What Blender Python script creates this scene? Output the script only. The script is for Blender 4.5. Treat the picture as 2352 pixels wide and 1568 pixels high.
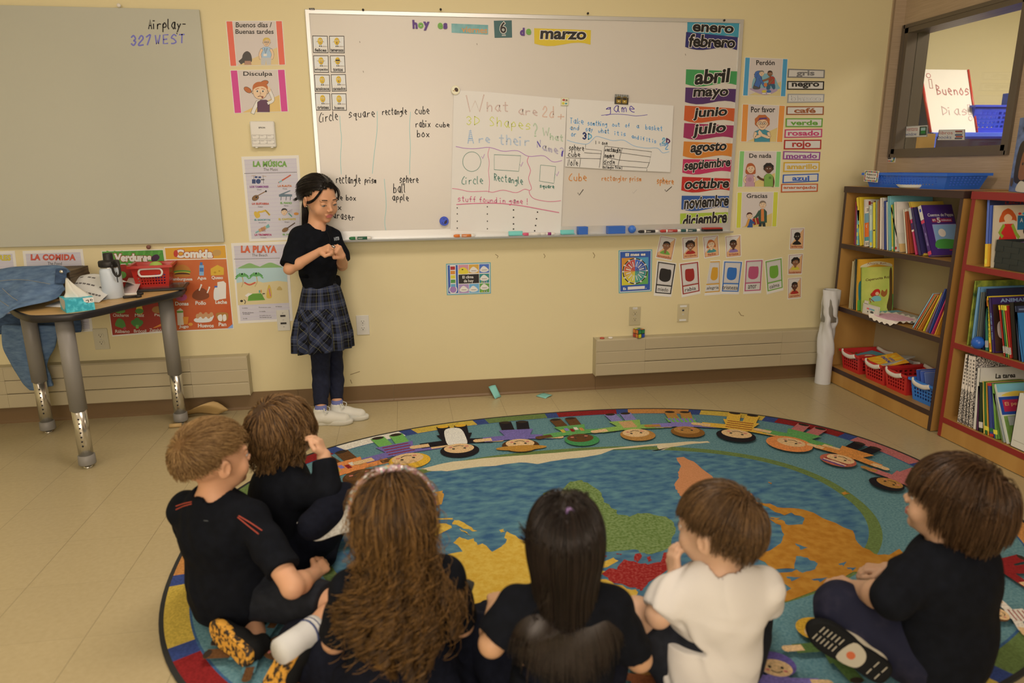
import bpy, bmesh, math, random
import numpy as np
from mathutils import Vector, Matrix
for o in list(bpy.data.objects): bpy.data.objects.remove(o)
SC = bpy.context.scene
COL = SC.collection
# ---------------------------------------------------------------- camera
PW, PH, PF = 2352,1568,1603.36
CAM = Vector((.44836,-4.0408,1.34744))
YAW, PITCH, ROLL = .15248,.24384,-.0092
FWD = Vector((math.sin(YAW)*math.cos(PITCH), math.cos(YAW)*math.cos(PITCH), -math.sin(PITCH)))
_r = Vector((math.cos(YAW), -math.sin(YAW), 0)); _u = _r.cross(FWD)
RGT = math.cos(ROLL)*_r + math.sin(ROLL)*_u
UPV = -math.sin(ROLL)*_r + math.cos(ROLL)*_u
cd = bpy.data.cameras.new('camera'); cam = bpy.data.objects.new('camera', cd); COL.objects.link(cam)
cam.matrix_world = Matrix(((RGT.x, UPV.x, -FWD.x, CAM.x),(RGT.y, UPV.y, -FWD.y, CAM.y),(RGT.z, UPV.z, -FWD.z, CAM.z),(0,0,0,1)))
cd.sensor_width = 36; cd.sensor_fit = 'HORIZONTAL'; cd.lens = PF/PW*36
cd.clip_start = .05; cd.clip_end = 60
cd.dof.use_dof = True; cd.dof.focus_distance = 3.85; cd.dof.aperture_fstop = 2.2
SC.camera = cam
# ---------------------------------------------------------------- view, world, lamps
SC.view_settings.view_transform = 'Standard'; SC.view_settings.look = 'None'
SC.view_settings.gamma = 1; SC.view_settings.use_curve_mapping = False
SC.view_settings.exposure = 0.08
wd = bpy.data.worlds.new('world'); SC.world = wd; wd.use_nodes = True
wd.node_tree.nodes['Background'].inputs[0].default_value = (.9,.8,.7,1)
wd.node_tree.nodes['Background'].inputs[1].default_value = .05
LCOL = (1.0,.81,.655)
def area(name, loc, sx, sy, power, rot=(0,0,0), col=LCOL, spread=180):
    l = bpy.data.lights.new(name, 'AREA'); l.shape = 'RECTANGLE'; l.size = sx; l.size_y = sy
    l.energy = power; l.color = col; l.spread = math.radians(spread)
    o = bpy.data.objects.new(name, l); o.location = loc; o.rotation_euler = rot; COL.objects.link(o); return o
CEIL = 2.80
area('ceiling_lamp', (.6,-1.9, CEIL-.03), 1.3,.6,30)
area('ceiling_lamp', (-1.8,-2.2, CEIL-.03), 1.2,.6,9)
area('ceiling_lamp', (.4,-4.6, CEIL-.03), 2.4,.6,18)
area('added_rear_light', (-.2,-6.5,1.75), 3.4,1.5,100, rot=(math.radians(90), 0,0))  # area light added behind the camera for upright surfaces; no window is built there
area('next_room_lamp', (5.2,-.6, CEIL-.03), 1.2,.6,75)
# ---------------------------------------------------------------- helpers
def ray(px, py): return FWD + RGT*((px-PW/2)/PF) - UPV*((py-PH/2)/PF)
def on(px, py, ax, v):
    d = ray(px, py); return CAM + d*((v-CAM[ax])/d[ax])
def wallp(px, py, y=0.0): return on(px, py, 1, y)
def floorp(px, py, z=0.0): return on(px, py, 2, z)
def sidep(px, py, x): return on(px, py, 0, x)
def at(px, py, dep): return CAM + ray(px, py)*dep
def lin(c): return c/12.92 if c <= .04045 else ((c+.055)/1.055)**2.4
def hx(h):
    h = h.lstrip('#'); return tuple(lin(int(h[i:i+2], 16)/255) for i in (0,2,4))
_WREF = hx('#e2cdb8')
def alb(h, w=1.0):
    """albedo of a colour sampled under the room's warm lamps (w: how bright the spot is)"""
    c = hx(h); return tuple(min(.92, max(.004, c[i]/(_WREF[i]*w)*.82)) for i in range(3))
_MC = {}
def mat(h, rough=.6, w=1.0, spec=.5, metal=0, bump=None, sss=0, name=None, raw=False, sheen=0, coat=0):
    key = (h, rough, w, spec, metal, bump, sss, raw, sheen, coat)
    if key in _MC: return _MC[key]
    m = bpy.data.materials.new(name or 'paint_'+str(h).lstrip('#')); m.use_nodes = True
    nt = m.node_tree; b = nt.nodes['Principled BSDF']
    c = h if isinstance(h, tuple) else (hx(h) if raw else alb(h, w))
    b.inputs['Base Color'].default_value = (*c, 1); b.inputs['Roughness'].default_value = rough
    b.inputs['Specular IOR Level'].default_value = spec; b.inputs['Metallic'].default_value = metal
    if sss: b.inputs['Subsurface Weight'].default_value = sss; b.inputs['Subsurface Radius'].default_value = (.012,.004,.002); b.inputs['Subsurface Scale'].default_value = 1
    if sheen: b.inputs['Sheen Weight'].default_value = sheen
    if coat: b.inputs['Coat Weight'].default_value = coat; b.inputs['Coat Roughness'].default_value = .15
    if bump:
        sc, st = bump; n = nt.nodes.new('ShaderNodeTexNoise'); n.inputs['Scale'].default_value = sc; n.inputs['Detail'].default_value = 4
        tc = nt.nodes.new('ShaderNodeTexCoord'); nt.links.new(tc.outputs['Object'], n.inputs['Vector'])
        bp = nt.nodes.new('ShaderNodeBump'); bp.inputs['Strength'].default_value = st; bp.inputs['Distance'].default_value = .01
        nt.links.new(n.outputs[0], bp.inputs['Height']); nt.links.new(bp.outputs[0], b.inputs['Normal'])
    _MC[key] = m; return m
def noisemat(h1, h2, scale, rough=.6, w=1.0, stretch=(1,1,1), bump=0, detail=5, lo=.35, hi=.65, spec=.4, coord='Object'):
    """two colours mixed by noise: wood grain, worn cloth, pile"""
    m = bpy.data.materials.new('mottled_'+h1.lstrip('#')); m.use_nodes = True; nt = m.node_tree; b = nt.nodes['Principled BSDF']
    tc = nt.nodes.new('ShaderNodeTexCoord'); mp = nt.nodes.new('ShaderNodeMapping'); mp.inputs['Scale'].default_value = stretch
    n = nt.nodes.new('ShaderNodeTexNoise'); n.inputs['Scale'].default_value = scale; n.inputs['Detail'].default_value = detail
    cr = nt.nodes.new('ShaderNodeValToRGB'); e = cr.color_ramp.elements
    e[0].position = lo; e[1].position = hi; e[0].color = (*alb(h1, w), 1); e[1].color = (*alb(h2, w), 1)
    L = nt.links.new; L(tc.outputs[coord], mp.inputs[0]); L(mp.outputs[0], n.inputs[0]); L(n.outputs[0], cr.inputs[0]); L(cr.outputs[0], b.inputs['Base Color'])
    b.inputs['Roughness'].default_value = rough; b.inputs['Specular IOR Level'].default_value = spec
    if bump:
        bp = nt.nodes.new('ShaderNodeBump'); bp.inputs['Strength'].default_value = bump; bp.inputs['Distance'].default_value = .004
        L(n.outputs[0], bp.inputs['Height']); L(bp.outputs[0], b.inputs['Normal'])
    return m
def tag(o, label=None, cat=None, group=None, kind=None):
    if label: o['label'] = label
    if cat: o['category'] = cat
    if group: o['group'] = group
    if kind: o['kind'] = kind
    return o
def empty(name, loc=(0,0,0), rz=0.0):
    o = bpy.data.objects.new(name, None); o.empty_display_size = .05; o.location = loc; o.rotation_euler = (0,0, rz); COL.objects.link(o); return o
def thing(name, label, cat, loc=(0,0,0), rz=0.0, group=None): return tag(empty(name, loc, rz), label, cat, group)
def link(name, me, parent=None):
    o = bpy.data.objects.new(name, me); COL.objects.link(o)
    if parent is not None: o.parent = parent
    return o
def ctree(o, parent=None):
    c = o.copy(); COL.objects.link(c)
    if parent is not None: c.parent = parent
    for ch in list(o.children): ctree(ch, c)
    return c
class MB:
    """collects shapes for ONE mesh object"""
    def __init__(s): s.v = []; s.f = []; s.m = []; s.mats = []; s.sm = []
    def mi(s, m):
        if m not in s.mats: s.mats.append(m)
        return s.mats.index(m)
    def add(s, vs, fs, m, smooth=False):
        b = len(s.v); k = s.mi(m); s.v += [tuple(v) for v in vs]
        for f in fs: s.f.append([b+i for i in f]); s.m.append(k); s.sm.append(smooth)
    def box(s, c, size, m, rot=None, bev=0, taper=1.0):
        x, y, z = (a/2 for a in size); t = taper
        if bev:
            bm = bmesh.new(); bmesh.ops.create_cube(bm, size=1); bmesh.ops.scale(bm, vec=size, verts=bm.verts)
            bmesh.ops.bevel(bm, geom=list(bm.edges), offset=bev, segments=2, affect='EDGES', profile=.5)
            vs = [v.co.copy() for v in bm.verts]; bm.verts.index_update(); fs = [[v.index for v in f.verts] for f in bm.faces]; bm.free()
            if t != 1: vs = [Vector((v.x*(1+(t-1)*(v.z/size[2]+.5)), v.y*(1+(t-1)*(v.z/size[2]+.5)), v.z)) for v in vs]
        else:
            vs = [Vector((a*(1 if k < 0 else t), b*(1 if k < 0 else t), k)) for a, b, k in ((-x,-y,-z),(x,-y,-z),(x,y,-z),(-x,y,-z),(-x,-y,z),(x,-y,z),(x,y,z),(-x,y,z))]
            fs = [(0,3,2,1),(4,5,6,7),(0,1,5,4),(1,2,6,5),(2,3,7,6),(3,0,4,7)]
        if rot is not None: vs = [rot @ v for v in vs]
        c = Vector(c); s.add([v+c for v in vs], fs, m); return s
    def bb(s, a, b, m, bev=0):
        a = Vector(a); b = Vector(b); return s.box((a+b)/2,[abs(q) for q in (b-a)], m, bev=bev)
    def tube(s, pts, rad, m, n=10, cap=True, smooth=True, up=None, flat=1.0):
        pts = [Vector(p) for p in pts]; N = len(pts); rad = [rad]*N if isinstance(rad, (int, float)) else rad
        vs = []; prev = None
        for i, p in enumerate(pts):
            t = (pts[min(i+1, N-1)]-pts[max(i-1,0)]).normalized()
            if prev is None:
                a = Vector(up) if up else (Vector((0,0,1)) if abs(t.z) < .9 else Vector((1,0,0)))
                x = t.cross(a).normalized()
            else:
                x = prev - t*prev.dot(t); x.normalize()
            y = t.cross(x); prev = x
            for k in range(n):
                q = 2*math.pi*k/n; vs.append(p + (x*math.cos(q)+y*math.sin(q)*flat)*rad[i])
        fs = [(i*n+k, i*n+(k+1) % n, (i+1)*n+(k+1) % n, (i+1)*n+k) for i in range(N-1) for k in range(n)]
        if cap: fs += [tuple(range(n))[::-1], tuple((N-1)*n+k for k in range(n))]
        s.add(vs, fs, m, smooth); return s
    def lathe(s, prof, m, c=(0,0,0), n=24, smooth=True, rot=None, sx=1, sy=1):
        vs = []; c = Vector(c)
        for r, z in prof:
            for k in range(n):
                v = Vector((r*sx*math.cos(2*math.pi*k/n), r*sy*math.sin(2*math.pi*k/n), z)); vs.append((rot @ v if rot else v)+c)
        N = len(prof); fs = [(i*n+k, i*n+(k+1) % n, (i+1)*n+(k+1) % n, (i+1)*n+k) for i in range(N-1) for k in range(n)]
        fs += [tuple(range(n))[::-1], tuple((N-1)*n+k for k in range(n))]
        s.add(vs, fs, m, smooth); return s
    def ball(s, c, r, m, n=16, sc=(1,1,1), rot=None):
        prof = [(max(1e-5, math.sin(math.pi*i/n)), -math.cos(math.pi*i/n)) for i in range(n+1)]
        vs = []; c = Vector(c)
        for a, z in prof:
            for k in range(n):
                v = Vector((a*math.cos(2*math.pi*k/n)*sc[0], a*math.sin(2*math.pi*k/n)*sc[1], z*sc[2]))*r; vs.append((rot @ v if rot else v)+c)
        fs = [(i*n+k, i*n+(k+1) % n, (i+1)*n+(k+1) % n, (i+1)*n+k) for i in range(n) for k in range(n)]
        s.add(vs, fs, m, True); return s
    def prism(s, pts, d, m, mside=None):
        """pts: planar ring of 3d points; d: extrusion vector"""
        n = len(pts); pts = [Vector(p) for p in pts]; d = Vector(d)
        s.add(pts+[p+d for p in pts],[tuple(range(n)), tuple(range(2*n-1, n-1,-1))], m)
        s.add(pts+[p+d for p in pts],[(i, i+n, (i+1) % n+n, (i+1) % n) for i in range(n)], mside or m); return s
    def grid(s, rows, m, smooth=True, close=False):
        R = len(rows); C = len(rows[0]); vs = [p for r in rows for p in r]
        fs = [(i*C+k, i*C+(k+1) % C, (i+1)*C+(k+1) % C, (i+1)*C+k) for i in range(R-1) for k in range(C if close else C-1)]
        s.add(vs, fs, m, smooth); return s
    def build(s, name, parent=None, loc=None, fixn=False):
        me = bpy.data.meshes.new(name); me.from_pydata(s.v, [], s.f)
        for m in s.mats: me.materials.append(m)
        me.polygons.foreach_set('material_index', s.m); me.polygons.foreach_set('use_smooth', s.sm); me.update()
        if fixn:
            bm = bmesh.new(); bm.from_mesh(me); bmesh.ops.recalc_face_normals(bm, faces=bm.faces); bm.to_mesh(me); bm.free()
        o = link(name, me, parent)
        if loc is not None: o.location = loc
        return o
# ---- printed and hand-written lettering
_TC = {}
def glyphs(txt, off=0.0, shear=0.0, sp=1.0):
    k = (txt, off, shear, sp)
    if k in _TC: return _TC[k]
    c = bpy.data.curves.new('t', 'FONT'); c.body = txt; c.size = 1; c.offset = off; c.shear = shear; c.resolution_u = 3; c.space_character = sp
    o = bpy.data.objects.new('t', c); COL.objects.link(o); bpy.context.view_layer.update()
    me = bpy.data.meshes.new_from_object(o.evaluated_get(bpy.context.evaluated_depsgraph_get()))
    vs = [(v.co.x, v.co.y) for v in me.vertices]; fs = [tuple(p.vertices) for p in me.polygons]
    bpy.data.objects.remove(o); bpy.data.curves.remove(c); bpy.data.meshes.remove(me)
    xs = [v[0] for v in vs]; ys = [v[1] for v in vs]
    r = (vs, fs, (min(xs), min(ys), max(xs), max(ys))); _TC[k] = r; return r
_HF = {}
for _l in """a 57 37 15 24 43 57/57 54 63
b 19 13/14 26 46 54 43 13
c 56 37 15 14 33 53
d 56 36 14 23 43 55/59 54 53
e 15 55 46 27 15 24 43 53
f 59 38 36 33/16 56
g 56 36 15 25 45 56/56 52 31 11
h 19 13/15 37 56 53
i 16 13/18 18
j 36 32 11/38 38
k 19 13/56 14 53
l 19 14 23
m 16 13/15 26 34 33/35 46 55 53
n 16 13/15 36 55 53
o 37 15 14 33 54 55 37
p 16 11/15 37 55 44 14
q 55 36 15 24 44 56/56 51 61
r 16 13/15 36 56
s 56 37 15 35 54 33 13
t 39 34 43 53/17 57
u 16 14 33 53/56 53
v 16 33 56
w 16 23 35 43 66
x 16 53/56 13
y 16 34/56 34 11
z 16 56 13 53
A 13 39 53/25 45
B 19 13/19 48 47 16/16 55 54 13
C 59 38 16 14 33 53
D 19 13/19 57 55 13
E 59 19 13 53/16 46
N 13 19 53 59
S 58 39 17 36 54 33 13
T 19 59/39 33
W 19 23 37 43 59
P 19 13/19 58 57 16
M 13 19 36 59 53
G 58 39 16 24 43 55 35
L 19 13 53
R 19 13/19 58 57 16/26 53
H 19 13/59 53/16 56
O 39 16 14 33 54 57 39
2 17 39 57 14 13 53
3 18 39 57 36 55 33 14
7 18 59 23
1 39 33
= 17 47/15 45
+ 38 34/16 56
? 18 39 57 35 34/33 33
! 39 35/33 33
- 16 46
. 33 33
/ 53 29
, 34 22""".split('\n'):
    _HF[_l[0]] = [[(int(p[0])/6,(int(p[1])-3)/6) for p in st.split()] for st in _l[2:].split('/')]
def crom(pts, k=4, closed=False):
    if len(pts) < 3: return list(pts)
    out = []; n = len(pts)
    g = (lambda i: pts[i % n]) if closed else (lambda i: pts[max(0, min(n-1, i))])
    for i in range(n if closed else n-1):
        a, b, c, d = g(i-1), g(i), g(i+1), g(i+2)
        for j in range(k):
            t = j/k; out.append(tuple(.5*(2*b[q]+(c[q]-a[q])*t+(2*a[q]-5*b[q]+4*c[q]-d[q])*t*t+(3*b[q]-a[q]-3*c[q]+d[q])*t**3) for q in range(len(b))))
    if not closed: out.append(tuple(pts[-1]))
    return out
class Sheet:
    """flat printed matter: shapes in 2-D drawing coordinates laid on a real plane by fn(x, y) -> point; nrm points off the plane"""
    def __init__(s, fn, nrm, base=.0008, step=4e-5): s.fn = fn; s.n = Vector(nrm); s.z = base; s.step = step; s.mb = MB()
    def pt(s, p, z=None): return s.fn(p[0], p[1]) + s.n*(s.z if z is None else z)
    def paper(s, pts, m, th=None):
        """the sheet itself, a thin slab"""
        d = s.z if th is None else th
        s.mb.prism([s.pt(p) for p in pts], -s.n*d*.9, m); s.z += s.step; return s
    def poly(s, pts, m, hold=False):
        s.mb.add([s.pt(p) for p in pts],[tuple(range(len(pts)))], m)
        if not hold: s.z += s.step
        return s
    def rect(s, x0, y0, x1, y1, m): return s.poly([(x0, y0),(x1, y0),(x1, y1),(x0, y1)], m)
    def blob(s, pts, m, k=4): return s.poly(crom(pts, k, True), m)
    def ell(s, cx, cy, rx, ry, m, n=22, a=0.0):
        ca, sa = math.cos(a), math.sin(a)
        return s.poly([(cx+rx*math.cos(q)*ca-ry*math.sin(q)*sa, cy+rx*math.cos(q)*sa+ry*math.sin(q)*ca) for q in (2*math.pi*i/n for i in range(n))], m)
    def line(s, pts, w, m, closed=False, hold=False):
        pts = [Vector(p) for p in pts]
        if len(pts) == 2 and (pts[1]-pts[0]).length < w: pts = [pts[0]-Vector((w*.6,0)), pts[0]+Vector((w*.6,0))]
        n = len(pts); vs = []
        for i, p in enumerate(pts):
            a = pts[(i-1) % n] if closed else pts[max(0, i-1)]; b = pts[(i+1) % n] if closed else pts[min(n-1, i+1)]
            t = b-a; t = t.normalized() if t.length > 1e-9 else Vector((1,0)); q = Vector((-t.y, t.x))*(w/2)
            e = t*(w*.35)*(-1 if i == 0 else 1 if i == n-1 else 0)*(0 if closed else 1)
            vs += [s.pt(p+e+q), s.pt(p+e-q)]
        fs = [(2*i, 2*i+1,2*((i+1) % n)+1,2*((i+1) % n)) for i in range(n if closed else n-1)]
        s.mb.add(vs, fs, m)
        if not hold: s.z += s.step
        return s
    def frame(s, x0, y0, x1, y1, w, m):
        return s.line([(x0, y0),(x1, y0)], w, m, hold=True).line([(x1, y0),(x1, y1)], w, m, hold=True).line([(x1, y1),(x0, y1)], w, m, hold=True).line([(x0, y1),(x0, y0)], w, m)
    def text(s, txt, x0, y0, x1, y1, m, bold=0.0, outline=None, ow=.05, shear=0.0, rise=0.0, sp=1.0):
        """printed word filling the box x0..x1, y0(top)..y1(bottom); rise tilts the baseline"""
        for mm, of in (((outline, bold+ow),) if outline else ()) + ((m, bold),):
            vs, fs, _ = glyphs(txt, of, shear, sp); bx = glyphs(txt, bold, shear, sp)[2]
            W = bx[2]-bx[0] or 1; Hh = bx[3]-bx[1] or 1
            P = []
            for vx, vy in vs:
                u = (vx-bx[0])/W; v = (vy-bx[1])/Hh; P.append(s.pt((x0+u*(x1-x0), y1-v*(y1-y0)-rise*u)))
            s.mb.add(P, fs, mm); s.z += s.step
        return s
    def hand(s, txt, x0, y0, x1, h, m, w=2.0, slope=0.0, hollow=None, jit=.06, seed=1):
        """handwriting from (x0, y0 = baseline) to x1; h = cap height; hollow: paper material for outlined letters"""
        R = random.Random(seed+len(txt)); adv = []
        for ch in txt: adv.append(.62 if ch == ' ' else .55 if ch in 'il1!.,j' else .95)
        tot = sum(adv)-.15; cw = (x1-x0)/tot; x = x0; jobs = []
        for ch, a in zip(txt, adv):
            for st in _HF.get(ch, []):
                sh = -.3 if ch in 'il1!.,j' else 0
                p = [((q[0]+sh*.5)*cw*.78+x+R.uniform(-jit, jit)*cw*.4, y0-q[1]*h+slope*(x+q[0]*cw-x0)+R.uniform(-jit, jit)*h*.4) for q in st]
                sharp = ch in 'ANWMEFTLHvwxzkiVKl1'
                jobs.append(p if sharp else crom(p, 4))
            x += a*cw
        for p in jobs: s.line(p, w*(2.7 if hollow else 1.3), m, hold=True)
        s.z += s.step
        if hollow:
            for p in jobs: s.line(p, w*1.25, hollow, hold=True)
            s.z += s.step
        return s
    def build(s, name, label=None, cat=None, group=None, parent=None):
        o = s.mb.build(name, parent)
        if label: tag(o, label, cat, group)
        return o
def recenter(o):
    """move a mesh object's origin to the middle of its base"""
    me = o.data; n = len(me.vertices); a = np.empty(n*3, np.float32); me.vertices.foreach_get('co', a); a = a.reshape(-1,3)
    c = (a.min(0)+a.max(0))/2; c[2] = a[:, 2].min(); a -= c; me.vertices.foreach_set('co', a.ravel()); me.update(); o.location = Vector(o.location)+Vector(c.tolist()); return o
def pxfn(y): return lambda x, v: wallp(x, v, y)
def quadfn(tl, tr, br, bl, y=0.0, w=1.0, h=1.0):
    """drawing coordinates 0..w, 0..h (down) on a sheet whose corners are seen at these photo positions on the wall plane"""
    A, B, C, D = (wallp(*p, y) for p in (tl, tr, br, bl))
    def fn(x, v):
        u, t = x/w, v/h; return (A*(1-u)+B*u)*(1-t)+(D*(1-u)+C*u)*t
    return fn
# ---------------------------------------------------------------- the room
T = .3048; TX, TY = -1.1539,-1.74992
XR = 3.42; XL = -3.3; YB = -6.6; YN = 1.3; XN = 7.2
def floor_mat():
    m = bpy.data.materials.new('vinyl_floor_tiles'); m.use_nodes = True; nt = m.node_tree; b = nt.nodes['Principled BSDF']; L = nt.links.new; N = nt.nodes.new
    tc = N('ShaderNodeTexCoord'); sp = N('ShaderNodeSeparateXYZ'); L(tc.outputs['Object'], sp.inputs[0])
    edges = []; cells = []
    for k, off in ((0, TX),(1, TY)):
        a = N('ShaderNodeMath'); a.operation = 'SUBTRACT'; a.inputs[1].default_value = off; L(sp.outputs[k], a.inputs[0])
        d = N('ShaderNodeMath'); d.operation = 'DIVIDE'; d.inputs[1].default_value = T; L(a.outputs[0], d.inputs[0])
        fl = N('ShaderNodeMath'); fl.operation = 'FLOOR'; L(d.outputs[0], fl.inputs[0]); cells.append(fl)
        fr = N('ShaderNodeMath'); fr.operation = 'FRACT'; L(d.outputs[0], fr.inputs[0])
        s = N('ShaderNodeMath'); s.operation = 'SUBTRACT'; s.inputs[1].default_value = .5; L(fr.outputs[0], s.inputs[0])
        ab = N('ShaderNodeMath'); ab.operation = 'ABSOLUTE'; L(s.outputs[0], ab.inputs[0])
        g = N('ShaderNodeMath'); g.operation = 'GREATER_THAN'; g.inputs[1].default_value = .5-(.0026 if k == 0 else .0018); L(ab.outputs[0], g.inputs[0]); edges.append(g)
    cb = N('ShaderNodeCombineXYZ'); L(cells[0].outputs[0], cb.inputs[0]); L(cells[1].outputs[0], cb.inputs[1])
    wn = N('ShaderNodeTexWhiteNoise'); L(cb.outputs[0], wn.inputs[0])
    no = N('ShaderNodeTexNoise'); no.inputs['Scale'].default_value = 60; no.inputs['Detail'].default_value = 6; L(tc.outputs['Object'], no.inputs[0])
    r = N('ShaderNodeValToRGB'); e = r.color_ramp.elements; e[0].position = .3; e[1].position = .7
    e[0].color = (*alb('#ae9468'), 1); e[1].color = (*alb('#b69c70'), 1); L(no.outputs[0], r.inputs[0])
    hs = N('ShaderNodeHueSaturation'); L(r.outputs[0], hs.inputs['Color'])
    mr = N('ShaderNodeMapRange'); mr.inputs[3].default_value = .985; mr.inputs[4].default_value = 1.015; L(wn.outputs[0], mr.inputs[0]); L(mr.outputs[0], hs.inputs['Value'])
    mx = N('ShaderNodeMath'); mx.operation = 'MULTIPLY_ADD'; mx.inputs[1].default_value = .55; L(edges[1].outputs[0], mx.inputs[0]); L(edges[0].outputs[0], mx.inputs[2]); mx.use_clamp = True
    mul = N('ShaderNodeMath'); mul.operation = 'MULTIPLY'; mul.inputs[1].default_value = .75; L(mx.outputs[0], mul.inputs[0])
    mix = N('ShaderNodeMixRGB'); mix.inputs[2].default_value = (*alb('#5d4a33'), 1); L(mul.outputs[0], mix.inputs[0]); L(hs.outputs[0], mix.inputs[1])
    L(mix.outputs[0], b.inputs['Base Color']); b.inputs['Roughness'].default_value = .3; b.inputs['Specular IOR Level'].default_value = .45
    return m
M_WALL = mat('#d6bd8b', .62, bump=(220,.02), name='pale_yellow_wall_paint')
M_CEIL = mat((.78,.76,.72), .8)
M_PANEL = noisemat('#8f7457', '#a08467', 14,.55,.72,(.6,.6,30), lo=.3, hi=.7)
M_BASE = mat('#755737', .45, name='brown_vinyl_base')
M_ALU = mat('#cdbfae', .38, spec=.5, metal=.55, name='aluminium')
M_WHITE = mat('#dccab5', .5)
M_PAPER = mat('#dccdbb', .65)
M_INK = mat('#2a2420', .6)
S = lambda name, mb: tag(mb.build(name), kind='structure')
S('floor', MB().bb((XL, YB, -.06),(XN, YN, 0), floor_mat()))
S('ceiling', MB().bb((XL, YB, CEIL),(XN, YN, CEIL+.1), M_CEIL))
S('wall_back', MB().bb((XL, 0,0),(XR+.12,.12, CEIL), M_WALL))
S('wall_left', MB().bb((XL-.1, YB, 0),(XL, .12, CEIL), M_WALL))
S('wall_front', MB().bb((XL, YB-.1,0),(XN, YB, CEIL), M_WALL))
zb, zt = 1.40,2.125; yl = sidep(2082,61, XR).y; yr = sidep(2314,352, XR).y - .0
mb = MB(); x0, x1 = XR, XR+.12
mb.bb((x0, YB, 0),(x1,0, zb), M_PANEL); mb.bb((x0, YB, zt),(x1,0, CEIL), M_PANEL)
mb.bb((x0, yl, zb),(x1,0, zt), M_PANEL); mb.bb((x0, YB, zb),(x1, yr, zt), M_PANEL)
S('wall_right', mb)
xc = wallp(2006,395).x
S('trim_corner', MB().bb((xc, -.012,0),(XR, 0, CEIL), M_PANEL).bb((xc, -.014,0),(xc+.012,-.012, CEIL), mat('#7c6348', .5,.72)))
M_FRAME = mat('#5f5040', .4,.8, metal=.3)
w = .036
mb = MB()
for a, b in (((x0-.012, yl-w, zb),(x1+.01, yl+.004, zt)),((x0-.012, yr, zb),(x1+.01, yr+w, zt)),((x0-.012, yr, zb),(x1+.01, yl, zb+w)),((x0-.012, yr, zt-w),(x1+.01, yl, zt))): mb.bb(a, b, M_FRAME)
for a, b in (((x0-.016, yl-.008, zb-.012),(x0, yl+.012, zt+.012)),((x0-.016, yr-.012, zb-.012),(x0, yr+.008, zt+.012)),((x0-.016, yr, zt-.008),(x0, yl, zt+.012)),((x0-.016, yr, zb-.012),(x0, yl, zb+.008))): mb.bb(a, b, M_FRAME)
win = S('window_1', mb)
g = bpy.data.materials.new('window_glass'); g.use_nodes = True; nt = g.node_tree; nt.nodes.clear()
o_ = nt.nodes.new('ShaderNodeOutputMaterial'); mx = nt.nodes.new('ShaderNodeMixShader'); tr = nt.nodes.new('ShaderNodeBsdfTransparent'); gl = nt.nodes.new('ShaderNodeBsdfGlossy'); gl.inputs['Roughness'].default_value = .02; mx.inputs[0].default_value = .05
tr.inputs[0].default_value = (.95,.97,.95,1)
nt.links.new(tr.outputs[0], mx.inputs[1]); nt.links.new(gl.outputs[0], mx.inputs[2]); nt.links.new(mx.outputs[0], o_.inputs[0])
M_GLASS = g
MB().bb((x0+.05, yr+w, zb+w),(x0+.056, yl-w, zt-w), M_GLASS).build('pane', win)
S('wall_next_room_back', MB().bb((XR+.12, YN, 0),(XN, YN+.1, CEIL), M_WALL).bb((XR+.12,0.12,0),(XR+.14, YN, CEIL), M_WALL))
S('wall_next_room_side', MB().bb((XN, YB, 0),(XN+.1, YN, CEIL), M_WALL))
mb = MB()
prof = [(0,0),(-.016,0),(-.016,.006),(-.008,.016),(-.006,.1),(0,.102)]
xs = [XL, -1.37,-.2, wallp(905,919).x, wallp(1366,893).x, xc]
for a, b in zip(xs[:-1], xs[1:]): mb.prism([(a+.0007, y, z) for y, z in prof], (b-a-.0014,0,0), M_BASE)
S('baseboard_back', mb)
S('baseboard_right', MB().bb((XR-.008, YB, 0),(XR, 0,.1), M_BASE))
# scuffs on the yellow wall (real marks)
M_SCUFF = mat('#8b754c', .8)
sh = Sheet(pxfn(0),(0,-1,0), .0004)
for p in ([(1138,584),(1144,588),(1142,592)],[(1249,583),(1252,588),(1250,592)],[(1362,580),(1366,586),(1364,592)],[(805,860),(826,853)],[(805,872),(808,880)],[(1697,716),(1702,724),(1708,725)]): sh.line(p, 1.6, M_SCUFF)
tag(sh.build('scuff_mark'), kind='structure')
# ---- baseboard heaters
M_HEAT = mat('#b09a76', .45, name='beige_enamel'); M_DARK = mat('#2b2118', .7)
def heater(xa, xb, slots, lab):
    t = thing('baseboard_heater', lab, 'heater', ((xa+xb)/2,-.035,.1)); t.location = (0,0,0)
    z0, z1, d = .106,.334,.072; hh = (z1-z0)/3; mb = MB()
    mb.bb((xa+.003,-d+.012, z0+.01),(xb-.003,0, z1-.006), M_DARK)
    lo, hi = slots
    for i in range(3):
        for a, b in ((xa, lo),(lo, hi),(hi, xb)):
            if b-a < .02: continue
            gp = .0035 if (a == lo) else .0008
            zz0 = z0+i*hh+(gp if i else 0); zz1 = z0+(i+1)*hh-(.0006)
            pr = [(-d+.014, zz0),(-d+.002, zz0),(-d-.0+.0, zz0+.004),(-d, zz1-.006),(-d+.004, zz1),(-d+.014, zz1)]
            if i == 2: pr = [(0, zz0),(-d, zz0),(-d, zz1-.008),(-d+.008, zz1),(0, zz1)]
            mb.prism([(a+.0004, y, z) for y, z in pr], (b-a-.0008,0,0), M_HEAT)
    mb.build('body', t)
    for x in (xa, xb): MB().bb((x-.002,-d-.0015, z0-.002),(x+.002,0, z1+.001), M_HEAT).build('end_cap', t)
    return t
hl = wallp(567,830,-.07).x
heater(-3.0, hl, (wallp(12,880,-.07).x, wallp(437,850,-.07).x), 'long beige baseboard heater on the wall behind the table')
hr0 = wallp(1369,820,-.07).x; hr1 = 3.25
heater(hr0, hr1,(wallp(1482,800,-.07).x, wallp(1795,790,-.07).x), 'long beige baseboard heater under the outlets, right of the blank wall')
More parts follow.
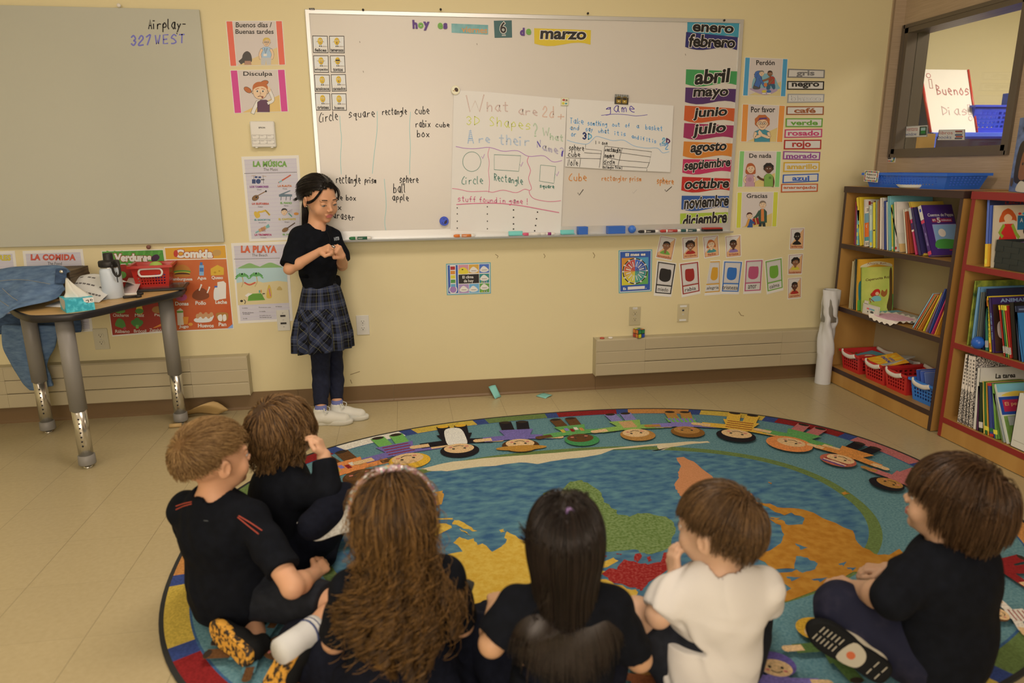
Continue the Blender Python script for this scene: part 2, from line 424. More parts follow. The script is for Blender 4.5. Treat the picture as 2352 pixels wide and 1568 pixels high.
# ---------------------------------------------------------------- boards and what is written and stuck on them
def crop(ox, oy, s, y): return lambda x, v: wallp(ox+x/s, oy+v/s, y)
NW = (0,-1,0)
def ring(mb, x0, x1, z0, z1, w, ya, yb, m, bev=.003):
    o = [(x0, z0),(x1, z0),(x1, z1),(x0, z1)]; i = [(x0+w, z0+w),(x1-w, z0+w),(x1-w, z1-w),(x0+w, z1-w)]
    b = bev; o2 = [(x0+b, z0+b),(x1-b, z0+b),(x1-b, z1-b),(x0+b, z1-b)]
    vs = [(x, ya, z) for x, z in o]+[(x, yb+b, z) for x, z in o]+[(x, yb, z) for x, z in o2]+[(x, yb, z) for x, z in i]+[(x, ya, z) for x, z in i]
    mb.add(vs, [(r*4+k, r*4+(k+1) % 4,(r+1) % 5*4+(k+1) % 4,(r+1) % 5*4+k) for r in range(5) for k in range(4)], m); return mb
M_BOARD = mat('#cfbda8', .28, spec=.5, name='whiteboard_enamel')
C_ = lambda h, r=.55: mat(h, r)
BLK, TEAL = C_('#1d1a19', .5), C_('#8dbcb0')
# main whiteboard
BX0, BX1, BZ0, BZ1 = 0.0,2.4136,.9618,2.1507
wb = thing('whiteboard', 'large wall whiteboard in an aluminium frame, covered with writing and month banners', 'whiteboard')
MB().bb((BX0+.01,-.014, BZ0+.01),(BX1-.01,0, BZ1-.01), M_BOARD).build('panel', wb)
fr_ = ring(MB(), BX0, BX1, BZ0, BZ1,.021,0,-.021, M_ALU).build('frame', wb)
sh = Sheet(crop(680,0,19.6,-.0213), NW, .0003); sh.poly([(575,362),(825,362),(850,452),(600,448)], BLK); sh.text('Quartet', 635,385,810,435, M_WHITE, .01); sh.build('maker_plate', parent=fr_)
tz0 = wallp(1681,533,-.085).z
mb = MB(); mb.prism([(BX0+.012, y, z) for y, z in ((-.0185, tz0+.05),(-.0185, tz0),(-.085, tz0-.004),(-.088, tz0+.006),(-.0845, tz0+.007),(-.083, tz0+.002),(-.0218, tz0+.006),(-.0218, tz0+.05))], (BX1-BX0-.024,0,0), M_ALU); mb.build('marker_tray', wb)
for px, py in ((834,23),(1012,22),(1350,31),(1663,47)):
    MB().lathe([(.006,0),(.006,.006),(.004,.009)], BLK, wallp(px, py, -.021), 10, rot=Matrix.Rotation(math.pi/2,3, 'X')).build('clip_peg', wb)
W = Sheet(crop(720,230,3.92,-.0141), NW, .0003)
for t, x0, y0, x1, h, sl in (('Circle', 50,200,222,72,-.14),('square', 315,156,556,62,-.03),('rectangle', 618,132,842,52,-.03),('cube', 912,124,1046,58,-.02),('rabix', 918,243,1055,55,-.02),('cube', 1098,240,1228,36,0),
        ('box', 930,330,1046,52,0),('rectangle', 203,745,425,66,.02),('prism', 460,745,566,48,0),('sphere', 774,742,948,56,0),('ball', 716,832,834,72,0),('apple', 708,900,860,50,.04),
        ('tissue box', 88,892,384,40,.03),('box', 128,982,254,44,.02),('Earaser', 142,1052,372,56,.14)):
    W.hand(t, x0, y0, x1, h*1.12, BLK, 5.5, sl)
for p in ([(236,142),(244,260),(252,350),(244,520),(250,665)],[(574,100),(574,250),(560,380),(545,500),(530,660)],[(873,105),(866,250),(872,420),(868,560),(867,668)],[(637,710),(648,830),(655,960),(642,1090),(655,1195)]):
    W.line(crom(p, 6), 4.2, TEAL)
W.fn = crop(1020,180,4.126,-.0141); OR = C_('#cf8038'); 
W.hand('Cube', 1180,968,1355,66, OR, 6); W.hand('rectangler prism', 1492,968,1870,46, OR, 4.5,.01); W.hand('sphere', 2015,995,2178,56, OR, 6,.04)
W.line([(1268,1085),(1280,1106),(1318,1053)], 6, BLK); W.line([(2092,1055),(2104,1072),(2156,1026)], 6, BLK); W.line([(1785,1075),(1792,1090),(1825,1055)], 3, C_('#a89c90'))
W.fn = pxfn(-.0141)
for x, y in ((834,163),(826,95),(1574,124),(1095,100)): W.line([(x, y),(x+.8, y+3)], 1.3, C_('#8a7a68'))
W.build('writing', parent=wb)
# left glass board
gx = wallp(457,22,-.02).x; gz1 = wallp(457,22,-.02).z; gz0 = wallp(503,556,-.02).z
M_GBOARD = mat('#b3a891', .13, spec=.6, name='frosted_glass_board')
gb = thing('glass_board', 'frameless frosted glass writing board at the left end of the wall', 'whiteboard')
MB().box(((gx-2.6)/2,-.014,(gz0+gz1)/2),(gx+2.6,.012, gz1-gz0), M_GBOARD, bev=.0015).build('glass_panel', gb)
MB().bb((-2.45,-.008, gz0+.12),(gx-.15,-.001, gz1-.12), M_ALU).build('backing', gb)
W = Sheet(crop(0,0,3.36,-.0201), NW, .0003); VI = C_('#6d67a8')
W.hand('Airplay-', 1142,222,1442,72, BLK, 7,0); W.line([(1362,255),(1368,262)], 6, BLK)
W.hand('327', 1008,352,1170,75, VI, 9,-.04); W.hand('WEST', 1190,340,1430,66, VI, 8,-.04); W.build('writing', parent=gb)
def knob(px, py, c, lab, r=.011, y=-.02):
    p = wallp(px, py, y); o = MB().lathe([(r*.75,0),(r, .003),(r, .009),(r*.7,.0125)], c, (0,0,0), 20, rot=Matrix.Rotation(math.pi/2,3, 'X')).build('magnet'); o.location = p; return tag(o, lab, 'magnet')
knob(274,13, M_WHITE, 'round white magnet at the top edge of the glass board', .0095); knob(342,567, C_('#7a4a3c'), 'round brown magnet at the bottom edge of the glass board')
# ---- foam magnet letters, date cards, banners
def fletter(ch, px, py, hpx, c, lab):
    vs, fs, bx = glyphs(ch, .055); a = wallp(px, py, -.0142); b = wallp(px, py+hpx, -.0142); k = (a-b).length/(bx[3]-bx[1]); d = .006; mb = MB()
    P = [Vector((a.x+(x-bx[0])*k, -.0142, b.z+(y-bx[1])*k)) for x, y in vs]; n = len(P)
    mb.add([p+Vector((0,-d, 0)) for p in P], fs, c)
    ec = {}
    for f in fs:
        for i in range(len(f)):
            e = tuple(sorted((f[i], f[(i+1) % len(f)]))); ec[e] = ec.get(e, 0)+1
    mb.add(P+[p+Vector((0,-d, 0)) for p in P],[(e[0], e[1], e[1]+n, e[0]+n) for e, q in ec.items() if q == 1], c)
    recenter(tag(mb.build('magnet_letter'), lab, 'magnet letter', 'foam magnet letters spelling the date'))
PU, GN = C_('#5a3574'), C_('#6f9f42')
for a in (('h', 947,46,20, PU, 'purple foam letter h, first letter of hoy'),('o', 960,52,13, GN, 'green foam letter o in the middle of hoy'),('y', 972,50,20, PU, 'purple foam letter y, last letter of hoy'),('e', 1005,52.5,14, GN, 'green foam letter e of es beside the viernes card'),
          ('s', 1018,53,14, PU, 'purple foam letter s of es beside the viernes card'),('d', 1194,64,18, PU, 'purple foam letter d of de beside the marzo banner'),('e', 1208,66,14, GN, 'green foam letter e of de beside the marzo banner')): fletter(*a)
YB_ = -.0142
def card(tl, tr, br, bl, ox, oy, s, y=YB_, lift=.0012):
    f = lambda p: (ox+p[0]/s, oy+p[1]/s)
    sh = Sheet(quadfn(f(tl), f(tr), f(br), f(bl), y), NW, lift); return sh
U4 = [(0,0),(1,0),(1,1),(0,1)]
sh = card((1132,182),(1415,193),(1414,267),(1133,252), 700,0,3.36); sh.paper(U4, noisemat('#6f9b95', '#86aaa0', 30)); sh.text('viernes', .27,.27,.98,.9, C_('#c98b52'), .02); recenter(sh.build('date_card', 'dusty teal card with orange word viernes', 'date card'))
sh = card((1459,160),(1597,157),(1600,290),(1465,292), 700,0,3.36); sh.paper(U4, C_('#3d5e5a')); sh.text('6', .33,.08,.68,.74, BLK, .02, M_WHITE, .04); sh.text('seis', .42,.78,.64,.9, M_WHITE, .01); recenter(sh.build('date_card', 'square dark green card with a large number 6', 'date card'))
WAVE = [(.0,.93),(.1,1.02),(.22,1.08),(.35,1.07),(.5,.98),(.65,.88),(.78,.84),(.9,.88),(1,.97)]
def banner(word, col, q, ox, oy, s, tb, rise=.18, lift=.0012, lab=None):
    sh = card(*q, ox, oy, s, lift=lift); sh.paper([(0,0),(1,0)]+WAVE[::-1], C_(col))
    u0, v0, u1, v1 = tb; sh.text(word, u0, v0, u1, v1+rise, BLK, .035, M_WHITE, .035,.08, rise)
    recenter(sh.build('month_banner', lab or f'{col_name[word]} banner with the word {word}', 'banner', 'month name banners on the whiteboard'))
col_name = dict(enero='turquoise', febrero='navy blue', marzo='yellow', abril='green', mayo='dark purple', junio='red-orange', julio='magenta', agosto='light orange', septiembre='raspberry pink', octubre='bright red', noviembre='blue', diciembre='lime green')
G, H_ = (1540,30,5.226),(1540,310,6.189)
banner('marzo', '#d3b02c', ((1770,218),(2208,233),(2205,348),(1772,345)), 700,0,3.36,(.1,.12,.92,.66), .0)
banner('enero', '#3f8c9b', ((203,95),(825,125),(815,300),(200,290)), *G, (.1,.15,.9,.7), -.05)
banner('febrero', '#2c2a5e', ((188,228),(805,290),(795,448),(175,420)), *G, (.06,.08,.96,.86), .08,.0032)
banner('abril', '#3f8a4a', ((188,675),(803,700),(795,870),(180,865)), *G, (.17,.0,.86,.78), .22)
banner('mayo', '#4d2a58', ((180,893),(795,912),(785,1080),(173,1080)), *G, (.15,.1,.84,.72), .1)
banner('junio', '#c05326', ((172,1110),(782,1145),(770,1310),(160,1300)), *G, (.17,.12,.84,.75), .22)
banner('julio', '#96284f', ((165,1320),(772,1350),(760,1508),(153,1505)), *G, (.17,.02,.83,.75), .28)
banner('agosto', '#c9762a', ((190,90),(900,122),(885,322),(173,312)), *H_, (.14,.1,.86,.7), .22)
banner('septiembre', '#b52a52', ((178,342),(888,355),(880,535),(167,548)), *H_, (.03,.1,.95,.7), .32)
banner('octubre', '#b3251f', ((165,592),(875,620),(858,800),(152,800)), *H_, (.06,.1,.95,.74), .14)
banner('noviembre', '#2f4f86', ((160,862),(868,865),(852,1050),(152,1070)), *H_, (.05,.08,.95,.76), .2)
banner('diciembre', '#9dab35', ((138,1115),(842,1095),(832,1285),(135,1315)), *H_, (.05,.12,.95,.8), .26)
# ---- eight feelings cards
YEL, YDK = C_('#d8ad2a'), C_('#a87c1c'); SHD = C_('#b5a596')
def face(sh, cx, cy, r, kind, a=1.25):
    """yellow round-faced ball with two feet"""
    sh.ell(cx+.24, cy+r*1.75,.22,.035, SHD); sh.ell(cx, cy, r, r*a, YDK); sh.ell(cx-.01, cy-.01, r*.93, r*a*.93, YEL)
    for s in (-1,1):
        sh.ell(cx+s*r*.32, cy+r*1.72, r*.24, r*.2, BLK); sh.line([(cx+s*r*.28, cy+r*a*.95),(cx+s*r*.3, cy+r*1.6)], .018, BLK)
        if kind != 'tontos': sh.ell(cx+s*r*.36, cy-r*.25, r*.22, r*.27, M_WHITE); sh.ell(cx+s*r*.34, cy-r*.2, r*.1, r*.14, BLK)
        sh.line([(cx+s*r*.15, cy-r*.72),(cx+s*r*.6, cy-r*(.62 if kind in ('tristes', 'buenos', 'temerosos') else .78))], .014, C_('#5a3a14'))
        if kind in ('temerosos', 'enloquecidos', 'felices', 'tontos'): sh.line([(cx+s*r*.95, cy+r*.1),(cx+s*r*1.6, cy+(-.1 if kind == 'enloquecidos' else .25)*r)], .02, C_('#6a5038')); sh.ell(cx+s*r*1.65, cy+(-.15 if kind == 'enloquecidos' else .28)*r, .03,.028, M_WHITE)
    if kind == 'tontos': sh.rect(cx-r*.8, cy-r*.45, cx+r*.8, cy+r*.05, BLK)
    mo = {'felices': (.45,.1), 'tontos': (.42,.16), 'temerosos': (.2,.28), 'enloquecidos': (.4,.2), 'ansiosos': (.35,.08), 'cansados': (.3,.14), 'tristes': (.4,.12), 'buenos': (.42,.14)}[kind]
    sh.ell(cx, cy+r*.5, r*mo[0], r*mo[1]*1.3, C_('#5a2a1c')); sh.ell(cx, cy+r*.45, r*mo[0]*.8, r*mo[1]*.5, M_WHITE if kind not in ('temerosos', 'cansados') else C_('#8a3a2c'))
FE = [('felices', (643,153),(747,155),(752,272),(649,270)),('temerosos', (757,155),(860,155),(863,273),(760,271)),('enloquecidos', (649,288),(752,288),(756,405),(655,403)),('tontos', (763,288),(864,288),(868,405),(768,403)),
      ('ansiosos', (656,416),(760,418),(766,533),(661,533)),('cansados', (769,416),(870,415),(877,531),(776,533)),('tristes', (660,543),(763,545),(768,660),(667,661)),('buenos', (772,546),(874,546),(877,663),(777,661))]
for i, (wd_, *q) in enumerate(FE):
    sh = card(*q, 500,30,2.958); sh.paper(U4, M_PAPER); sh.frame(.02,.02,.98,.98,.04, BLK); sh.rect(.06,.06,.94,.64, C_('#d9cfc4')); face(sh, .5,.32,.17, wd_)
    wdt = min(.86,.11*len(wd_)); sh.text(wd_, .5-wdt/2,.74,.5+wdt/2,.93, BLK, .03)
    recenter(sh.build('feelings_card', f'white feelings card with black border and the word {wd_}', 'card', 'yellow face feelings cards'))
# ---- two big chart papers
F_ = (1020,180,4.126)
def chart(corners, m=None):
    """a large sheet hanging from magnets: subdivided so that it bows a little"""
    sh = Sheet(crop(*F_, -.0222), NW, .0012); sh.paper(corners, m or M_PAPER); return sh
sh = chart([(92,112),(400,128),(1165,195),(1132,850),(1105,1467),(560,1452),(60,1438)])
cD = dict(r=C_('#a85a48'), o=C_('#c8733f'), y=C_('#c6c24c'), g=C_('#5fa262'), b=C_('#4f93bd'), v=C_('#5c4a96'), m=C_('#a869a8'), p=C_('#cf5f7c'), dg=C_('#4d7d6a'))
PP = M_PAPER
for t, x0, y0, x1, h, c, sl in (('W', 165,322,425,160, 'r', -.02),('hat', 400,312,612,84, 'r', 0),('are', 700,340,890,72, 'r', .06),('2d', 930,362,1045,100, 'o', .06),('+', 1065,396,1150,66, 'o', 0),
        ('3D', 205,440,340,80, 'y', 0),('Shapes', 425,445,825,84, 'y', .1),('?', 838,548,890,120, 'g', 0),('W', 920,545,1010,75, 'g', 0),('hat', 1000,578,1130,55, 'g', .12),
        ('A', 212,612,292,125, 'b', 0),('re', 325,608,440,72, 'b', 0),('their', 515,622,815,88, 'b', .05),('N', 875,650,920,62, 'v', 0),('ame?', 925,672,1140,62, 'v', .25)):
    sh.hand(t, x0, y0, x1, h, cD[c], 3.2 if c != 'y' else 5, sl, None if c == 'y' else PP, .03)
for k in range(6): sh.line([(225+k*2,590-k*18),(272-k*3,585-k*18)], 3, cD['b'])
sh.line([(884,600),(910,646)], 10, cD['v']); sh.line([(1122,690),(1116,735)], 14, cD['v'])
sh.line(crom([(112,645),(200,662),(300,665),(430,654),(560,690),(690,684),(800,738),(940,732),(1030,790),(1115,778)], 5), 5, cD['m'])
sh.line(crom([(428,660),(415,720),(428,800),(420,880),(430,980),(422,1080)], 4), 4, cD['p'])
sh.line(crom([(800,740),(788,790),(818,870),(800,950),(828,1040),(805,1068),(820,1110),(860,1142),(960,1163),(1040,1165),(1105,1158)], 4), 5, cD['p'])
sh.line(crom([(78,1042),(150,1052),(250,1072),(400,1068),(460,1078),(560,1058),(680,1082),(760,1050),(810,1062)], 4), 5, cD['p'])
sh.line([(262+86*math.cos(a), 788+93*math.sin(a)) for a in (2*math.pi*i/28 for i in range(28))], 4, cD['dg'], True)
sh.line([(475,722),(726,732),(706,880),(474,864)], 4.5, cD['dg'], True); sh.line([(914,820),(1056,834),(1046,940),(1040,994),(902,972)], 4.5, cD['dg'], True)
sh.hand('Circle', 165,1003,372,72, cD['dg'], 4.5,-.03); sh.hand('Rectangle', 472,965,748,66, cD['dg'], 5,.14); sh.hand('square', 905,1032,1045,34, cD['dg'], 5,.06)
for x, y in ((355,740),(718,815),(1058,905)): sh.line([(x, y),(x+10, y+20),(x+28, y-22)], 4, cD['m'])
sh.hand('stuff found in game !', 128,1162,792,50, cD['p'], 4.5,.04)
sh.line(crom([(118,1194),(300,1184),(530,1184),(745,1208),(920,1240),(1086,1270)], 5), 7, cD['p'])
for x, ys in ((124,(1226,1283,1352,1418)),(409,(1215,1284,1352,1424)),(657,(1246,1316,1378,1426)),(884,(1266,1329,1393,1443))):
    for i, y in enumerate(ys): sh.ell(x-(i*9 if x > 800 else 0), y, 5 if x < 600 else 7,7, BLK, 10)
recenter(sh.build('chart_paper', 'big white chart paper with hand-lettered What are 2d and 3D shapes', 'chart paper'))
sh = chart([(1166,192),(1500,212),(2175,258),(2142,888),(1640,866),(1147,835)])
sh.hand('game', 1524,318,1812,84, cD['v'], 6,0); sh.line(crom([(1490,350),(1620,338),(1740,346),(1820,356),(1925,345)], 5), 5.5, cD['v'])
for t, x0, y0, x1, h, sl in (('Take', 1190,425,1325,52,.06),('somthing', 1358,443,1545,44,.05),('out', 1592,455,1665,36,0),('of', 1715,462,1760,36,0),('a', 1820,470,1848,36,0),('basket', 1905,480,2070,42,.1),('and', 1192,488,1280,42,0),('say', 1340,500,1410,42,0),('what', 1458,515,1565,42,.06),('it is', 1618,535,1722,38,.1),('and if it is', 1776,562,2010,34,.22),('two', 2040,640,2100,26,0),('or', 1203,548,1252,44,0)): sh.hand(t, x0, y0, x1, h, cD['b'], 4.5, sl)
sh.hand('3', 1310,575,1352,60, C_('#27325f'), 11); sh.hand('D', 1362,578,1400,56, C_('#6fa3b4'), 9); sh.hand('2', 2062,615,2100,50, C_('#6fa3b4'), 9); sh.hand('D', 2102,620,2140,50, C_('#5a2a55'), 10); sh.hand('2', 2095,672,2125,60, cD['b'], 6)
sh.line(crom([(1165,585),(1240,608),(1350,622),(1400,585),(1440,550),(1500,562),(1600,590),(1700,585),(1800,640),(1920,660),(2020,660),(2070,705),(2130,694)], 4), 5, C_('#86aac0'))
sh.hand('I = one', 1430,625,1550,38, BLK, 4,.05); sh.line([(1436,592),(1436,622)], 5, BLK)
for t, x0, y0, x1, h in (('sphere', 1182,682,1328,54),('cube', 1172,738,1292,46),('NoNe', 1168,825,1270,58),('rectangle', 1528,690,1672,34),('square', 1520,745,1612,34),('circle', 1512,808,1618,40),('Rectangler Prism', 1502,852,1672,26)): sh.hand(t, x0, y0, x1, h, BLK, 4.5 if h > 30 else 3,.03)
for p in ([(1340,628),(1338,668),(1490,684),(1470,845)],[(1328,704),(1488,714)],[(1158,752),(1484,762)],[(1292,762),(1284,838)],[(1522,642),(1966,695),(1944,798),(1660,774)],[(1522,642),(1504,815)],[(1516,682),(1956,744)],[(1510,742),(1664,774)],[(1686,660),(1648,822)],[(1502,815),(1680,832),(1920,848),(1920,876)],[(1944,798),(1925,845)],[(1684,832),(1682,864)]): sh.line(p, 4, BLK, hold=True)
recenter(sh.build('chart_paper', 'wide white chart paper headed game, overlapping the taller one', 'chart paper'))
def disc(px, py, rpx, c, y=-.0236, th=.006):
    p = wallp(px, py, y); r = (wallp(px+rpx, py, y)-p).length; sh = Sheet(lambda x, v: p+Vector((x*r, 0,-v*r)), NW, th)
    n = 28; ring_ = [(math.cos(2*math.pi*i/n), math.sin(2*math.pi*i/n)) for i in range(n)]; sh.paper(ring_, c); return sh
sh = disc(1046,207,10, C_('#d9c79f')); sh.ell(-.05,-.05,.85,.85, C_('#e3d3af')); sh.blob([(-.25,.1),(-.2,-.3),(0,-.5),(.3,-.5),(.6,-.25),(.62,.1),(.5,.35),(.1,.35)], C_('#3a2418')); sh.ell(-.3,.15,.25,.18, C_('#c9a87a')); sh.ell(-.55,.15,.07,.07, BLK, 10); recenter(sh.build('magnet', 'round cream magnet with a brown hedgehog at chart corner', 'magnet'))
sh = disc(1020,507.5,10.5, C_('#3346a0')); sh.ell(0,0,.9,.9, C_('#3b50b0')); sh.blob([(.1,.1),(.6,-.3),(.62,.3),(.3,.6),(.0,.55)], C_('#2a1d38')); sh.line(crom([(-.45,.2),(-.35,.5),(-.1,.6)], 4), .1, C_('#1d2450')); sh.line([(-.2,-.45),(.1,-.5)], .1, C_('#1d2450')); recenter(sh.build('magnet', 'round blue laughing face magnet left of the tall chart', 'magnet'))
sh = card((1108,182),(1180,185),(1175,258),(1104,258), *F_, y=-.024, lift=.007); sh.paper(U4, C_('#cdbd92')); sh.rect(.08,.08,.92,.92, C_('#d8cba8')); sh.ell(.35,.3,.2,.14, C_('#b24a3a')); sh.ell(.72,.32,.12,.12, C_('#7a5a4a')); sh.ell(.3,.72,.18,.16, C_('#c8b63a')); sh.ell(.68,.75,.16,.1, C_('#3a8a8a')); sh.line([(.5,.5),(.85,.4)], .05, C_('#8a7a5a')); recenter(sh.build('magnet', 'small square picture magnet where both chart papers meet', 'magnet'))
sh = card((1620,150),(1748,158),(1742,250),(1614,242), *F_, y=-.024, lift=.004); sh.paper(U4, C_('#3a342c')); sh.rect(0,0,1,.3, C_('#8a8478'))
for k in range(6): sh.line([(.05+k*.17,.0),(.12+k*.15,.35)], .03, C_('#4a443a'))
for x in (.12,.55): sh.blob([(x, .3),(x+.18,.18),(x+.34,.3),(x+.34,.9),(x, .9)], C_('#6b5526'), 2); sh.rect(x+.04,.35, x+.3,.52, C_('#1d1812')); sh.rect(x+.02,.56, x+.32,.85, C_('#a07c28')); sh.ell(x+.17,.7,.05,.06, C_('#e0d0a0'), 10)
recenter(sh.build('magnet', 'photo magnet of two yellow trams above the word game', 'magnet'))
# ---- things on the marker tray
TZ = tz0+.0066
def trayp(px, py, y=-.06): p = wallp(px, py, y); return p
def marker(x0, x1, capc, bodyc, lab, py, cap_right=False, txt=True):
    a = trayp(x0, py); b = trayp(x1, py); Lg = b.x-a.x; r = .0088; t = thing('dry_erase_marker', lab, 'marker', (a.x+Lg/2,-.062, TZ+r-.0015), group='dry-erase markers on the tray')
    R = Matrix.Rotation(math.pi/2,3, 'Y'); hL = Lg/2; sgn = -1 if cap_right else 1
    if cap_right: R = Matrix.Rotation(-math.pi/2,3, 'Y')
    MB().lathe([(r*.9,-hL+.03),(r*.95, hL-.004),(r*.7, hL)], M_WHITE, (0,0,0), 14, rot=R).build('barrel', t)
    MB().lathe([(r*.55,-hL),(r*.8,-hL+.004),(r, -hL+.012),(r, -hL+.034)], capc, (0,0,0), 14, rot=R).build('cap', t)
    MB().lathe([(r*.955,-hL+.045),(r*.97, hL-.022)], bodyc, (0,0,0), 14, rot=R).build('label_band', t)
    s2 = Sheet(lambda x, v: Vector((x, -r*.98+.0002, v)), NW, .0); xa = -hL+.05; 
    if txt: s2.text('EXPO', min(sgn*xa, 0) if sgn > 0 else -.012, r*.35,(0.012 if sgn > 0 else hL-.05), -r*.35, M_WHITE, .02)
    if txt:
        me_ = s2.mb; me_.v = [(x, y, -z) for x, y, z in me_.v]; me_.build('lettering', t)
    return t
marker(802,853, C_('#2c6e3a'), C_('#24563a'), 'green marker at the girl\'s end of the tray', 548)
marker(1042,1091, C_('#d9712a'), C_('#cf6f2c'), 'orange marker under the tall chart paper', 541)
marker(1200,1250, C_('#d2546a'), M_WHITE, 'white marker with pink cap half under the chart paper', 538, txt=False)
marker(1240,1274, M_WHITE, C_('#8e2f66'), 'magenta marker half under the chart paper', 537, txt=False)
marker(1466,1512, BLK, C_('#1f1d1c'), 'black marker right of the blue ball', 531)
marker(1516,1563, C_('#b3322a'), C_('#a83028'), 'red marker left of the lime banner', 529)
marker(1562,1607, C_('#1e4a44'), C_('#24403c'), 'dark green marker below the lime banner', 528.5)
BL = mat('#2d5ea6', .5); BL2 = mat('#3a6bb4', .4)
def sblock(x0, x1, y0, y1, d, lab, nm):
    a = trayp(x0, y1,-.08); b = trayp(x1, y0,-.08); o = MB().box((0,0,(b.z-a.z)/2),(b.x-a.x, d, b.z-a.z), BL, bev=.0015).build(nm); o.location = ((a.x+b.x)/2,-.08+d/2, TZ); tag(o, lab, 'block', 'blue wooden solids on the tray')
sblock(1329,1351,517,535,.045, 'small blue cube block on the whiteboard tray', 'cube_block'); sblock(1397,1437,516,534,.045, 'blue rectangular block beside the blue ball on the tray', 'rectangular_block')
o = MB().ball((0,0,0), .023, BL2,20).build('wooden_ball'); p = trayp(1452,526,-.06); o.location = (p.x, -.058, TZ+.022); tag(o, 'blue ball on the whiteboard tray right of the rectangular block', 'ball', 'blue wooden solids on the tray')
for x0, x1, py, lab in ((1168,1200,533, 'teal folded card on the tray beside the pink-capped marker'),(1287,1318,527, 'teal folded card standing on the tray left of the blue cube')):
    a = trayp(x0, py, -.03); b = trayp(x1, py, -.03); mb = MB(); w2 = b.x-a.x; m = C_('#6fb5a4')
    mb.prism([(0, y, z) for y, z in ((-.052,.001),(-.012,.003),(-.006,.022),(-.0048,.022),(-.0108,.0015),(-.052,-.0002))], (w2,0,0), m); o = mb.build('teal_card'); o.location = (a.x, -.022, TZ+.002); tag(o, lab, 'paper')
a = trayp(1616,531,-.07); b = trayp(1659,529,-.07); t = thing('board_eraser', 'red and black board eraser at the right end of the tray', 'eraser', ((a.x+b.x)/2,-.056, TZ))
MB().box((0,0,.006),(b.x-a.x, .046,.0115), BLK, bev=.002).build('felt_pad', t); MB().box((0,0,.0165),(b.x-a.x, .04,.0085), C_('#a3281e'), bev=.0025).build('handle', t)
# ---------------------------------------------------------------- posters, cards, plates and outlets on the yellow wall
WY = 0.0
def wsheet(q, ox, oy, s, name, label, cat, group=None, margin=None, th=.0012, paper=None, fn=None):
    """a printed sheet on the wall; drawing units are those of the close view (ox, oy, s)"""
    sh = Sheet(crop(ox, oy, s, WY), NW, th); sh.paper(list(q), paper or M_PAPER)
    sh._fin = lambda: recenter(sh.build(name, label, cat, group)); return sh
OUT = C_('#3a2c22')
def head(sh, x, y, r, skin, hair, style='short', mood='smile', asp=1.18):
    sk, hr = C_(skin), C_(hair)
    if style == 'long': sh.blob([(x-r*1.25, y-r*.2),(x-r*.8, y-r*1.3),(x+r*.3, y-r*1.5),(x+r*1.2, y-r*.6),(x+r*1.35, y+r*1.1),(x+r*.9, y+r*1.5),(x-r*1.0, y+r*1.5),(x-r*1.45, y+r*.9)], hr)
    if style == 'bob': sh.blob([(x-r*1.2, y-r*.3),(x-r*.7, y-r*1.35),(x+r*.4, y-r*1.4),(x+r*1.2, y-r*.4),(x+r*1.45, y+r*1.0),(x+r*.7, y+r*1.0),(x-r*.7, y+r*1.0),(x-r*1.5, y+r*1.05)], hr)
    if style == 'curly': sh.blob([(x+r*(1.42+.13*(i % 2))*math.cos(2*math.pi*i/16), y-r*.35+r*(1.3+.13*(i % 2))*math.sin(2*math.pi*i/16)) for i in range(16)], hr, 3)
    for s in (-1,1): sh.ell(x+s*r*1.02, y+r*.1, r*.2, r*.28, OUT, 10); sh.ell(x+s*r*1.0, y+r*.1, r*.16, r*.23, sk, 10)
    sh.blob([(x+r*1.04*a, y+r*1.04*b) for a, b in ((-1,-.3),(-.6,-1.1),(.6,-1.1),(1,-.3),(.85,.6),(.3, asp),(-.3, asp),(-.85,.6))], OUT)
    sh.blob([(x+r*a, y+r*b) for a, b in ((-1,-.3),(-.6,-1.1),(.6,-1.1),(1,-.3),(.85,.6),(.3, asp),(-.3, asp),(-.85,.6))], sk)
    if style in ('short', 'bob', 'long', 'curly'): sh.blob([(x-r*1.08, y-r*.15),(x-r*1.0, y-r*.9),(x-r*.4, y-r*1.35),(x+r*.5, y-r*1.3),(x+r*1.05, y-r*.8),(x+r*1.06, y-r*.2),(x+r*.85, y-r*.5),(x+r*.3, y-r*.75),(x-r*.5, y-r*.6),(x-r*.9, y-r*.35)], hr, 3)
    for s in (-1,1):
        sh.ell(x+s*r*.4, y-r*.05, r*.2, r*.17, M_WHITE, 10); sh.ell(x+s*r*.4, y-r*.03, r*.11, r*.13, BLK, 10)
        yb = {'angry': (.12,-.1), 'sad': (-.1,.06)}.get(mood, (0,0)); sh.line([(x+s*r*.2, y-r*(.34-yb[0])),(x+s*r*.62, y-r*(.36-yb[1]))], r*.09, hr)
    sh.line([(x, y+r*.1),(x+r*.12, y+r*.38),(x-r*.04, y+r*.42)], r*.06, C_('#7a4a34'))
    if mood == 'smile': sh.line(crom([(x-r*.4, y+r*.6),(x, y+r*.78),(x+r*.4, y+r*.58)], 4), r*.09, C_('#7a2f26'))
    elif mood == 'grit': sh.rect(x-r*.3, y+r*.6, x+r*.3, y+r*.8, M_WHITE)
    else: sh.line(crom([(x-r*.3, y+r*.75),(x, y+r*.64),(x+r*.3, y+r*.76)], 4), r*.09, C_('#5a2f26'))
def limb(sh, pts, w, c, outl=True):
    if outl: sh.line(crom(pts, 4), w*1.18, OUT)
    sh.line(crom(pts, 4), w, c if not isinstance(c, str) else C_(c))
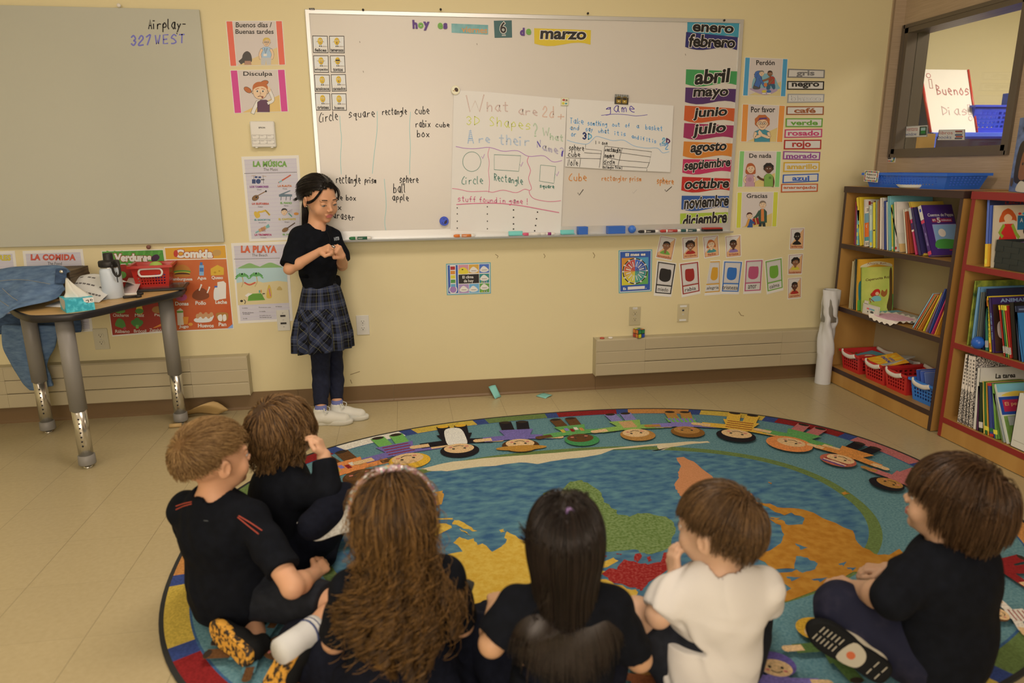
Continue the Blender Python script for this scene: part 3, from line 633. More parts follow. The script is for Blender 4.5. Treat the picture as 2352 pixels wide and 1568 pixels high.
def torso(sh, x, y0, y1, w0, w1, c):
    sh.poly([(x-w0*.62-1, y0),(x+w0*.62+1, y0),(x+w1*1.05, y0+(y1-y0)*.2),(x+w1*1.05, y1),(x-w1*1.05, y1),(x-w1*1.05, y0+(y1-y0)*.2)], OUT)
    sh.poly([(x-w0*.6, y0),(x+w0*.6, y0),(x+w1, y0+(y1-y0)*.22),(x+w1, y1),(x-w1, y1),(x-w1, y0+(y1-y0)*.22)], C_(c))
SK, SKD, SKM, SKL = '#c99a6c', '#5a3423', '#8a5a3c', '#dcb48c'
# -- courtesy posters
def courtesy(q, o, col, txt, tb, label, sand, strips=.115):
    sh = wsheet(q, *o, 'courtesy_poster', label, 'poster'); Q = [Vector(p) for p in q]
    P = lambda u, v: tuple((Q[0]*(1-u)+Q[1]*u)*(1-v)+(Q[3]*(1-u)+Q[2]*u)*v)
    sh.poly([P(.012,.01), P(strips, .01), P(strips, .99), P(.012,.99)], C_(col)); sh.poly([P(1-strips, .01), P(.988,.01), P(.988,.99), P(1-strips, .99)], C_(col))
    sh.poly([P(strips+.01,.012), P(1-strips-.01,.012), P(1-strips-.01,.99), P(strips+.01,.99)], C_('#cbb7a8')); sh.poly([P(strips+.01,.99), P(1-strips-.01,.6), P(1-strips-.01,.99)], C_(sand))
    for t, *b in zip(txt, tb): sh.text(t, *b[0], BLK, .018)
    return sh
A_ = (0,0,3.36)
sh = courtesy([(1742,162),(2180,160),(2205,502),(1775,512)], A_, '#d9604a', ['Buenos días /', 'Buenas tardes'],[(1820,172,2098,212),(1818,226,2112,262)], 'red-striped poster reading Buenos días / Buenas tardes', '#d3b27c')
limb(sh, [(1905,420),(1880,460),(1860,478)], 34, '#4a423c', False); sh.blob([(1870,470),(1875,420),(1905,395),(1935,415),(1945,470),(1920,490),(1890,490)], C_('#4a423c')); sh.poly([(1885,500),(1890,470),(1935,470),(1942,500)], C_('#a87a62'))
torso(sh, 2056,362,445,26,44, '#9fb0bb'); limb(sh, [(2020,385),(2006,420),(2012,450)], 18, SKL); limb(sh, [(2092,385),(2106,420),(2098,450)], 18, SKL); sh.poly([(2014,445),(2094,445),(2090,500),(2058,500),(2054,462),(2048,500),(2014,500)], C_('#b9b0a6')); sh.line([(2044,372),(2048,418),(2062,372)], 4, BLK); sh.rect(2034,415,2060,434, M_WHITE); head(sh, 2058,326,26, SKL, '#c9a44a')
for s in (-1,1): sh.frame(2058+s*11-8,318,2058+s*11+8,332,2, BLK)
sh._fin()
sh = courtesy([(1775,542),(2200,535),(2226,862),(1808,875)], A_, '#c93f7d', ['Disculpa'],[(1878,552,2102,595)], 'pink-striped poster reading Disculpa with a girl cupping her ear', '#d3ac68', .13)
for px_, py_, a in ((1912,694,.6),(2040,640,-.3)): sh.ell(px_, py_, 34,20, OUT, a=a); sh.ell(px_, py_, 31,17, C_('#b4602f'), a=a)
limb(sh, [(1988,790),(1968,830),(1952,868)], 26, M_PAPER); torso(sh, 2034,770,865,34,46, '#5a3448'); limb(sh, [(2072,795),(2108,770),(2082,700)], 22, M_PAPER); sh.blob([(2068,712),(2058,676),(2072,668),(2086,680),(2088,706)], C_(SKL)); head(sh, 2008,706,54, SKL, '#b4602f', 'short', 'sad', 1.05); sh.ell(2026,750,8,9, C_('#8a4a3a'))
sh._fin()
sh = courtesy([(893,530),(1410,550),(1383,1003),(865,992)], (1540,30,5.226), '#4a91b0', ['Perdón'],[(1028,566,1250,625)], 'blue-striped poster reading Perdón with two kneeling boys', '#cdb47c')
sh.blob([(975,890),(1000,780),(1100,730),(1220,740),(1290,860),(1290,915),(1000,920)], C_('#7fa3a6')); sh.blob([(950,905),(1100,900),(1280,915),(1230,960),(1120,982),(1000,940)], C_('#a98f9f'))
sh.blob([(990,910),(1005,855),(1060,850),(1078,890),(1060,915)], C_('#55504c')); limb(sh, [(1045,745),(1060,800),(1040,860)], 64, '#44659c'); limb(sh, [(1020,760),(1030,715),(1075,705)], 26, '#44659c'); limb(sh, [(1075,790),(1110,850),(1130,880)], 24, '#44659c'); head(sh, 1092,725,27, SKL, '#7a7468', 'short', 'sad')
sh.blob([(1160,840),(1240,840),(1255,900),(1230,915),(1200,870),(1190,915),(1150,915)], C_('#34566b')); torso(sh, 1212,760,850,26,36, '#a83c30'); limb(sh, [(1190,780),(1150,800),(1110,812)], 20, SKM); limb(sh, [(1225,800),(1180,850)], 20, SKM); head(sh, 1192,728,27, SKM, '#3a2a24', 'short', 'sad'); sh.ell(1138,862,20,24, C_('#c8743a'))
for x, c in ((1120, '#c9b13a'),(1178, '#3a5f94')): sh.ell(x, 940,28,16, C_(c)); sh.rect(x-22,958, x+22,972, M_WHITE)
sh._fin()
sh = courtesy([(862,1092),(1378,1110),(1347,1552),(840,1545)], (1540,30,5.226), '#d9873a', ['Por favor'],[(965,1122,1255,1192)], 'orange-striped poster reading Por favor with a child in glasses', '#cfae6c', .14)
torso(sh, 1098,1395,1546,50,90, '#3f8088'); limb(sh, [(1020,1440),(1012,1490),(1075,1470)], 32, SKL); limb(sh, [(1175,1440),(1180,1490),(1100,1465)], 32, SKL); sh.blob([(1050,1440),(1065,1405),(1090,1430),(1105,1460),(1070,1465)], C_(SKL)); head(sh, 1100,1325,62, SKL, '#b4602f', 'curly'); sh.poly([(1045,1305),(1065,1258),(1150,1252),(1170,1290),(1150,1270),(1070,1278)], C_('#5a3a6a'))
for s in (-1,1): sh.line([(1100+s*26+22*math.cos(a), 1322+20*math.sin(a)) for a in (2*math.pi*i/14 for i in range(14))], 4, BLK, True)
sh._fin()
sh = courtesy([(980,225),(1577,232),(1550,742),(950,740)], (1540,310,6.189), '#7fb564', ['De nada'],[(1118,262,1432,325)], 'green-striped poster reading De nada with two children talking', '#cfb06a')
torso(sh, 1128,555,732,50,66, '#b98a90'); sh.ell(1125,632,30,32, C_('#a97a84')); limb(sh, [(1068,600),(1046,640),(1066,670)], 24, SKL); limb(sh, [(1188,600),(1202,640),(1190,664)], 24, SKL); head(sh, 1138,478,52, SKL, '#a8542c', 'long')
limb(sh, [(1330,640),(1280,622),(1240,592)], 26, SKD); limb(sh, [(1448,610),(1458,670),(1446,726)], 30, SKD); torso(sh, 1392,550,732,44,62, '#7a9a45'); sh.rect(1395,590,1430,625, C_('#5a7a35')); head(sh, 1392,480,50, SKD, '#221c1a', 'curly')
sh._fin()
sh = courtesy([(945,812),(1535,805),(1510,1302),(928,1325)], (1540,310,6.189), '#c5bd3c', ['Gracias'],[(1080,832,1376,895)], 'yellow-striped poster reading Gracias with a gift being handed over', '#cfb06a')
sh.poly([(1250,1300),(1258,1230),(1345,1230),(1350,1300),(1308,1300),(1300,1250),(1292,1300)], C_('#26302f')); torso(sh, 1308,1050,1245,40,58, '#35503f'); limb(sh, [(1262,1090),(1225,1150),(1195,1180)], 32, '#35503f'); limb(sh, [(1345,1100),(1320,1170),(1255,1215)], 34, '#35503f'); sh.poly([(1285,1050),(1325,1050),(1330,1225),(1285,1225)], C_('#c8743a')); head(sh, 1310,990,42, SKL, '#7a6654')
torso(sh, 1128,1195,1312,24,36, '#32507e'); sh.poly([(1100,1190),(1130,1190),(1100,1290),(1060,1300)], C_('#c98a3a')); head(sh, 1120,1148,36, SKL, '#4a2420'); sh.poly([(1160,1190),(1240,1172),(1262,1262),(1180,1280)], C_('#8e2420')); sh.line([(1200,1182),(1222,1270)], 12, C_('#c8a85a')); limb(sh, [(1145,1225),(1185,1250)], 22, '#32507e')
sh._fin()
# -- colour words
def cword(word, col, q, o, tb, lab):
    sh = wsheet(q, *o, 'color_word_card', lab, 'card', 'Spanish colour word cards', paper=C_(col)); Q = [Vector(p) for p in q]; P = lambda u, v: tuple((Q[0]*(1-u)+Q[1]*u)*(1-v)+(Q[3]*(1-u)+Q[2]*u)*v)
    sh.poly([P(.035,.13), P(.965,.13), P(.965,.87), P(.035,.87)], C_('#cdbfae')); m = C_(col)
    if word == 'blanco': sh.text(word, *tb, C_('#8f8780'), .03); sh.text(word, *tb, C_('#cfc4b6'), .004)
    else: sh.text(word, *tb, m, .035)
    sh._fin()
for a in (('gris', '#77706a', [(1410,668),(1853,682),(1848,782),(1402,775)], G, (1510,690,1728,770), 'grey-bordered card with the word gris, highest of the colour words'),
    ('negro', '#1f1c1b', [(1400,815),(1845,818),(1840,922),(1398,920)], G, (1455,835,1785,905), 'black-bordered card with the word negro'),
    ('blanco', '#98918a', [(1405,968),(1848,970),(1842,1072),(1398,1078)], G, (1432,990,1822,1056), 'pale card with the outlined word blanco'),
    ('café', '#93502a', [(1392,1118),(1842,1118),(1838,1222),(1388,1222)], G, (1482,1138,1742,1200), 'brown-bordered card with the word café'),
    ('verde', '#5f8f2f', [(1382,1262),(1828,1262),(1822,1368),(1380,1368)], G, (1438,1286,1768,1346), 'green-bordered card with the word verde'),
    ('rosado', '#b8385f', [(1372,1395),(1822,1388),(1818,1490),(1365,1498)], G, (1408,1408,1785,1472), 'pink-bordered card with the word rosado'),
    ('rojo', '#a3261f', [(1615,68),(2145,65),(2140,202),(1608,205)], H_, (1728,86,1995,198), 'red-bordered card with the word rojo'),
    ('morado', '#8a3d7d', [(1602,228),(2132,240),(2122,358),(1595,345)], H_, (1642,262,2082,332), 'purple-bordered card with the word morado'),
    ('amarillo', '#c79a2c', [(1608,385),(2122,378),(2118,520),(1600,525)], H_, (1652,412,2085,485), 'yellow-bordered card with the word amarillo'),
    ('azul', '#2d549c', [(1597,562),(2105,545),(2100,660),(1590,685)], H_, (1728,578,1972,652), 'blue-bordered card with the word azul'),
    ('anaranjado', '#b8562a', [(1572,695),(2097,690),(2092,805),(1567,818)], H_, (1602,722,2062,778), 'rust-bordered card with the word anaranjado, lowest of the colour words')): cword(*a)
# -- feelings portraits and colour cards
J_ = (1400,510,4.2375)
def portrait(word, q, skin, hair, style, shirt, mood, lab, yl):
    sh = wsheet(q, *J_, 'feeling_portrait', lab, 'card', 'feelings portrait cards'); Q = [Vector(p) for p in q]; P = lambda u, v: tuple((Q[0]*(1-u)+Q[1]*u)*(1-v)+(Q[3]*(1-u)+Q[2]*u)*v)
    sh.poly([P(.05,.04), P(.95,.04), P(.95,.95), P(.05,.95)], C_('#9c4a36')); sh.poly([P(.075,.055), P(.925,.055), P(.925,.935), P(.075,.935)], C_('#cfc0b2')); sh.poly([P(.925,.055), P(.925,.935), P(.075,.935), P(.075,.75)], C_('#d39f6e'))
    f0 = sh.fn; w = (Q[1]-Q[0]).length; sh.fn = lambda x, v: f0(*P(x, v)); k = .72
    sh.blob([(.22,.76),(.32,.64),(.5,.6),(.68,.64),(.78,.76)], C_(shirt)); sh.rect(.43,.56,.57,.66, C_(skin))
    f1 = sh.fn; sh.fn = lambda x, v: f1(.5+(x-.5), .4+(v-.4)*k); head(sh, .5,.4,.2, skin, hair, style, mood); sh.fn = f1
    wd2 = min(.8,.105*len(word)); sh.text(word, .5-wd2/2, yl, .5+wd2/2, yl+.1, C_('#9a2a26'), .015)
    return sh
S1 = ('#5a3423')
sh = portrait('asustado', [(492,128),(650,155),(605,378),(445,348)], SKM, '#1f1a18', 'short', '#6d9a3f', 'sad', 'portrait card reading asustado, boy with joined hands', .82); sh.blob([(.44,.72),(.47,.58),(.5,.55),(.53,.58),(.56,.72)], C_(SKM)); sh._fin()
portrait('enojada', [(703,148),(862,135),(868,352),(710,367)], SKM, '#2a1a14', 'curly', '#a3261f', 'grit', 'portrait card reading enojada, girl with big dark hair', .8)._fin()
portrait('feliz', [(905,140),(1058,122),(1072,330),(922,355)], SKL, '#b4602f', 'bob', '#3f8079', 'smile', 'portrait card reading feliz, red-haired girl', .8)._fin()
portrait('triste', [(1122,135),(1278,120),(1282,335),(1133,350)], SKD, '#1f1a18', 'short', '#8a6a94', 'sad', 'portrait card reading triste, boy in lilac', .8)._fin()
portrait('enferma', [(1762,57),(1898,52),(1890,268),(1748,268)], '#221b18', '#1a1614', 'short', '#1f1b1a', 'sad', 'very dark portrait card reading enferma beside the corner', .8)._fin()
portrait('hombriento', [(1740,315),(1885,303),(1872,508),(1733,513)], SKM, '#1f1a18', 'curly', '#c9b53a', 'sad', 'portrait card reading hombriento, child in yellow', .83)._fin()
portrait('cansado', [(1735,545),(1868,533),(1865,738),(1732,752)], SKD, '#1f1a18', 'short', '#a3261f', 'sad', 'portrait card reading cansado, lowest in the corner column', .8)._fin()
def colourcard(word, col, q, shape, lab):
    sh = wsheet(q, *J_, 'emotion_card', lab, 'card', 'tall framed emotion cards'); Q = [Vector(p) for p in q]; P = lambda u, v: tuple((Q[0]*(1-u)+Q[1]*u)*(1-v)+(Q[3]*(1-u)+Q[2]*u)*v)
    f0 = sh.fn; sh.fn = lambda x, v: f0(*P(x, v)); u0 = .06 if word != 'alegria' else -.06; m = C_(col)
    R = [(max(u0,.0), .03),(.96,.03),(.96,.92),(max(u0,.0), .92)]
    sh.poly(R, m); sh.rect(max(u0+.06,.0), .06,.9,.665, C_('#c9bbae')); sh.rect(max(u0+.06,.0), .7,.9,.89, C_('#cdc0b2'))
    sh.frame(.1,.075,.86,.65,.008, C_('#a89a8c'))
    sh.blob([(.5+(x-.5)*shape[0]+shape[1], .38+(v-.38)) for x, v in ((.26,.22),(.4,.2),(.6,.21),(.74,.22),(.78,.36),(.76,.5),(.66,.56),(.5,.58),(.34,.56),(.23,.5),(.22,.35))], m)
    wd2 = min(.84,.115*len(word)); sh.text(word, .48-wd2/2,.745,.48+wd2/2,.855, BLK, .008)
    return sh._fin()
colourcard('miedo', '#211e1d', [(462,372),(652,400),(600,728),(430,715)], (1.1,0), 'black-framed emotion card reading miedo')
colourcard('rabia', '#94241f', [(675,400),(868,375),(885,695),(703,733)], (.85,0), 'dark red-framed emotion card reading rabia')
colourcard('alegria', '#c98f2a', [(982,372),(1078,368),(1078,703),(922,715)], (1.0,.02), 'folded yellow emotion card reading alegria')
colourcard('tristeza', '#2f66a6', [(1105,372),(1298,378),(1258,703),(1080,700)], (.9,0), 'blue-framed emotion card reading tristeza')
colourcard('amor', '#b04c68', [(1318,368),(1497,358),(1475,690),(1300,700)], (1.0,0), 'rose-framed emotion card reading amor')
colourcard('calma', '#6d9a34', [(1505,375),(1680,340),(1692,662),(1530,703)], (.9,0), 'green-framed emotion card reading calma')
# -- month wheel
sh = wsheet([(88,275),(415,265),(408,672),(90,692)], *J_, 'month_wheel_poster', 'blue poster El mes es with a round colour wheel of months', 'poster', paper=C_('#5d9aa0')); f0 = sh.fn; Q = [Vector(p) for p in ((88,275),(415,265),(408,672),(90,692))]
sh.fn = lambda u, v: f0(*((Q[0]*(1-u)+Q[1]*u)*(1-v)+(Q[3]*(1-u)+Q[2]*u)*v))
sh.rect(.03,.02,.97,.98, M_PAPER); sh.rect(.045,.035,.955,.965, C_('#2f5296')); sh.text('El mes es', .2,.07,.8,.145, M_PAPER, .05, BLK, .03)
for x0, y0, x1, y1, c in ((.09,.18,.49,.5, '#d0892f'),(.49,.18,.89,.5, '#4f93ae'),(.09,.5,.49,.82, '#cdb92f'),(.49,.5,.89,.82, '#5f9a4c')): sh.rect(x0, y0, x1, y1, C_(c))
sh.ell(.49,.5,.375,.305, BLK, 40); sh.ell(.49,.5,.345,.28, M_PAPER, 40)
for k, c in enumerate(('#3a5fae', '#2f4a94', '#35548f', '#2f7f78', '#3a8a80', '#3f9078', '#c9b93a', '#d0b032', '#cf9a34', '#c85a34', '#b8382f', '#c04a44')):
    a0 = -math.pi/2+k*math.pi/6; n = 6; sh.poly([(.49,.5)]+[(.49+.335*math.cos(a0+.02+j*(math.pi/6-.04)/n), .5+.272*math.sin(a0+.02+j*(math.pi/6-.04)/n)) for j in range(n+1)], C_(c), True)
    am = a0+math.pi/12; sh.z += 4e-5; sh.line([(.49+.14*math.cos(am), .5+.115*math.sin(am)),(.49+.27*math.cos(am), .5+.22*math.sin(am))], .028, C_('#cfc4b6')); sh.z -= 4e-5; a1 = a0
    sh.line([(.49+.36*math.cos(a0), .5+.293*math.sin(a0)),(.49+.361*math.cos(a0+.05), .5+.294*math.sin(a0+.05))], .03, M_PAPER)
sh.z += 1e-4; sh.text('Es', .13,.87,.22,.93, M_PAPER, .04); sh.rect(.27,.86,.79,.93, M_PAPER); sh.text('.', .82,.91,.84,.93, M_PAPER); sh._fin()
# -- weather chart
I_ = (1000,500,5.113); q = [(125,540),(648,522),(652,888),(135,908)]
sh = wsheet(q, *I_, 'weather_poster', 'blue-edged weather chart El clima de hoy on the bare wall', 'poster', paper=C_('#5d9aa0')); f0 = sh.fn; Q2 = [Vector(p) for p in q]; sh.fn = lambda u, v: f0(*((Q2[0]*(1-u)+Q2[1]*u)*(1-v)+(Q2[3]*(1-u)+Q2[2]*u)*v))
sh.rect(.02,.03,.98,.97, M_PAPER); sh.rect(.035,.05,.26,.945, C_('#2f5296'))
for x0, y0, x1, y1, c in ((.275,.05,.5,.33, '#c9848c'),(.51,.05,.735,.33, '#cf9a3c'),(.745,.05,.965,.33, '#4668ac'),(.275,.36,.735,.65, '#1f1b1a'),(.745,.36,.965,.65, '#2f8078'),(.275,.67,.5,.955, '#a585a8'),(.51,.67,.735,.955, '#6aa0bc'),(.745,.67,.965,.955, '#5f943f')): sh.rect(x0, y0, x1, y1, C_(c))
sh.line([(.15,.1),(.15,.8)], .13, M_PAPER); sh.ell(.145,.83,.095,.13, M_PAPER)
for k, c in enumerate(('#a8282a', '#cf7f2c', '#d3bd34', '#4f8a3f', '#5d9ab0')): sh.rect(.095,.09+k*.14,.2,.2+k*.14, C_(c))
sh.ell(.145,.83,.075,.1, C_('#9a72a0')); sh.text('El clima', .36,.4,.61,.49, M_PAPER, .02); sh.text('de hoy', .39,.52,.61,.64, M_PAPER, .02)
sh.blob([(.285,.33),(.3,.18),(.39,.13),(.47,.2),(.495,.33)], C_('#d8bd34')); sh.ell(.365,.2,.02,.02, BLK, 8)
for cx, cy in ((.62,.23),(.855,.22),(.855,.5),(.39,.83),(.61,.84),(.855,.79)): sh.blob([(cx-.1, cy+.03),(cx-.07, cy-.05),(cx-.01, cy-.11),(cx+.06, cy-.05),(cx+.1, cy+.03),(cx+.04, cy+.08),(cx-.05, cy+.08)], M_PAPER); sh.line([(cx-.05, cy+.02),(cx+.05, cy+.02)], .014, C_('#6a5a50'))
for cx, c in ((.8, '#c9b53a'),(.85, '#c9848c'),(.9, '#a585a8')): sh.ell(cx, .62,.012,.025, C_(c), 8); sh.ell(cx, .92,.012,.025, C_(c), 8)
sh._fin()
# -- vocabulary posters
LAV = C_('#c3b6b4'); LAV2 = C_('#b9a9b2')
def vocab(q, o, title, tcol, sub, tb, sb, label, dots, nl=20):
    sh = wsheet(q, *o, 'vocabulary_poster', label, 'poster'); Q = [Vector(p) for p in q]; P = lambda u, v: tuple((Q[0]*(1-u)+Q[1]*u)*(1-v)+(Q[3]*(1-u)+Q[2]*u)*v)
    sh.poly([P(.045,.035), P(.955,.035), P(.955,.97), P(.045,.97)], LAV)
    for k in range(nl): v = .05+k*.92/nl; sh.line([P(.045, v), P(.955, v)], (Q[3]-Q[0]).length*.004, LAV2, hold=True)
    sh.z += sh.step
    if title: sh.text(title, *tb, C_(tcol), .05, C_('#4a3a30'), .012, sp=1.1); sh.text(sub, *sb, BLK, .0)
    a, b = dots; n = 34
    for k in range(n):
        x = a[0]+(b[0]-a[0])*k/n; y = a[1]+(b[1]-a[1])*k/n; d = (b[0]-a[0])/n; sh.line([(x, y),(x+d*.45, y)], d*.35, BLK, hold=True)
    sh.z += sh.step; return sh, P
B_ = (500,30,2.958); C4 = (520,340,3.563)
sh, P = vocab([(122,70),(592,58),(640,745),(188,765)], C4, 'LA MÚSICA', '#6a9440', 'The Music', (218,96,496,154),(304,163,422,186), 'lavender poster La música with eight instruments', ((150,208),(580,197)))
bl, br_ = C_('#2d3f66'), C_('#7a5430')
sh.ell(262,272,20,20, bl); sh.rect(210,255,240,290, bl); sh.rect(282,255,312,262, BLK); sh.rect(232,230,255,245, bl); sh.rect(262,232,284,246, bl)
for x in (222,300): sh.line([(x, 225),(x+6,290)], 2.5, BLK)
sh.line([(205,228),(240,224)], 3, C_('#a8824a')); sh.line([(295,228),(326,232)], 3, C_('#a8824a'))
sh.line([(428,282),(524,222)], 11, C_('#b85238')); sh.line([(432,280),(452,268)], 11, C_('#7aa0a0')); 
sh.line([(255,390),(325,352)], 7, br_); sh.ell(238,408,30,22, BLK, a=-.5); sh.ell(238,408,27,20, br_, a=-.5); sh.ell(246,402,8,8, BLK); sh.ell(324,353,8,8, BLK)
sh.poly([(430,380),(520,345),(526,350),(470,376),(538,378),(538,396),(432,398)], C_('#5a6a72'))
for x in (448,490,524): sh.line([(x, 398),(x-2,426)], 5, C_('#4a5860'))
sh.line(crom([(236,545),(250,565),(270,555),(262,525),(290,520),(318,512),(335,525),(352,545)], 4), 15, C_('#c9a13a')); sh.line([(318,505),(352,545)], 3, BLK); sh.ell(244,540,16,24, C_('#c9a13a'), a=-.5)
head(sh, 474,522,22, SKL, '#26211f'); sh.line([(512,535),(535,558)], 9, C_('#3f8a70')); sh.ell(512,535,7,7, C_('#7a8a80'))
for k in range(3): sh.line([(500,520),(540,500+k*12)], 1.5, C_('#6a5a60'))
sh.ell(572,537,20,11, C_('#cf8434'))
sh.line([(242,690),(330,645)], 10, C_('#6f9f94')); sh.poly([(322,640),(345,618),(356,645),(335,655)], C_('#6f9f94')); sh.line([(275,672),(315,652)], 26, C_('#b88a5a'))
for k in range(3): sh.line([(286+k*11,650),(296+k*11,680)], 4, C_('#8e3f34'))
sh.ell(482,668,28,17, br_, a=-.45); sh.line([(498,655),(560,612)], 8, C_('#4a3020'))
for t, x0, x1, y, c in (('LOS TAMBORES', 192,345,307, '#8a4a80'),('LA FLAUTA', 422,536,301, '#c06a30'),('LA GUITARRA', 210,350,446, '#b84a34'),('EL PIANO', 442,536,440, '#6f9a4a'),('EL SAXOFÓN', 230,358,576, '#4f8a88'),('EL CANTANTE', 428,568,572, '#c0a63c'),('LA TROMPETA', 232,372,700, '#a83a60'),('EL VIOLÍN', 462,565,696, '#6f9a4a')): sh.text(t, x0, y, x1, y+17, C_(c), .045)
for t, x, y in (('Drums', 270,334),('Flute', 480,328),('Guitar', 280,474),('Piano', 490,466),('Saxophone', 296,605),('Singer', 498,600),('Trumpet', 304,728)): sh.text(t, x-len(t)*3.5, y, x+len(t)*3.5, y+9, BLK)
sh._fin()
sh, P = vocab([(38,778),(500,762),(545,1412),(98,1435)], C4, 'LA PLAYA', '#c85a38', 'The Beach', (120,798,412,856),(210,864,336,886), 'lavender poster La playa showing a beach with palms', ((64,908),(440,900)))
for c0, w0 in (((190,965), 95),((360,960), 100)): sh.blob([(c0[0]-w0,985),(c0[0]-w0*.5, c0[1]-8),(c0[0], c0[1]-24),(c0[0]+w0*.5, c0[1]-8),(c0[0]+w0,978),(c0[0], 986)], C_('#7fa060'))
sh.poly([(76,985),(490,975),(500,1100),(84,1110)], C_('#a9bab4')); sh.poly([(84,1104),(130,1095),(160,1108),(260,1088),(300,1100),(420,1085),(500,1094),(512,1265),(95,1285)], C_('#cdb583'))
for x, y in ((130,1050),(245,1045)):
    sh.line(crom([(x, y),(x+8, y+45),(x-5 if x < 200 else x-10, y+85)], 4), 8, C_('#b59a68'))
    for a in range(7): an = math.pi*(.95+a*.18); sh.line(crom([(x, y),(x+30*math.cos(an), y+22*math.sin(an)-6),(x+54*math.cos(an), y+30*math.sin(an)+14)], 3), 11, C_('#4f8a4a' if a % 2 else '#5f9a55'))
sh.line(crom([(150,1100),(190,1118),(235,1100)], 4), 12, C_('#c0523a')); sh.poly([(185,1192),(285,1186),(318,1242),(175,1250)], C_('#5f8f2f'))
for k in range(3): sh.line([(190,1205+k*14),(300,1200+k*14)], 4, C_('#4a7424'))
sh.poly([(152,1205),(180,1185),(215,1190),(170,1218)], M_PAPER); sh.blob([(330,1222),(334,1160),(350,1116),(368,1160),(370,1222)], C_('#c9a03c')); sh.line([(350,1150),(362,1210)], 8, C_('#b8607a'))
sh.blob([(415,1160),(420,1142),(436,1130),(452,1144),(456,1160)], C_('#b89a58')); sh.ell(125,1250,12,9, BLK); sh.line(crom([(145,1240),(158,1255),(150,1272)], 3), 5, BLK); sh.ell(272,1172,6,12, C_('#4a8a80')); sh.ell(285,1170,5,14, C_('#c07a34')); sh.line([(298,1190),(314,1190)], 7, BLK)
for t, x, y in (('La arena', 130,1302),('El protector solar', 266,1298),('La hamaca', 404,1290),('El tubo de buceo', 134,1340),('La toalla', 270,1330),('La tabla de surf', 410,1326),('el snorkel', 136,1352),('Las gafas de sol', 272,1364),('El castillo', 412,1362),('La ola', 138,1388),('los lentes de sol', 274,1378),('de arena', 414,1375)): sh.text(t, x, y, x+len(t)*5.6, y+9, BLK)
sh._fin()
A2 = (0,520,2.703)
sh, P = vocab([(140,152),(513,140),(578,650),(202,668)], A2, 'LA COMIDA', '#c4523f', 'The Food', (192,172,470,210),(296,220,384,238), 'lavender poster La comida partly hidden behind the table', ((160,255),(520,243)))
for x, y, c in ((430,275, '#c98f3a'),(455,285, '#b87a3a'),(485,272, '#5a4a3a'),(492,310, '#4a7a3a'),(455,312, '#b8503a'),(420,330, '#c9a83a')): sh.rect(x-10, y-10, x+10, y+10, C_(c))
for k in range(5): sh.text('El pan', 500,590+k*12,545,597+k*12, BLK)
sh._fin()
sh, P = vocab([(-290,168),(92,150),(152,658),(-228,676)], A2, 'LOS COLORES', '#c9b23c', 'The Colors', (-250,176,68,212),(-160,224,-60,242), 'lavender poster ending in RES at the left edge', ((-270,268),(92,262))); sh._fin()
# -- food posters
q = [(630,152),(1015,140),(1090,652),(697,682)]
sh = wsheet(q, *A2, 'vegetable_poster', 'red and green poster Verduras behind the red basket', 'poster'); sh.poly([(634,156),(1011,146),(1022,220),(642,236)], C_('#4a8a34')); sh.poly([(643,240),(1023,226),(1084,642),(700,674)], C_('#93241a'))
for k in range(8): sh.line([(650+k*46,235),(668+k*46,156)], 14, C_('#57963c'))
sh.text('Verduras', 708,168,940,218, M_PAPER, .06, C_('#8e2a1e'), .05); sh.poly([(645,222),(690,190),(704,200),(660,224)], C_('#d07a2c')); sh.ell(965,195,28,20, C_('#3a1f38'), a=-.5); sh.line([(985,180),(1005,165)], 6, C_('#4a7a3a'))
for t, x0, x1, y in (('Chicharos', 702,800,540),('Maiz', 838,896,540),('Papa', 960,1018,540),('Rábano', 716,806,640),('Brócoli', 832,910,638),('Zanahória', 928,1030,632)): sh.text(t, x0, y, x1, y+20, C_('#c9b7a4'), .02)
sh.ell(745,525,34,14, C_('#5f8a3a')); sh.blob([(850,540),(848,500),(866,478),(884,500),(886,540)], C_('#c9a83a')); sh.ell(866,525,26,16, C_('#4a7a34')); sh.ell(982,516,38,22, C_('#9a6a34'))
sh.blob([(715,610),(735,570),(770,585),(780,630),(740,625)], C_('#4a7a34')); sh.ell(775,632,10,10, C_('#a83a4a'))
for dx, dy in ((-20,0),(0,-14),(20,0),(-10,10),(12,10)): sh.ell(852+dx, 595+dy, 18,16, C_('#3f7434'))
sh.rect(844,610,862,632, C_('#6a9a4a')); sh.poly([(950,628),(1010,598),(1016,612),(960,630)], C_('#d07a2c'))
for x, y in ((720,300),(760,300),(730,420)): sh.ell(x, y, 26,22, C_('#5f8a3a'))
sh._fin()
q = [(1018,128),(1402,112),(1452,635),(1090,652)]
sh = wsheet(q, *A2, 'food_poster', 'orange and yellow poster Comida with rows of food', 'poster'); sh.poly([(1024,134),(1398,118),(1405,196),(1032,204)], C_('#d0942c')); og = noisemat('#b8451f', '#cf8a4c', 1.5,.55, lo=.4, hi=.75); sh.poly([(1034,210),(1406,202),(1446,630),(1094,646)], og)
sh.text('Comida', 1090,142,1322,196, M_PAPER, .06, C_('#a83a20'), .05); sh.ell(1092,168,14,22, C_('#b8382a')); sh.blob([(1318,160),(1340,144),(1370,150),(1368,176),(1330,182)], C_('#b88a4a'))
bun, grn = C_('#b8752f'), C_('#5f8a34')
sh.blob([(1085,276),(1095,250),(1130,236),(1165,248),(1180,276)], bun); sh.ell(1132,280,54,10, grn); sh.ell(1132,288,50,8, C_('#c9b03a')); sh.ell(1132,295,48,10, C_('#5a2e1c')); sh.blob([(1088,298),(1178,298),(1165,312),(1100,312)], bun)
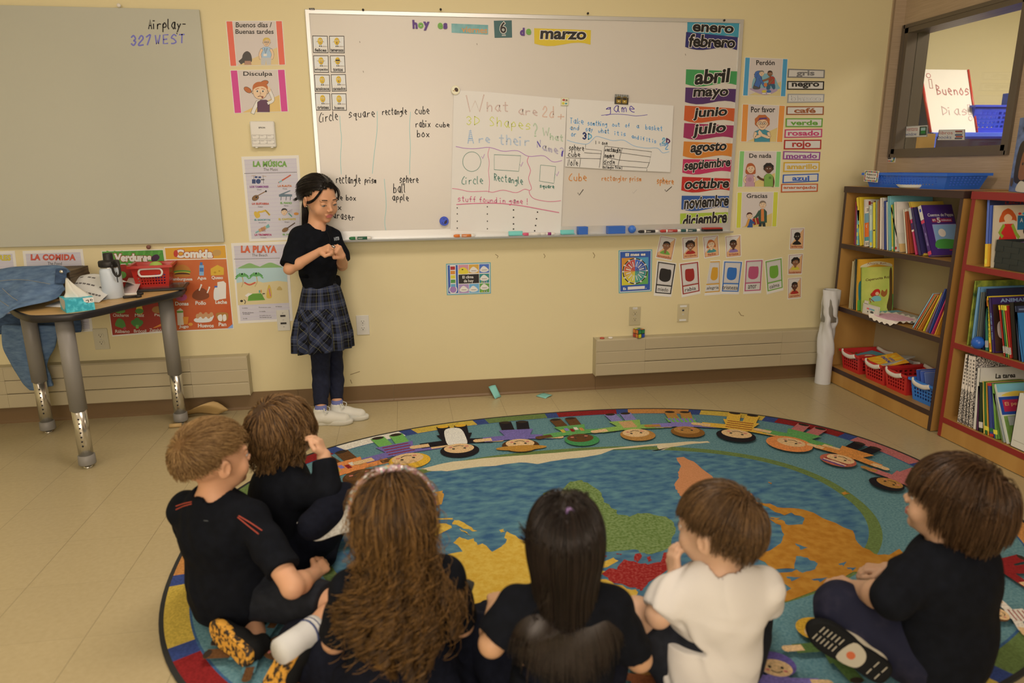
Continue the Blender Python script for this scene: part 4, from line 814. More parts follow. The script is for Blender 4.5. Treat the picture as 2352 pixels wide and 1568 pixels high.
sh.rect(1238,240,1266,304, C_('#7fa3bc')); sh.rect(1240,256,1264,280, C_('#3f6a9c')); sh.rect(1242,222,1258,240, C_('#3f6a9c')); sh.poly([(1308,262),(1350,238),(1390,256),(1390,300),(1310,304)], C_('#d0a02f')); sh.ell(1335,285,8,6, C_('#b88420')); sh.ell(1362,276,6,5, C_('#b88420'))
sh.ell(1126,438,36,24, C_('#b04c74')); sh.ell(1126,432,10,6, C_('#7a3420')); sh.blob([(1195,440),(1205,405),(1250,380),(1290,405),(1296,440),(1240,458)], C_('#7a3a1c'))
for x, y in ((1250,365),(1300,380)): sh.line([(x, y),(x-12, y+30)], 8, M_PAPER); sh.ell(x, y-2,6,6, M_PAPER, 8)
sh.poly([(1350,345),(1388,338),(1404,352),(1404,446),(1352,454)], M_PAPER); sh.blob([(1330,452),(1328,400),(1338,376),(1350,376),(1362,400),(1362,452)], C_('#d6cdc0')); sh.rect(1332,368,1350,378, C_('#3f5fa0'))
sh.poly([(1098,520),(1120,506),(1138,520),(1142,610),(1104,612)], C_('#cdb9a0')); sh.poly([(1098,524),(1138,522),(1138,534),(1100,536)], grn); sh.poly([(1136,560),(1172,560),(1166,606),(1142,606)], C_('#cf7f2c')); sh.ell(1184,606,14,10, C_('#cf8a34'));
sh.blob([(1212,570),(1318,548),(1322,572),(1300,592),(1220,594)], C_('#d8cfc2'))
for k in range(6): sh.ell(1228+k*17,556-(k % 2)*10,12,15, C_('#c08a5c'))
sh.blob([(1340,548),(1356,534),(1412,536),(1416,570),(1400,588),(1360,586)], C_('#a8702f')); sh.blob([(1352,556),(1376,546),(1380,582),(1360,584)], M_PAPER); sh.blob([(1384,552),(1402,546),(1406,578),(1388,586)], M_PAPER)
for t, x0, x1, y in (('Hamburguesa', 1056,1196,316),('Agua', 1226,1282,310),('Queso', 1314,1385,306),('Donas', 1088,1172,466),('Pollo', 1214,1280,462),('Leche', 1338,1410,456),('Jugo', 1112,1172,610),('Huevos', 1230,1328,602),('Pan', 1358,1406,594)): sh.text(t, x0, y, x1, y+24, M_PAPER, .03)
sh.poly([(1412,632),(1446,604),(1448,628)], C_('#7f9ac4')); sh._fin()
# -- control box, plates, outlets
p = wallp(606,309,0); a = wallp(575,278,-.03); b = wallp(637,338,-.03); t = thing('wall_controller', 'small white control box with buttons under the pink poster', 'control box', (p.x, 0, b.z))
w_, h_ = b.x-a.x, a.z-b.z; MB().box((0,-.016, h_/2),(w_, .032, h_), C_('#d6c7b4', .4), bev=.007).build('case', t)
sh = Sheet(lambda x, v: Vector(((x-.5)*w_, -.0322, h_*(1-v))), NW, .0002); sh.text('EPSON', .36,.22,.62,.28, BLK, .03)
for i in range(2):
    for k in range(3): sh.frame(.06+k*.3,.52+i*.2,.35+k*.3,.67+i*.2,.012, C_('#a3988a')); sh.line([(.1+k*.3,.56+i*.2),(.22+k*.3,.56+i*.2)], .012, C_('#8a8078')); sh.ell(.31+k*.3,.645+i*.2,.012,.012, C_('#6a6058'), 8)
sh.build('button_panel', parent=t)
for x in (-.3,.33): MB().bb((w_*x-.006,-.03,-.003),(w_*x+.006,-.012,.002), C_('#d6c7b4', .4)).build('foot', t)
def plate(px, py, w, h, c, lab, nm='wall_outlet', kind='duplex', cat='outlet'):
    p = wallp(px, py); m = C_(c, .4); t = thing(nm, lab, cat, (p.x, 0, p.z-h/2)); MB().box((0,-.003, h/2),(w, .006, h), m, bev=.0022).build('cover_plate', t)
    if kind == 'duplex':
        for z in (h*.33, h*.67):
            mb = MB(); pts = [(.0165*math.cos(a), 0, max(-.0125, min(.0125,.0165*math.sin(a)))) for a in (2*math.pi*i/24 for i in range(24))]; mb.prism([(x, -.006, z+zz) for x, _, zz in pts], (0,-.0022,0), m); r = mb.build('receptacle', t)
            sh = Sheet(lambda x, v: Vector((x, -.0082, z+v)), NW, .0002); sh.rect(-.0075,0,-.0055,.008, BLK); sh.rect(.0055,.001,.0075,.007, BLK); sh.ell(0,-.006,.0025,.0028, BLK, 10); sh.build('slots', parent=r)
        MB().lathe([(.002,0),(.003,.001),(.003,.0015)], M_ALU, (0,-.006, h/2), 10, rot=Matrix.Rotation(math.pi/2,3, 'X')).build('screw', t)
    if kind == 'jack':
        MB().bb((-.006,-.0075, h*.6),(.006,-.005, h*.69), C_('#27303f')).build('socket', t); MB().bb((-.006,-.007, h*.38),(.006,-.005, h*.47), C_('#c4b49c')).build('blank_insert', t)
        for z in (h*.87, h*.1): MB().bb((-.022,-.0068, z-.005),(.022,-.005, z+.006), C_('#d8ccbc')).build('label_window', t)
    if kind == 'av':
        for z, x in ((h*.72,.014),(h*.36,.016)): MB().bb((-x, -.0085, z-.005),(x, -.005, z+.005), BLK).build('connector', t)
        for z in (h*.86, h*.2, h*.54): MB().lathe([(.003,0),(.003,.002)], M_ALU, (0,-.006, z), 10, rot=Matrix.Rotation(math.pi/2,3, 'X')).build('screw', t)
    return t
plate(833.5,746,.073,.116, '#cfbfa8', 'ivory double outlet right of the standing girl'); plate(233,778,.075,.118, '#c4b291', 'beige double outlet behind the table, left of the food posters')
t = plate(1457.5,725,.072,.116, '#b5a078', 'tan double outlet with a small label, under the blue month wheel')
sh = Sheet(lambda x, v: Vector((x, -.0066, v)), NW, .0002); sh.rect(-.014,.1,.014,.112, M_PAPER); sh.text('BLP-04', -.011,.109,.011,.103, BLK); sh.mb.build('paper_label', t)
plate(1568,718,.072,.114, '#c0aa80', 'tan data jack plate right of the labelled outlet', 'data_jack_plate', 'jack', 'wall plate'); plate(651,735,.07,.12, '#cbbda8', 'white audio-video plate peeking out below the beach poster', 'video_jack_plate', 'av', 'wall plate')
# -- on the right-hand heater
HZ = .334
t = thing('puzzle_cube', 'two-by-two coloured puzzle cube on the right-hand heater', 'puzzle cube', tuple(wallp(1467,778,-.05)), .35); t.location.z = HZ; c = .0255; MB().box((0,0, c),(2*c, 2*c, 2*c), BLK, bev=.002).build('body', t)
cols = dict(f=('#c9bd2f', '#2b4a94', '#2f7a46', '#2f7a46'), l=('#c8702f', '#a83a2c', '#c8702f', '#c8702f'), t=('#2b4a94', '#c8702f', '#c9bd2f', '#2f7a46'))
for fc, (N_, U_, V_) in dict(f=((0,-1,0),(1,0,0),(0,0,1)), l=((-1,0,0),(0,1,0),(0,0,1)), t=((0,0,1),(1,0,0),(0,1,0))).items():
    N_, U_, V_ = Vector(N_), Vector(U_), Vector(V_)
    for i in range(4): o = Vector((0,0, c))+N_*(c+.0003)+U_*((i % 2)-.5)*c+V_*((i//2)-.5)*c; MB().prism([o+U_*x*c*.42+V_*y*c*.42 for x, y in ((-1,-1),(1,-1),(1,1),(-1,1))], N_*.0006, C_(cols[fc][i], .35)).build('sticker', t)
for px, c_, lab in ((1383, C_('#b04a34'), 'red bottle cap lying on the right-hand heater'),(1402, M_WHITE, 'white bottle cap lying on the right-hand heater')):
    q = wallp(px, 778,-.045); o = MB().lathe([(.0135,0),(.0145,.002),(.013,.007),(.004,.0072)], c_, (0,0,0), 18).build('bottle_cap'); o.location = (q.x, -.045, HZ); tag(o, lab, 'cap')
# ---------------------------------------------------------------- table with things on it
TZT = .745
M_OAK = noisemat('#b98f58', '#a77c46', 9,.4,.8,(1,12,1), lo=.35, hi=.65); M_EDGE = mat('#1f1c1e', .4); M_GREY = mat('#6f655a', .45,.75); M_CHROME = mat('#c0ae98', .22,.9, metal=.9)
out = [(-1.205,-.745),(-1.14,-.79),(-1.03,-.787),(-.955,-.735),(-.85,-.52),(-.737,-.305),(-.712,-.2),(-.735,-.1),(-.8,-.06),(-1.46,-.06),(-1.53,-.09),(-1.555,-.18),(-1.53,-.27),(-1.42,-.45),(-1.31,-.62)]
out = crom(out, 3, True)
tb = thing('activity_table', 'wood-top trapezoid table with dark edge and three adjustable grey legs', 'table', (-1.13,-.4,0))
L0 = Vector((1.13,.4,0))
mb = MB(); mb.prism([Vector((x, y, TZT-.004))+L0 for x, y in out], (0,0,.004), M_OAK); mb.build('tabletop', tb)
mb = MB(); n = len(out); c = Vector((-1.13,-.4,0))
def off(k): return [Vector((x, y, 0))+(Vector((x, y, 0))-c).normalized()*k for x, y in out]
rows = [[p+L0+Vector((0,0, z)) for p in off(k)] for k, z in ((0, TZT),(.006, TZT-.002),(.009, TZT-.008),(.009, TZT-.026),(.004, TZT-.033),(-.02, TZT-.034))]
mb.grid(rows, M_EDGE, True, True); mb.add(rows[-1],[tuple(range(n))], M_EDGE); mb.build('edge_band', tb)
for lx, ly in ((-1.064,-.724),(-1.469,-.198),(-.802,-.185)):
    b = Vector((lx, ly, 0))+L0
    lg = MB().tube([b+Vector((0,0,.285)), b+Vector((0,0, TZT-.034))], .036, M_GREY, 20).build('leg', tb)
    MB().tube([b+Vector((0,0,.05)), b+Vector((0,0,.3))], .031, M_CHROME, 20).build('chrome_extension', lg)
    MB().lathe([(.036,.018),(.038,.022),(.036,.062),(.033,.064)], M_GREY, b, 20).build('foot_cap', lg)
    MB().lathe([(.02,0),(.021,.004),(.015,.008),(.006,.02)], M_CHROME, b, 16).build('glide', lg)
    mb = MB(); dv = (Vector((CAM.x, CAM.y, 0))-Vector((lx, ly, 0))).normalized(); dv = Matrix.Rotation(-.25,3, 'Z') @ dv
    q = math.atan2(dv.y, dv.x)
    for k in range(7): mb.lathe([(.0042,0),(.0042,.0006)], M_EDGE, b+dv*.0308+Vector((0,0,.115+k*.022)), 10, rot=Matrix.Rotation(q, 3, 'Z') @ Matrix.Rotation(math.pi/2,3, 'Y'))
    mb.build('adjustment_hole', lg)
def tab(px, py): return floorp(px, py, TZT)
def tabloc(px, py): p = tab(px, py); p.z = TZT; return p
# tissue box
A, B, Cc = tab(153,719), tab(219,711), tab(127,697); U = (B-A); V = (Cc-A); V -= U*(V.dot(U)/U.dot(U)); V = V.normalized()*.125; hB = .058
t = thing('tissue_box', 'teal tissue box at the front of the table', 'tissue box', A+(U+V)/2); TBc = (U+V)/2
M_TB = noisemat('#2f8b93', '#4fa9ac', 60,.5,.8, lo=.45, hi=.6); q0 = [-TBc, U-TBc, U+V-TBc, V-TBc]
mb = MB(); mb.prism([p+Vector((0,0,.0005)) for p in q0], (0,0, hB), M_TB); mb.build('carton', t)
un, vn = U.normalized(), V.normalized(); sh = Sheet(lambda x, v: -TBc+U*x+Vector((0,0, hB*(1-v))), -vn, .0003); sh.poly([(.62,0),(.66,.3),(.8,.42),(1,.4),(1,0)], M_PAPER); sh.hand('ge', .7,.3,.98,.25, BLK, .02)
for k in range(26):
    R_ = random.Random(k); sh.line([(R_.random()*.55,.1+R_.random()*.8)]*2,.012, C_('#24707a'), hold=True)
sh.build('front_print', parent=t)
sh = Sheet(lambda x, v: -TBc+V*x+Vector((0,0, hB*(1-v))), -un, .0003); sh.blob([(.05,.02),(.95,.05),(.9,.5),(.6,.85),(.3,.8),(.05,.4)], C_('#b8ac98')); sh.build('side_print', parent=t)
sh = Sheet(lambda x, v: -TBc+U*x+V*v+Vector((0,0, hB)),(0,0,1), .0003); sh.ell(.55,.5,.32,.36, M_PAPER); sh.build('opening', parent=t)
rows = []; R_ = random.Random(4)
for i in range(9):
    h = i/8; rows.append([Vector((math.cos(a)*(.05*(1-h)**1.3+.004+.012*math.sin(3*a+h*3)*(1-h)), math.sin(a)*(.028*(1-h)+.003+.01*math.cos(2*a+h*4)*(1-h)), hB-.004+.085*h+.006*math.sin(4*a)))+Vector((-.005-.025*h, .005,0)) for a in (2*math.pi*k/18 for k in range(18))])
MB().grid(rows, mat('#d2c3ac', .8), True, True).build('tissue', t)
# bottle
bl_ = tabloc(262,684); t = thing('water_bottle', 'white metal water bottle with a black loop lid on the table', 'bottle', bl_); r = .047
MB().lathe([(r*.93,0),(r, .006),(r, .128),(r*.97,.138),(r*.86,.148),(r*.84,.15)], mat('#b4b2c0', .35,.8), n=32).build('flask', t)
MB().lathe([(r*.84,.147),(r*.84,.156)], M_CHROME, n=28).build('steel_neck', t)
lid = MB().lathe([(r*.96,.155),(r, .16),(r, .178),(r*.93,.184),(r*.5,.186),(r*.47,.19),(r*.47,.214),(r*.42,.22),(r*.3,.221)], BLK, n=28).build('lid', t)
hp = [(r*.8,-.005,.18),(r*1.25,-.012,.186),(r*1.62,-.02,.17),(r*1.75,-.022,.14),(r*1.6,-.02,.118),(r*1.2,-.018,.115),(r*.95,-.02,.135),(r*.9,-.025,.17)]
MB().tube(crom([(x*.8, y-r*.72, z) for x, y, z in hp], 4), .0055, BLK, 8).build('carry_loop', lid)
sh = Sheet(lambda x, v: Vector((r*math.sin(x), -r*math.cos(x), v)),(0,0,0), 0); sh.n = Vector((0,0,0)); sh.fn = lambda x, v: Vector((r*1.004*math.sin(x), -r*1.004*math.cos(x), v)); sh.ell(.95,.1,.32,.02, C_('#c9c0b8')); sh.line([(.95,.105),(.95,.112)], .05, BLK); sh.build('sticker', parent=t)
# red basket + tablet
def basket_mesh(mb, w0, d0, w1, d1, h, nx, ny, nz, m, lo=.25, hi=.8, hole=.55, rim=.012):
    """open plastic basket with rows of square holes"""
    def P(s, u, z):
        k = z/h; w = w0+(w1-w0)*k; d = d0+(d1-d0)*k
        return Vector({0: (-w/2+w*u, -d/2, z), 1: (w/2,-d/2+d*u, z), 2: (w/2-w*u, d/2, z), 3: (-w/2, d/2-d*u, z)}[s])
    for s in range(4):
        N = nx if s % 2 == 0 else ny; mg = .09
        def quad(u0, u1, a, b): mb.add([P(s, u0, a), P(s, u1, a), P(s, u1, b), P(s, u0, b)],[(0,1,2,3)], m)
        quad(0,1,0, h*lo); quad(0,1, h*hi, h); quad(0, mg, h*lo, h*hi); quad(1-mg, 1, h*lo, h*hi)
        cu = (1-2*mg)/N; cz = h*(hi-lo)/nz; g = (1-hole)/2
        for i in range(N):
            for k in range(nz):
                u0 = mg+i*cu; z0 = h*lo+k*cz
                quad(u0, u0+cu, z0, z0+cz*g); quad(u0, u0+cu, z0+cz*(1-g), z0+cz); quad(u0, u0+cu*g, z0+cz*g, z0+cz*(1-g)); quad(u0+cu*(1-g), u0+cu, z0+cz*g, z0+cz*(1-g))
    mb.add([P(0,0,0), P(0,1,0), P(2,0,0), P(2,1,0)],[(0,1,2,3)], m)
    a = [(-w1/2,-d1/2),(w1/2,-d1/2),(w1/2, d1/2),(-w1/2, d1/2)]; b = [(x+math.copysign(rim, x), y+math.copysign(rim, y)) for x, y in a]
    vs = [Vector((x, y, h)) for x, y in a]+[Vector((x, y, h+.002)) for x, y in b]+[Vector((x, y, h-.01)) for x, y in b]
    mb.add(vs, [(r_*4+k, r_*4+(k+1) % 4,(r_+1)*4+(k+1) % 4,(r_+1)*4+k) for r_ in (0,1) for k in range(4)], m)
def solid(o, th): md = o.modifiers.new('thick', 'SOLIDIFY'); md.thickness = th; md.offset = -1; return o
a, b = tab(309,668), tab(383,664); w0 = (b-a).length; ctr = (a+b)/2+Vector((0,.075,0)); M_RED = mat('#b3261c', .3, spec=.5); rz_ = math.atan2((b-a).y, (b-a).x)
t = thing('tablet', 'flat black tablet lying under the red basket on the table', 'tablet', (ctr.x+.01, ctr.y-.035, TZT), rz_)
MB().box((0,0,.007),(.31,.2,.012), mat('#1b1614', .35), bev=.003).build('case', t); MB().box((0,0,.0138),(.29,.18,.001), mat('#26201d', .2)).build('screen', t)
zb_ = TZT+.0148; t = thing('red_basket', 'red plastic basket with white grip standing on the black tablet', 'basket', (ctr.x, ctr.y, zb_), rz_)
mb = MB(); basket_mesh(mb, w0,.13, w0*1.22,.165,.112,10,7,4, M_RED, .1,.62,.5); solid(mb.build('bin', t), .002)
g_ = [(-.055,0),(-.05,.014),(-.035,.019),(.035,.019),(.05,.014),(.055,0),(.05,-.014),(.035,-.019),(-.035,-.019),(-.05,-.014)]
MB().tube([(x, -.083-.0*z, .078+z) for x, z in crom(g_, 3, True)]+[(g_[0][0], -.083,.078)], .0055, M_WHITE, 8).build('grip', t)
for x, y, c, nm, lab in ((-.03,.0, '#b8352a', 'toy_ball', 'red toy ball inside the red basket on the table'),(.035,.01, '#2f49a8', 'toy_ball', 'blue toy ball inside the red basket on the table')):
    o = MB().ball((0,0,0), .036, C_(c), 16).build(nm); o.location = Vector((ctr.x+x, ctr.y+y, zb_+.04)); tag(o, lab, 'ball')
o = MB().ball((0,0,0), .028, C_('#9fb04a'), 14, sc=(1.2,1,.9)).build('toy_ball'); o.location = (ctr.x+.01, ctr.y+.02, zb_+.098); tag(o, 'yellow-green toy ball on top in the red basket', 'ball')
# markers, papers
def pen(px0, py0, px1, py1, body, cap, lab, r=.0075):
    a, b = tab(px0, py0), tab(px1, py1); d = b-a; t = thing('marker', lab, 'marker', (a+b)/2+Vector((0,0, r)), math.atan2(d.y, d.x)); L_ = d.length; R = Matrix.Rotation(math.pi/2,3, 'Y')
    MB().lathe([(r*.8,-L_/2),(r*.9,-L_/2+.004),(r*.9, L_*.22)], body, n=12, rot=R).build('barrel', t); MB().lathe([(r, L_*.2),(r, L_/2-.01),(r*.6, L_/2)], cap, n=12, rot=R).build('cap', t)
pen(281,680,330,677, M_WHITE, BLK, 'white marker with black cap beside the bottle on the table'); pen(283,686,326,683, BLK, BLK, 'black marker nearest the table edge beside the bottle')
def leaf(name, ctrl, lab, m, cat='paper', lines=None, th=.0006, sub=4):
    rows = [crom([tuple(p) for p in r], sub) for r in ctrl]; rows = list(zip(*[crom(list(c), sub) for c in zip(*rows)])); rows = [[Vector(p) for p in r] for r in rows]
    mb = MB(); mb.grid(rows, m)
    if lines:
        R_ = random.Random(7); nr, nc = len(rows), len(rows[0])
        for i in range(2, nr-2,2):
            for j in range(2, nc-3,1):
                if R_.random() < .8:
                    a, b2 = rows[i][j], rows[i][j+1]; c2, d2 = rows[i+1][j], rows[i+1][j+1]; nn = (b2-a).cross(c2-a).normalized(); nn = nn if nn.y < 0 or nn.z > .5 else -nn
                    e = .0009; mb.add([a.lerp(b2,.1)+nn*e, a.lerp(b2,.85)+nn*e, c2.lerp(d2,.85).lerp(a.lerp(b2,.85), .65)+nn*e, c2.lerp(d2,.1).lerp(a.lerp(b2,.1), .65)+nn*e],[(0,1,2,3)], lines)
    o = mb.build(name); md = o.modifiers.new('thick', 'SOLIDIFY'); md.thickness = th; return tag(o, lab, cat)
def wp(px, py, y): return tuple(wallp(px, py, y))
zz = TZT+.003
leaf('worksheet', [[(-1.17,-.40, zz),(-1.1,-.45, zz),(-1.02,-.52, zz),(-.985,-.53, zz)],[(-1.19,-.33, zz+.06),(-1.12,-.36, zz+.065),(-1.03,-.4, zz+.05),(-.97,-.42, zz+.03)],[(-1.17,-.25, zz+.09),(-1.1,-.26, zz+.1),(-1.02,-.28, zz+.085),(-.95,-.3, zz+.06)],[(-1.13,-.17, zz+.05),(-1.06,-.17, zz+.06),(-.99,-.18, zz+.045),(-.93,-.19, zz+.02)]], 'curled printed worksheet leaning behind the tissue box', M_PAPER, lines=C_('#6a605a'))
leaf('worksheet', [[(-1.2,-.58, TZT+.001),(-1.1,-.62, TZT+.001)],[(-1.2,-.42, TZT+.001),(-1.02,-.5, TZT+.001)],[(-1.15,-.32, TZT+.001),(-.96,-.4, TZT+.001)]], 'flat printed sheet under the tissue box', M_PAPER, sub=2)
leaf('note_sheet', [[(-.965,-.30, zz),(-.9,-.3, zz+.002)],[(-.98,-.2, zz+.035),(-.91,-.2, zz+.03)],[(-.99,-.12, zz+.055),(-.92,-.12, zz+.05)]], 'pinkish scribbled note between the bottle and the red basket', C_('#d6b6a6'), sub=3)
# wooden box under the jacket, denim jacket
M_WOODD = noisemat('#5f4a33', '#3d2e20', 8,.6,.8,(1,1,14))
t = thing('wooden_box', 'brown slatted wooden box under the denim jacket on the table', 'box', (-1.32,-.27, TZT)); mb = MB()
for k in range(4): MB().box((0,0,.018+k*.033),(.32-.004*(k % 2), .22-.004*(k % 2), .0325), M_WOODD).build('slat', t)
M_DENIM = noisemat('#5f6f80', '#44546a', 26,.85,.85,(1,1,3), .25, lo=.3, hi=.75, spec=.2); M_DENIMD = noisemat('#3d4a5c', '#2d3848', 26,.85,.85,(1,1,3), .25, spec=.2)
def cloth(name, ctrl, m, parent, th=.004, sub=6, amp=.006, seed=1):
    rows = [crom([tuple(p) for p in r], sub) for r in ctrl]; rows = list(zip(*[crom(list(c), sub) for c in zip(*rows)])); R_ = random.Random(seed); ph = [R_.uniform(0,6) for _ in range(6)]
    rr = []
    for i, r in enumerate(rows):
        rr.append([Vector(p)+Vector((0,-1,.4))*amp*(math.sin(i*.55+j*.3+ph[0])+.6*math.sin(i*.25-j*.6+ph[1])+.4*math.sin(i*1.1+j*.9+ph[2])) for j, p in enumerate(r)])
    o = MB().grid(rr, m).build(name, parent); md = o.modifiers.new('thick', 'SOLIDIFY'); md.thickness = th; md = o.modifiers.new('s', 'SUBSURF'); md.levels = md.render_levels = 1; return o
jk = thing('denim_jacket', 'blue denim jacket draped over the box at the left end of the table', 'jacket')
cloth('body', [[wp(-90,668,-.12), wp(0,650,-.14), wp(70,640,-.16), wp(130,632,-.18), wp(166,640,-.2)],[wp(-90,640,-.26), wp(0,620,-.28), wp(70,613,-.30), wp(138,611,-.34), wp(160,625,-.36)],[wp(-90,650,-.40), wp(0,634,-.42), wp(70,630,-.44), wp(125,632,-.46), wp(154,630,-.44)],
      [wp(-90,690,-.5), wp(0,672,-.53), wp(60,662,-.56), wp(118,660,-.56), wp(150,642,-.47)],[wp(-90,720,-.6), wp(0,704,-.64), wp(45,694,-.67), wp(105,684,-.62), wp(147,657,-.5)],[wp(-90,742,-.66), wp(0,733,-.72), wp(38,709,-.72), wp(122,689,-.62), wp(146,664,-.5)]], M_DENIM, jk)
cloth('waistband', [[wp(128,617,-.475), wp(142,616,-.47), wp(154,620,-.46)],[wp(127,634,-.50), wp(140,634,-.5), wp(152,636,-.49)],[wp(125,651,-.545), wp(136,652,-.53), wp(147,652,-.51)]], M_DENIMD, jk, amp=.0, sub=3)
p = wallp(141,624,-.497); MB().lathe([(.008,0),(.0085,.002),(.006,.004)], M_CHROME, p, 14, rot=Matrix.Rotation(math.pi/2,3, 'X')).build('button', jk)
stm = C_('#8f8470')
for nm, pts in (('seam', [wp(0,645,-.475), wp(50,642,-.5), wp(115,652,-.575)]),('seam', [wp(5,662,-.56), wp(25,680,-.63), wp(40,690,-.68)]),('seam', [wp(0,690,-.63), wp(20,703,-.69)])): MB().tube(crom(pts, 5), .0012, stm, 5).build(nm, jk)
cloth('hanging_hem', [[wp(-90,728,-.035), wp(0,722,-.035), wp(90,715,-.035), wp(186,712,-.035)],[wp(-90,750,-.04), wp(0,745,-.04), wp(90,742,-.04), wp(187,738,-.04)],[wp(-90,768,-.045), wp(0,767,-.045), wp(90,767,-.045), wp(188,763,-.045)]], M_DENIMD, jk, amp=.003)
cloth('sleeve', [[wp(13,745,-.125), wp(60,745,-.15), wp(137,745,-.125)],[wp(13,790,-.125), wp(60,790,-.16), wp(130,790,-.13)],[wp(36,832,-.125), wp(70,832,-.16), wp(108,826,-.13)],[wp(60,872,-.125), wp(85,868,-.15), wp(117,858,-.13)],[wp(80,890,-.125), wp(95,888,-.14), wp(124,882,-.13)]], M_DENIM, jk, .03, amp=.002)
# brown kraft paper on the floor under the table
M_KRAFT = mat('#b08a56', .75,.9)
leaf('kraft_paper', [[tuple(floorp(405,962,.002)), tuple(floorp(450,950,.002)), tuple(floorp(500,952,.002))],[tuple(wallp(420,950,-.14)), tuple(wallp(465,932,-.13)), tuple(wallp(520,943,-.09))],[tuple(wallp(445,940,-.12)), tuple(wallp(490,921,-.1)), tuple(wallp(525,940,-.08))]], 'crumpled brown kraft paper on the floor by the table leg', M_KRAFT)
a = floorp(403,977,.012); o = MB().tube([(-.03,0,0),(.03,.005,0)], .0115, M_KRAFT, 12).build('paper_roll'); o.location = a; tag(o, 'small brown paper roll on the floor beside the back table leg', 'paper')
for q, lab in ((((1122,888),(1138,884),(1151,911),(1137,916)), 'teal paper square propped against the brown wall base'),(((1231,909),(1249,902),(1269,907),(1253,915)), 'teal paper square lying flat on the floor tiles')):
    if 'propped' in lab: P4 = [wallp(*q[0], -.022), wallp(*q[1], -.022), floorp(*q[2], .002), floorp(*q[3], .002)]
    else: P4 = [floorp(*q[0], .004), floorp(*q[1], .001), floorp(*q[2], .006), floorp(*q[3], .001)]
    rows = [[P4[0].lerp(P4[1], u).lerp(P4[3].lerp(P4[2], u), v)+Vector((0,0,.003*math.sin(u*3))) for u in (0,.25,.5,.75,1)] for v in (0,.25,.5,.75,1)]
    o = MB().grid(rows, C_('#7fb5a2')).build('paper_square'); solid(o, .0005); tag(o, lab, 'paper')
# ---------------------------------------------------------------- bookcases on the right
WS = .62
M_MAPLE = noisemat('#9a6f38', '#8a5f2c', 7,.45,.66,(1,1,.12), lo=.3, hi=.7); M_DKT = mat('#33211c', .4,.7); M_RDT = mat('#7a1f1c', .4,.75); M_BACKP = mat('#a08a66', .6,.75)
SX0, SX1 = 3.10,3.405; SZ = (.108,.496,.88); STOP = 1.2214
def bookcase(y0, y1, trim, lab):
    t = thing('bookcase', lab, 'bookcase', (SX0,(y0+y1)/2,0)); O = Vector((-SX0,-(y0+y1)/2,0)); th = .021
    def B(nm, a, b, m, par=t): return MB().bb(Vector(a)+O, Vector(b)+O, m).build(nm, par)
    def edge(par, a, b): MB().bb(Vector(a)+O, Vector(b)+O, trim, bev=.001).build('edge_trim', par)
    for ya in (y0-th, y1): s = B('side_panel', (SX0+.002, ya, .004),(SX1, ya+th, STOP-.034), M_MAPLE); edge(s, (SX0, ya, .004),(SX0+.003, ya+th, STOP-.034))
    tp = B('top_panel', (SX0+.002, y1, STOP-.034),(SX1, y0, STOP), M_MAPLE); edge(tp, (SX0-.004, y1-.003, STOP-.036),(SX0+.003, y0+.003, STOP-.0005)); 
    for ya in (y0+.0005, y1-.0035): edge(tp, (SX0, ya, STOP-.036),(SX1, ya+.003, STOP-.0005))
    for z in SZ: s = B('shelf', (SX0+.003, y1+th, z-.028),(SX1-.006, y0-th, z), M_MAPLE); edge(s, (SX0, y1+th, z-.028),(SX0+.003, y0-th, z-.0003))
    B('kick_board', (SX0+.004, y1+th, .004),(SX0+.02, y0-th, SZ[0]-.028), M_MAPLE); B('back_panel', (SX1-.006, y1+th, .01),(SX1, y0-th, STOP-.034), M_BACKP)
    return t
bookcase(-.086,-1.014, M_DKT, 'maple bookcase with dark brown trim in the corner'); bookcase(-1.066,-1.994, M_RDT, 'maple bookcase with red trim, at the right edge')
def ordi(n): return ('first second third fourth fifth sixth seventh eighth ninth tenth eleventh twelfth thirteenth fourteenth fifteenth sixteenth seventeenth eighteenth nineteenth twentieth twenty-first twenty-second twenty-third twenty-fourth'.split())[n]
M_PAGE = mat('#c9b48e', .8,.75)
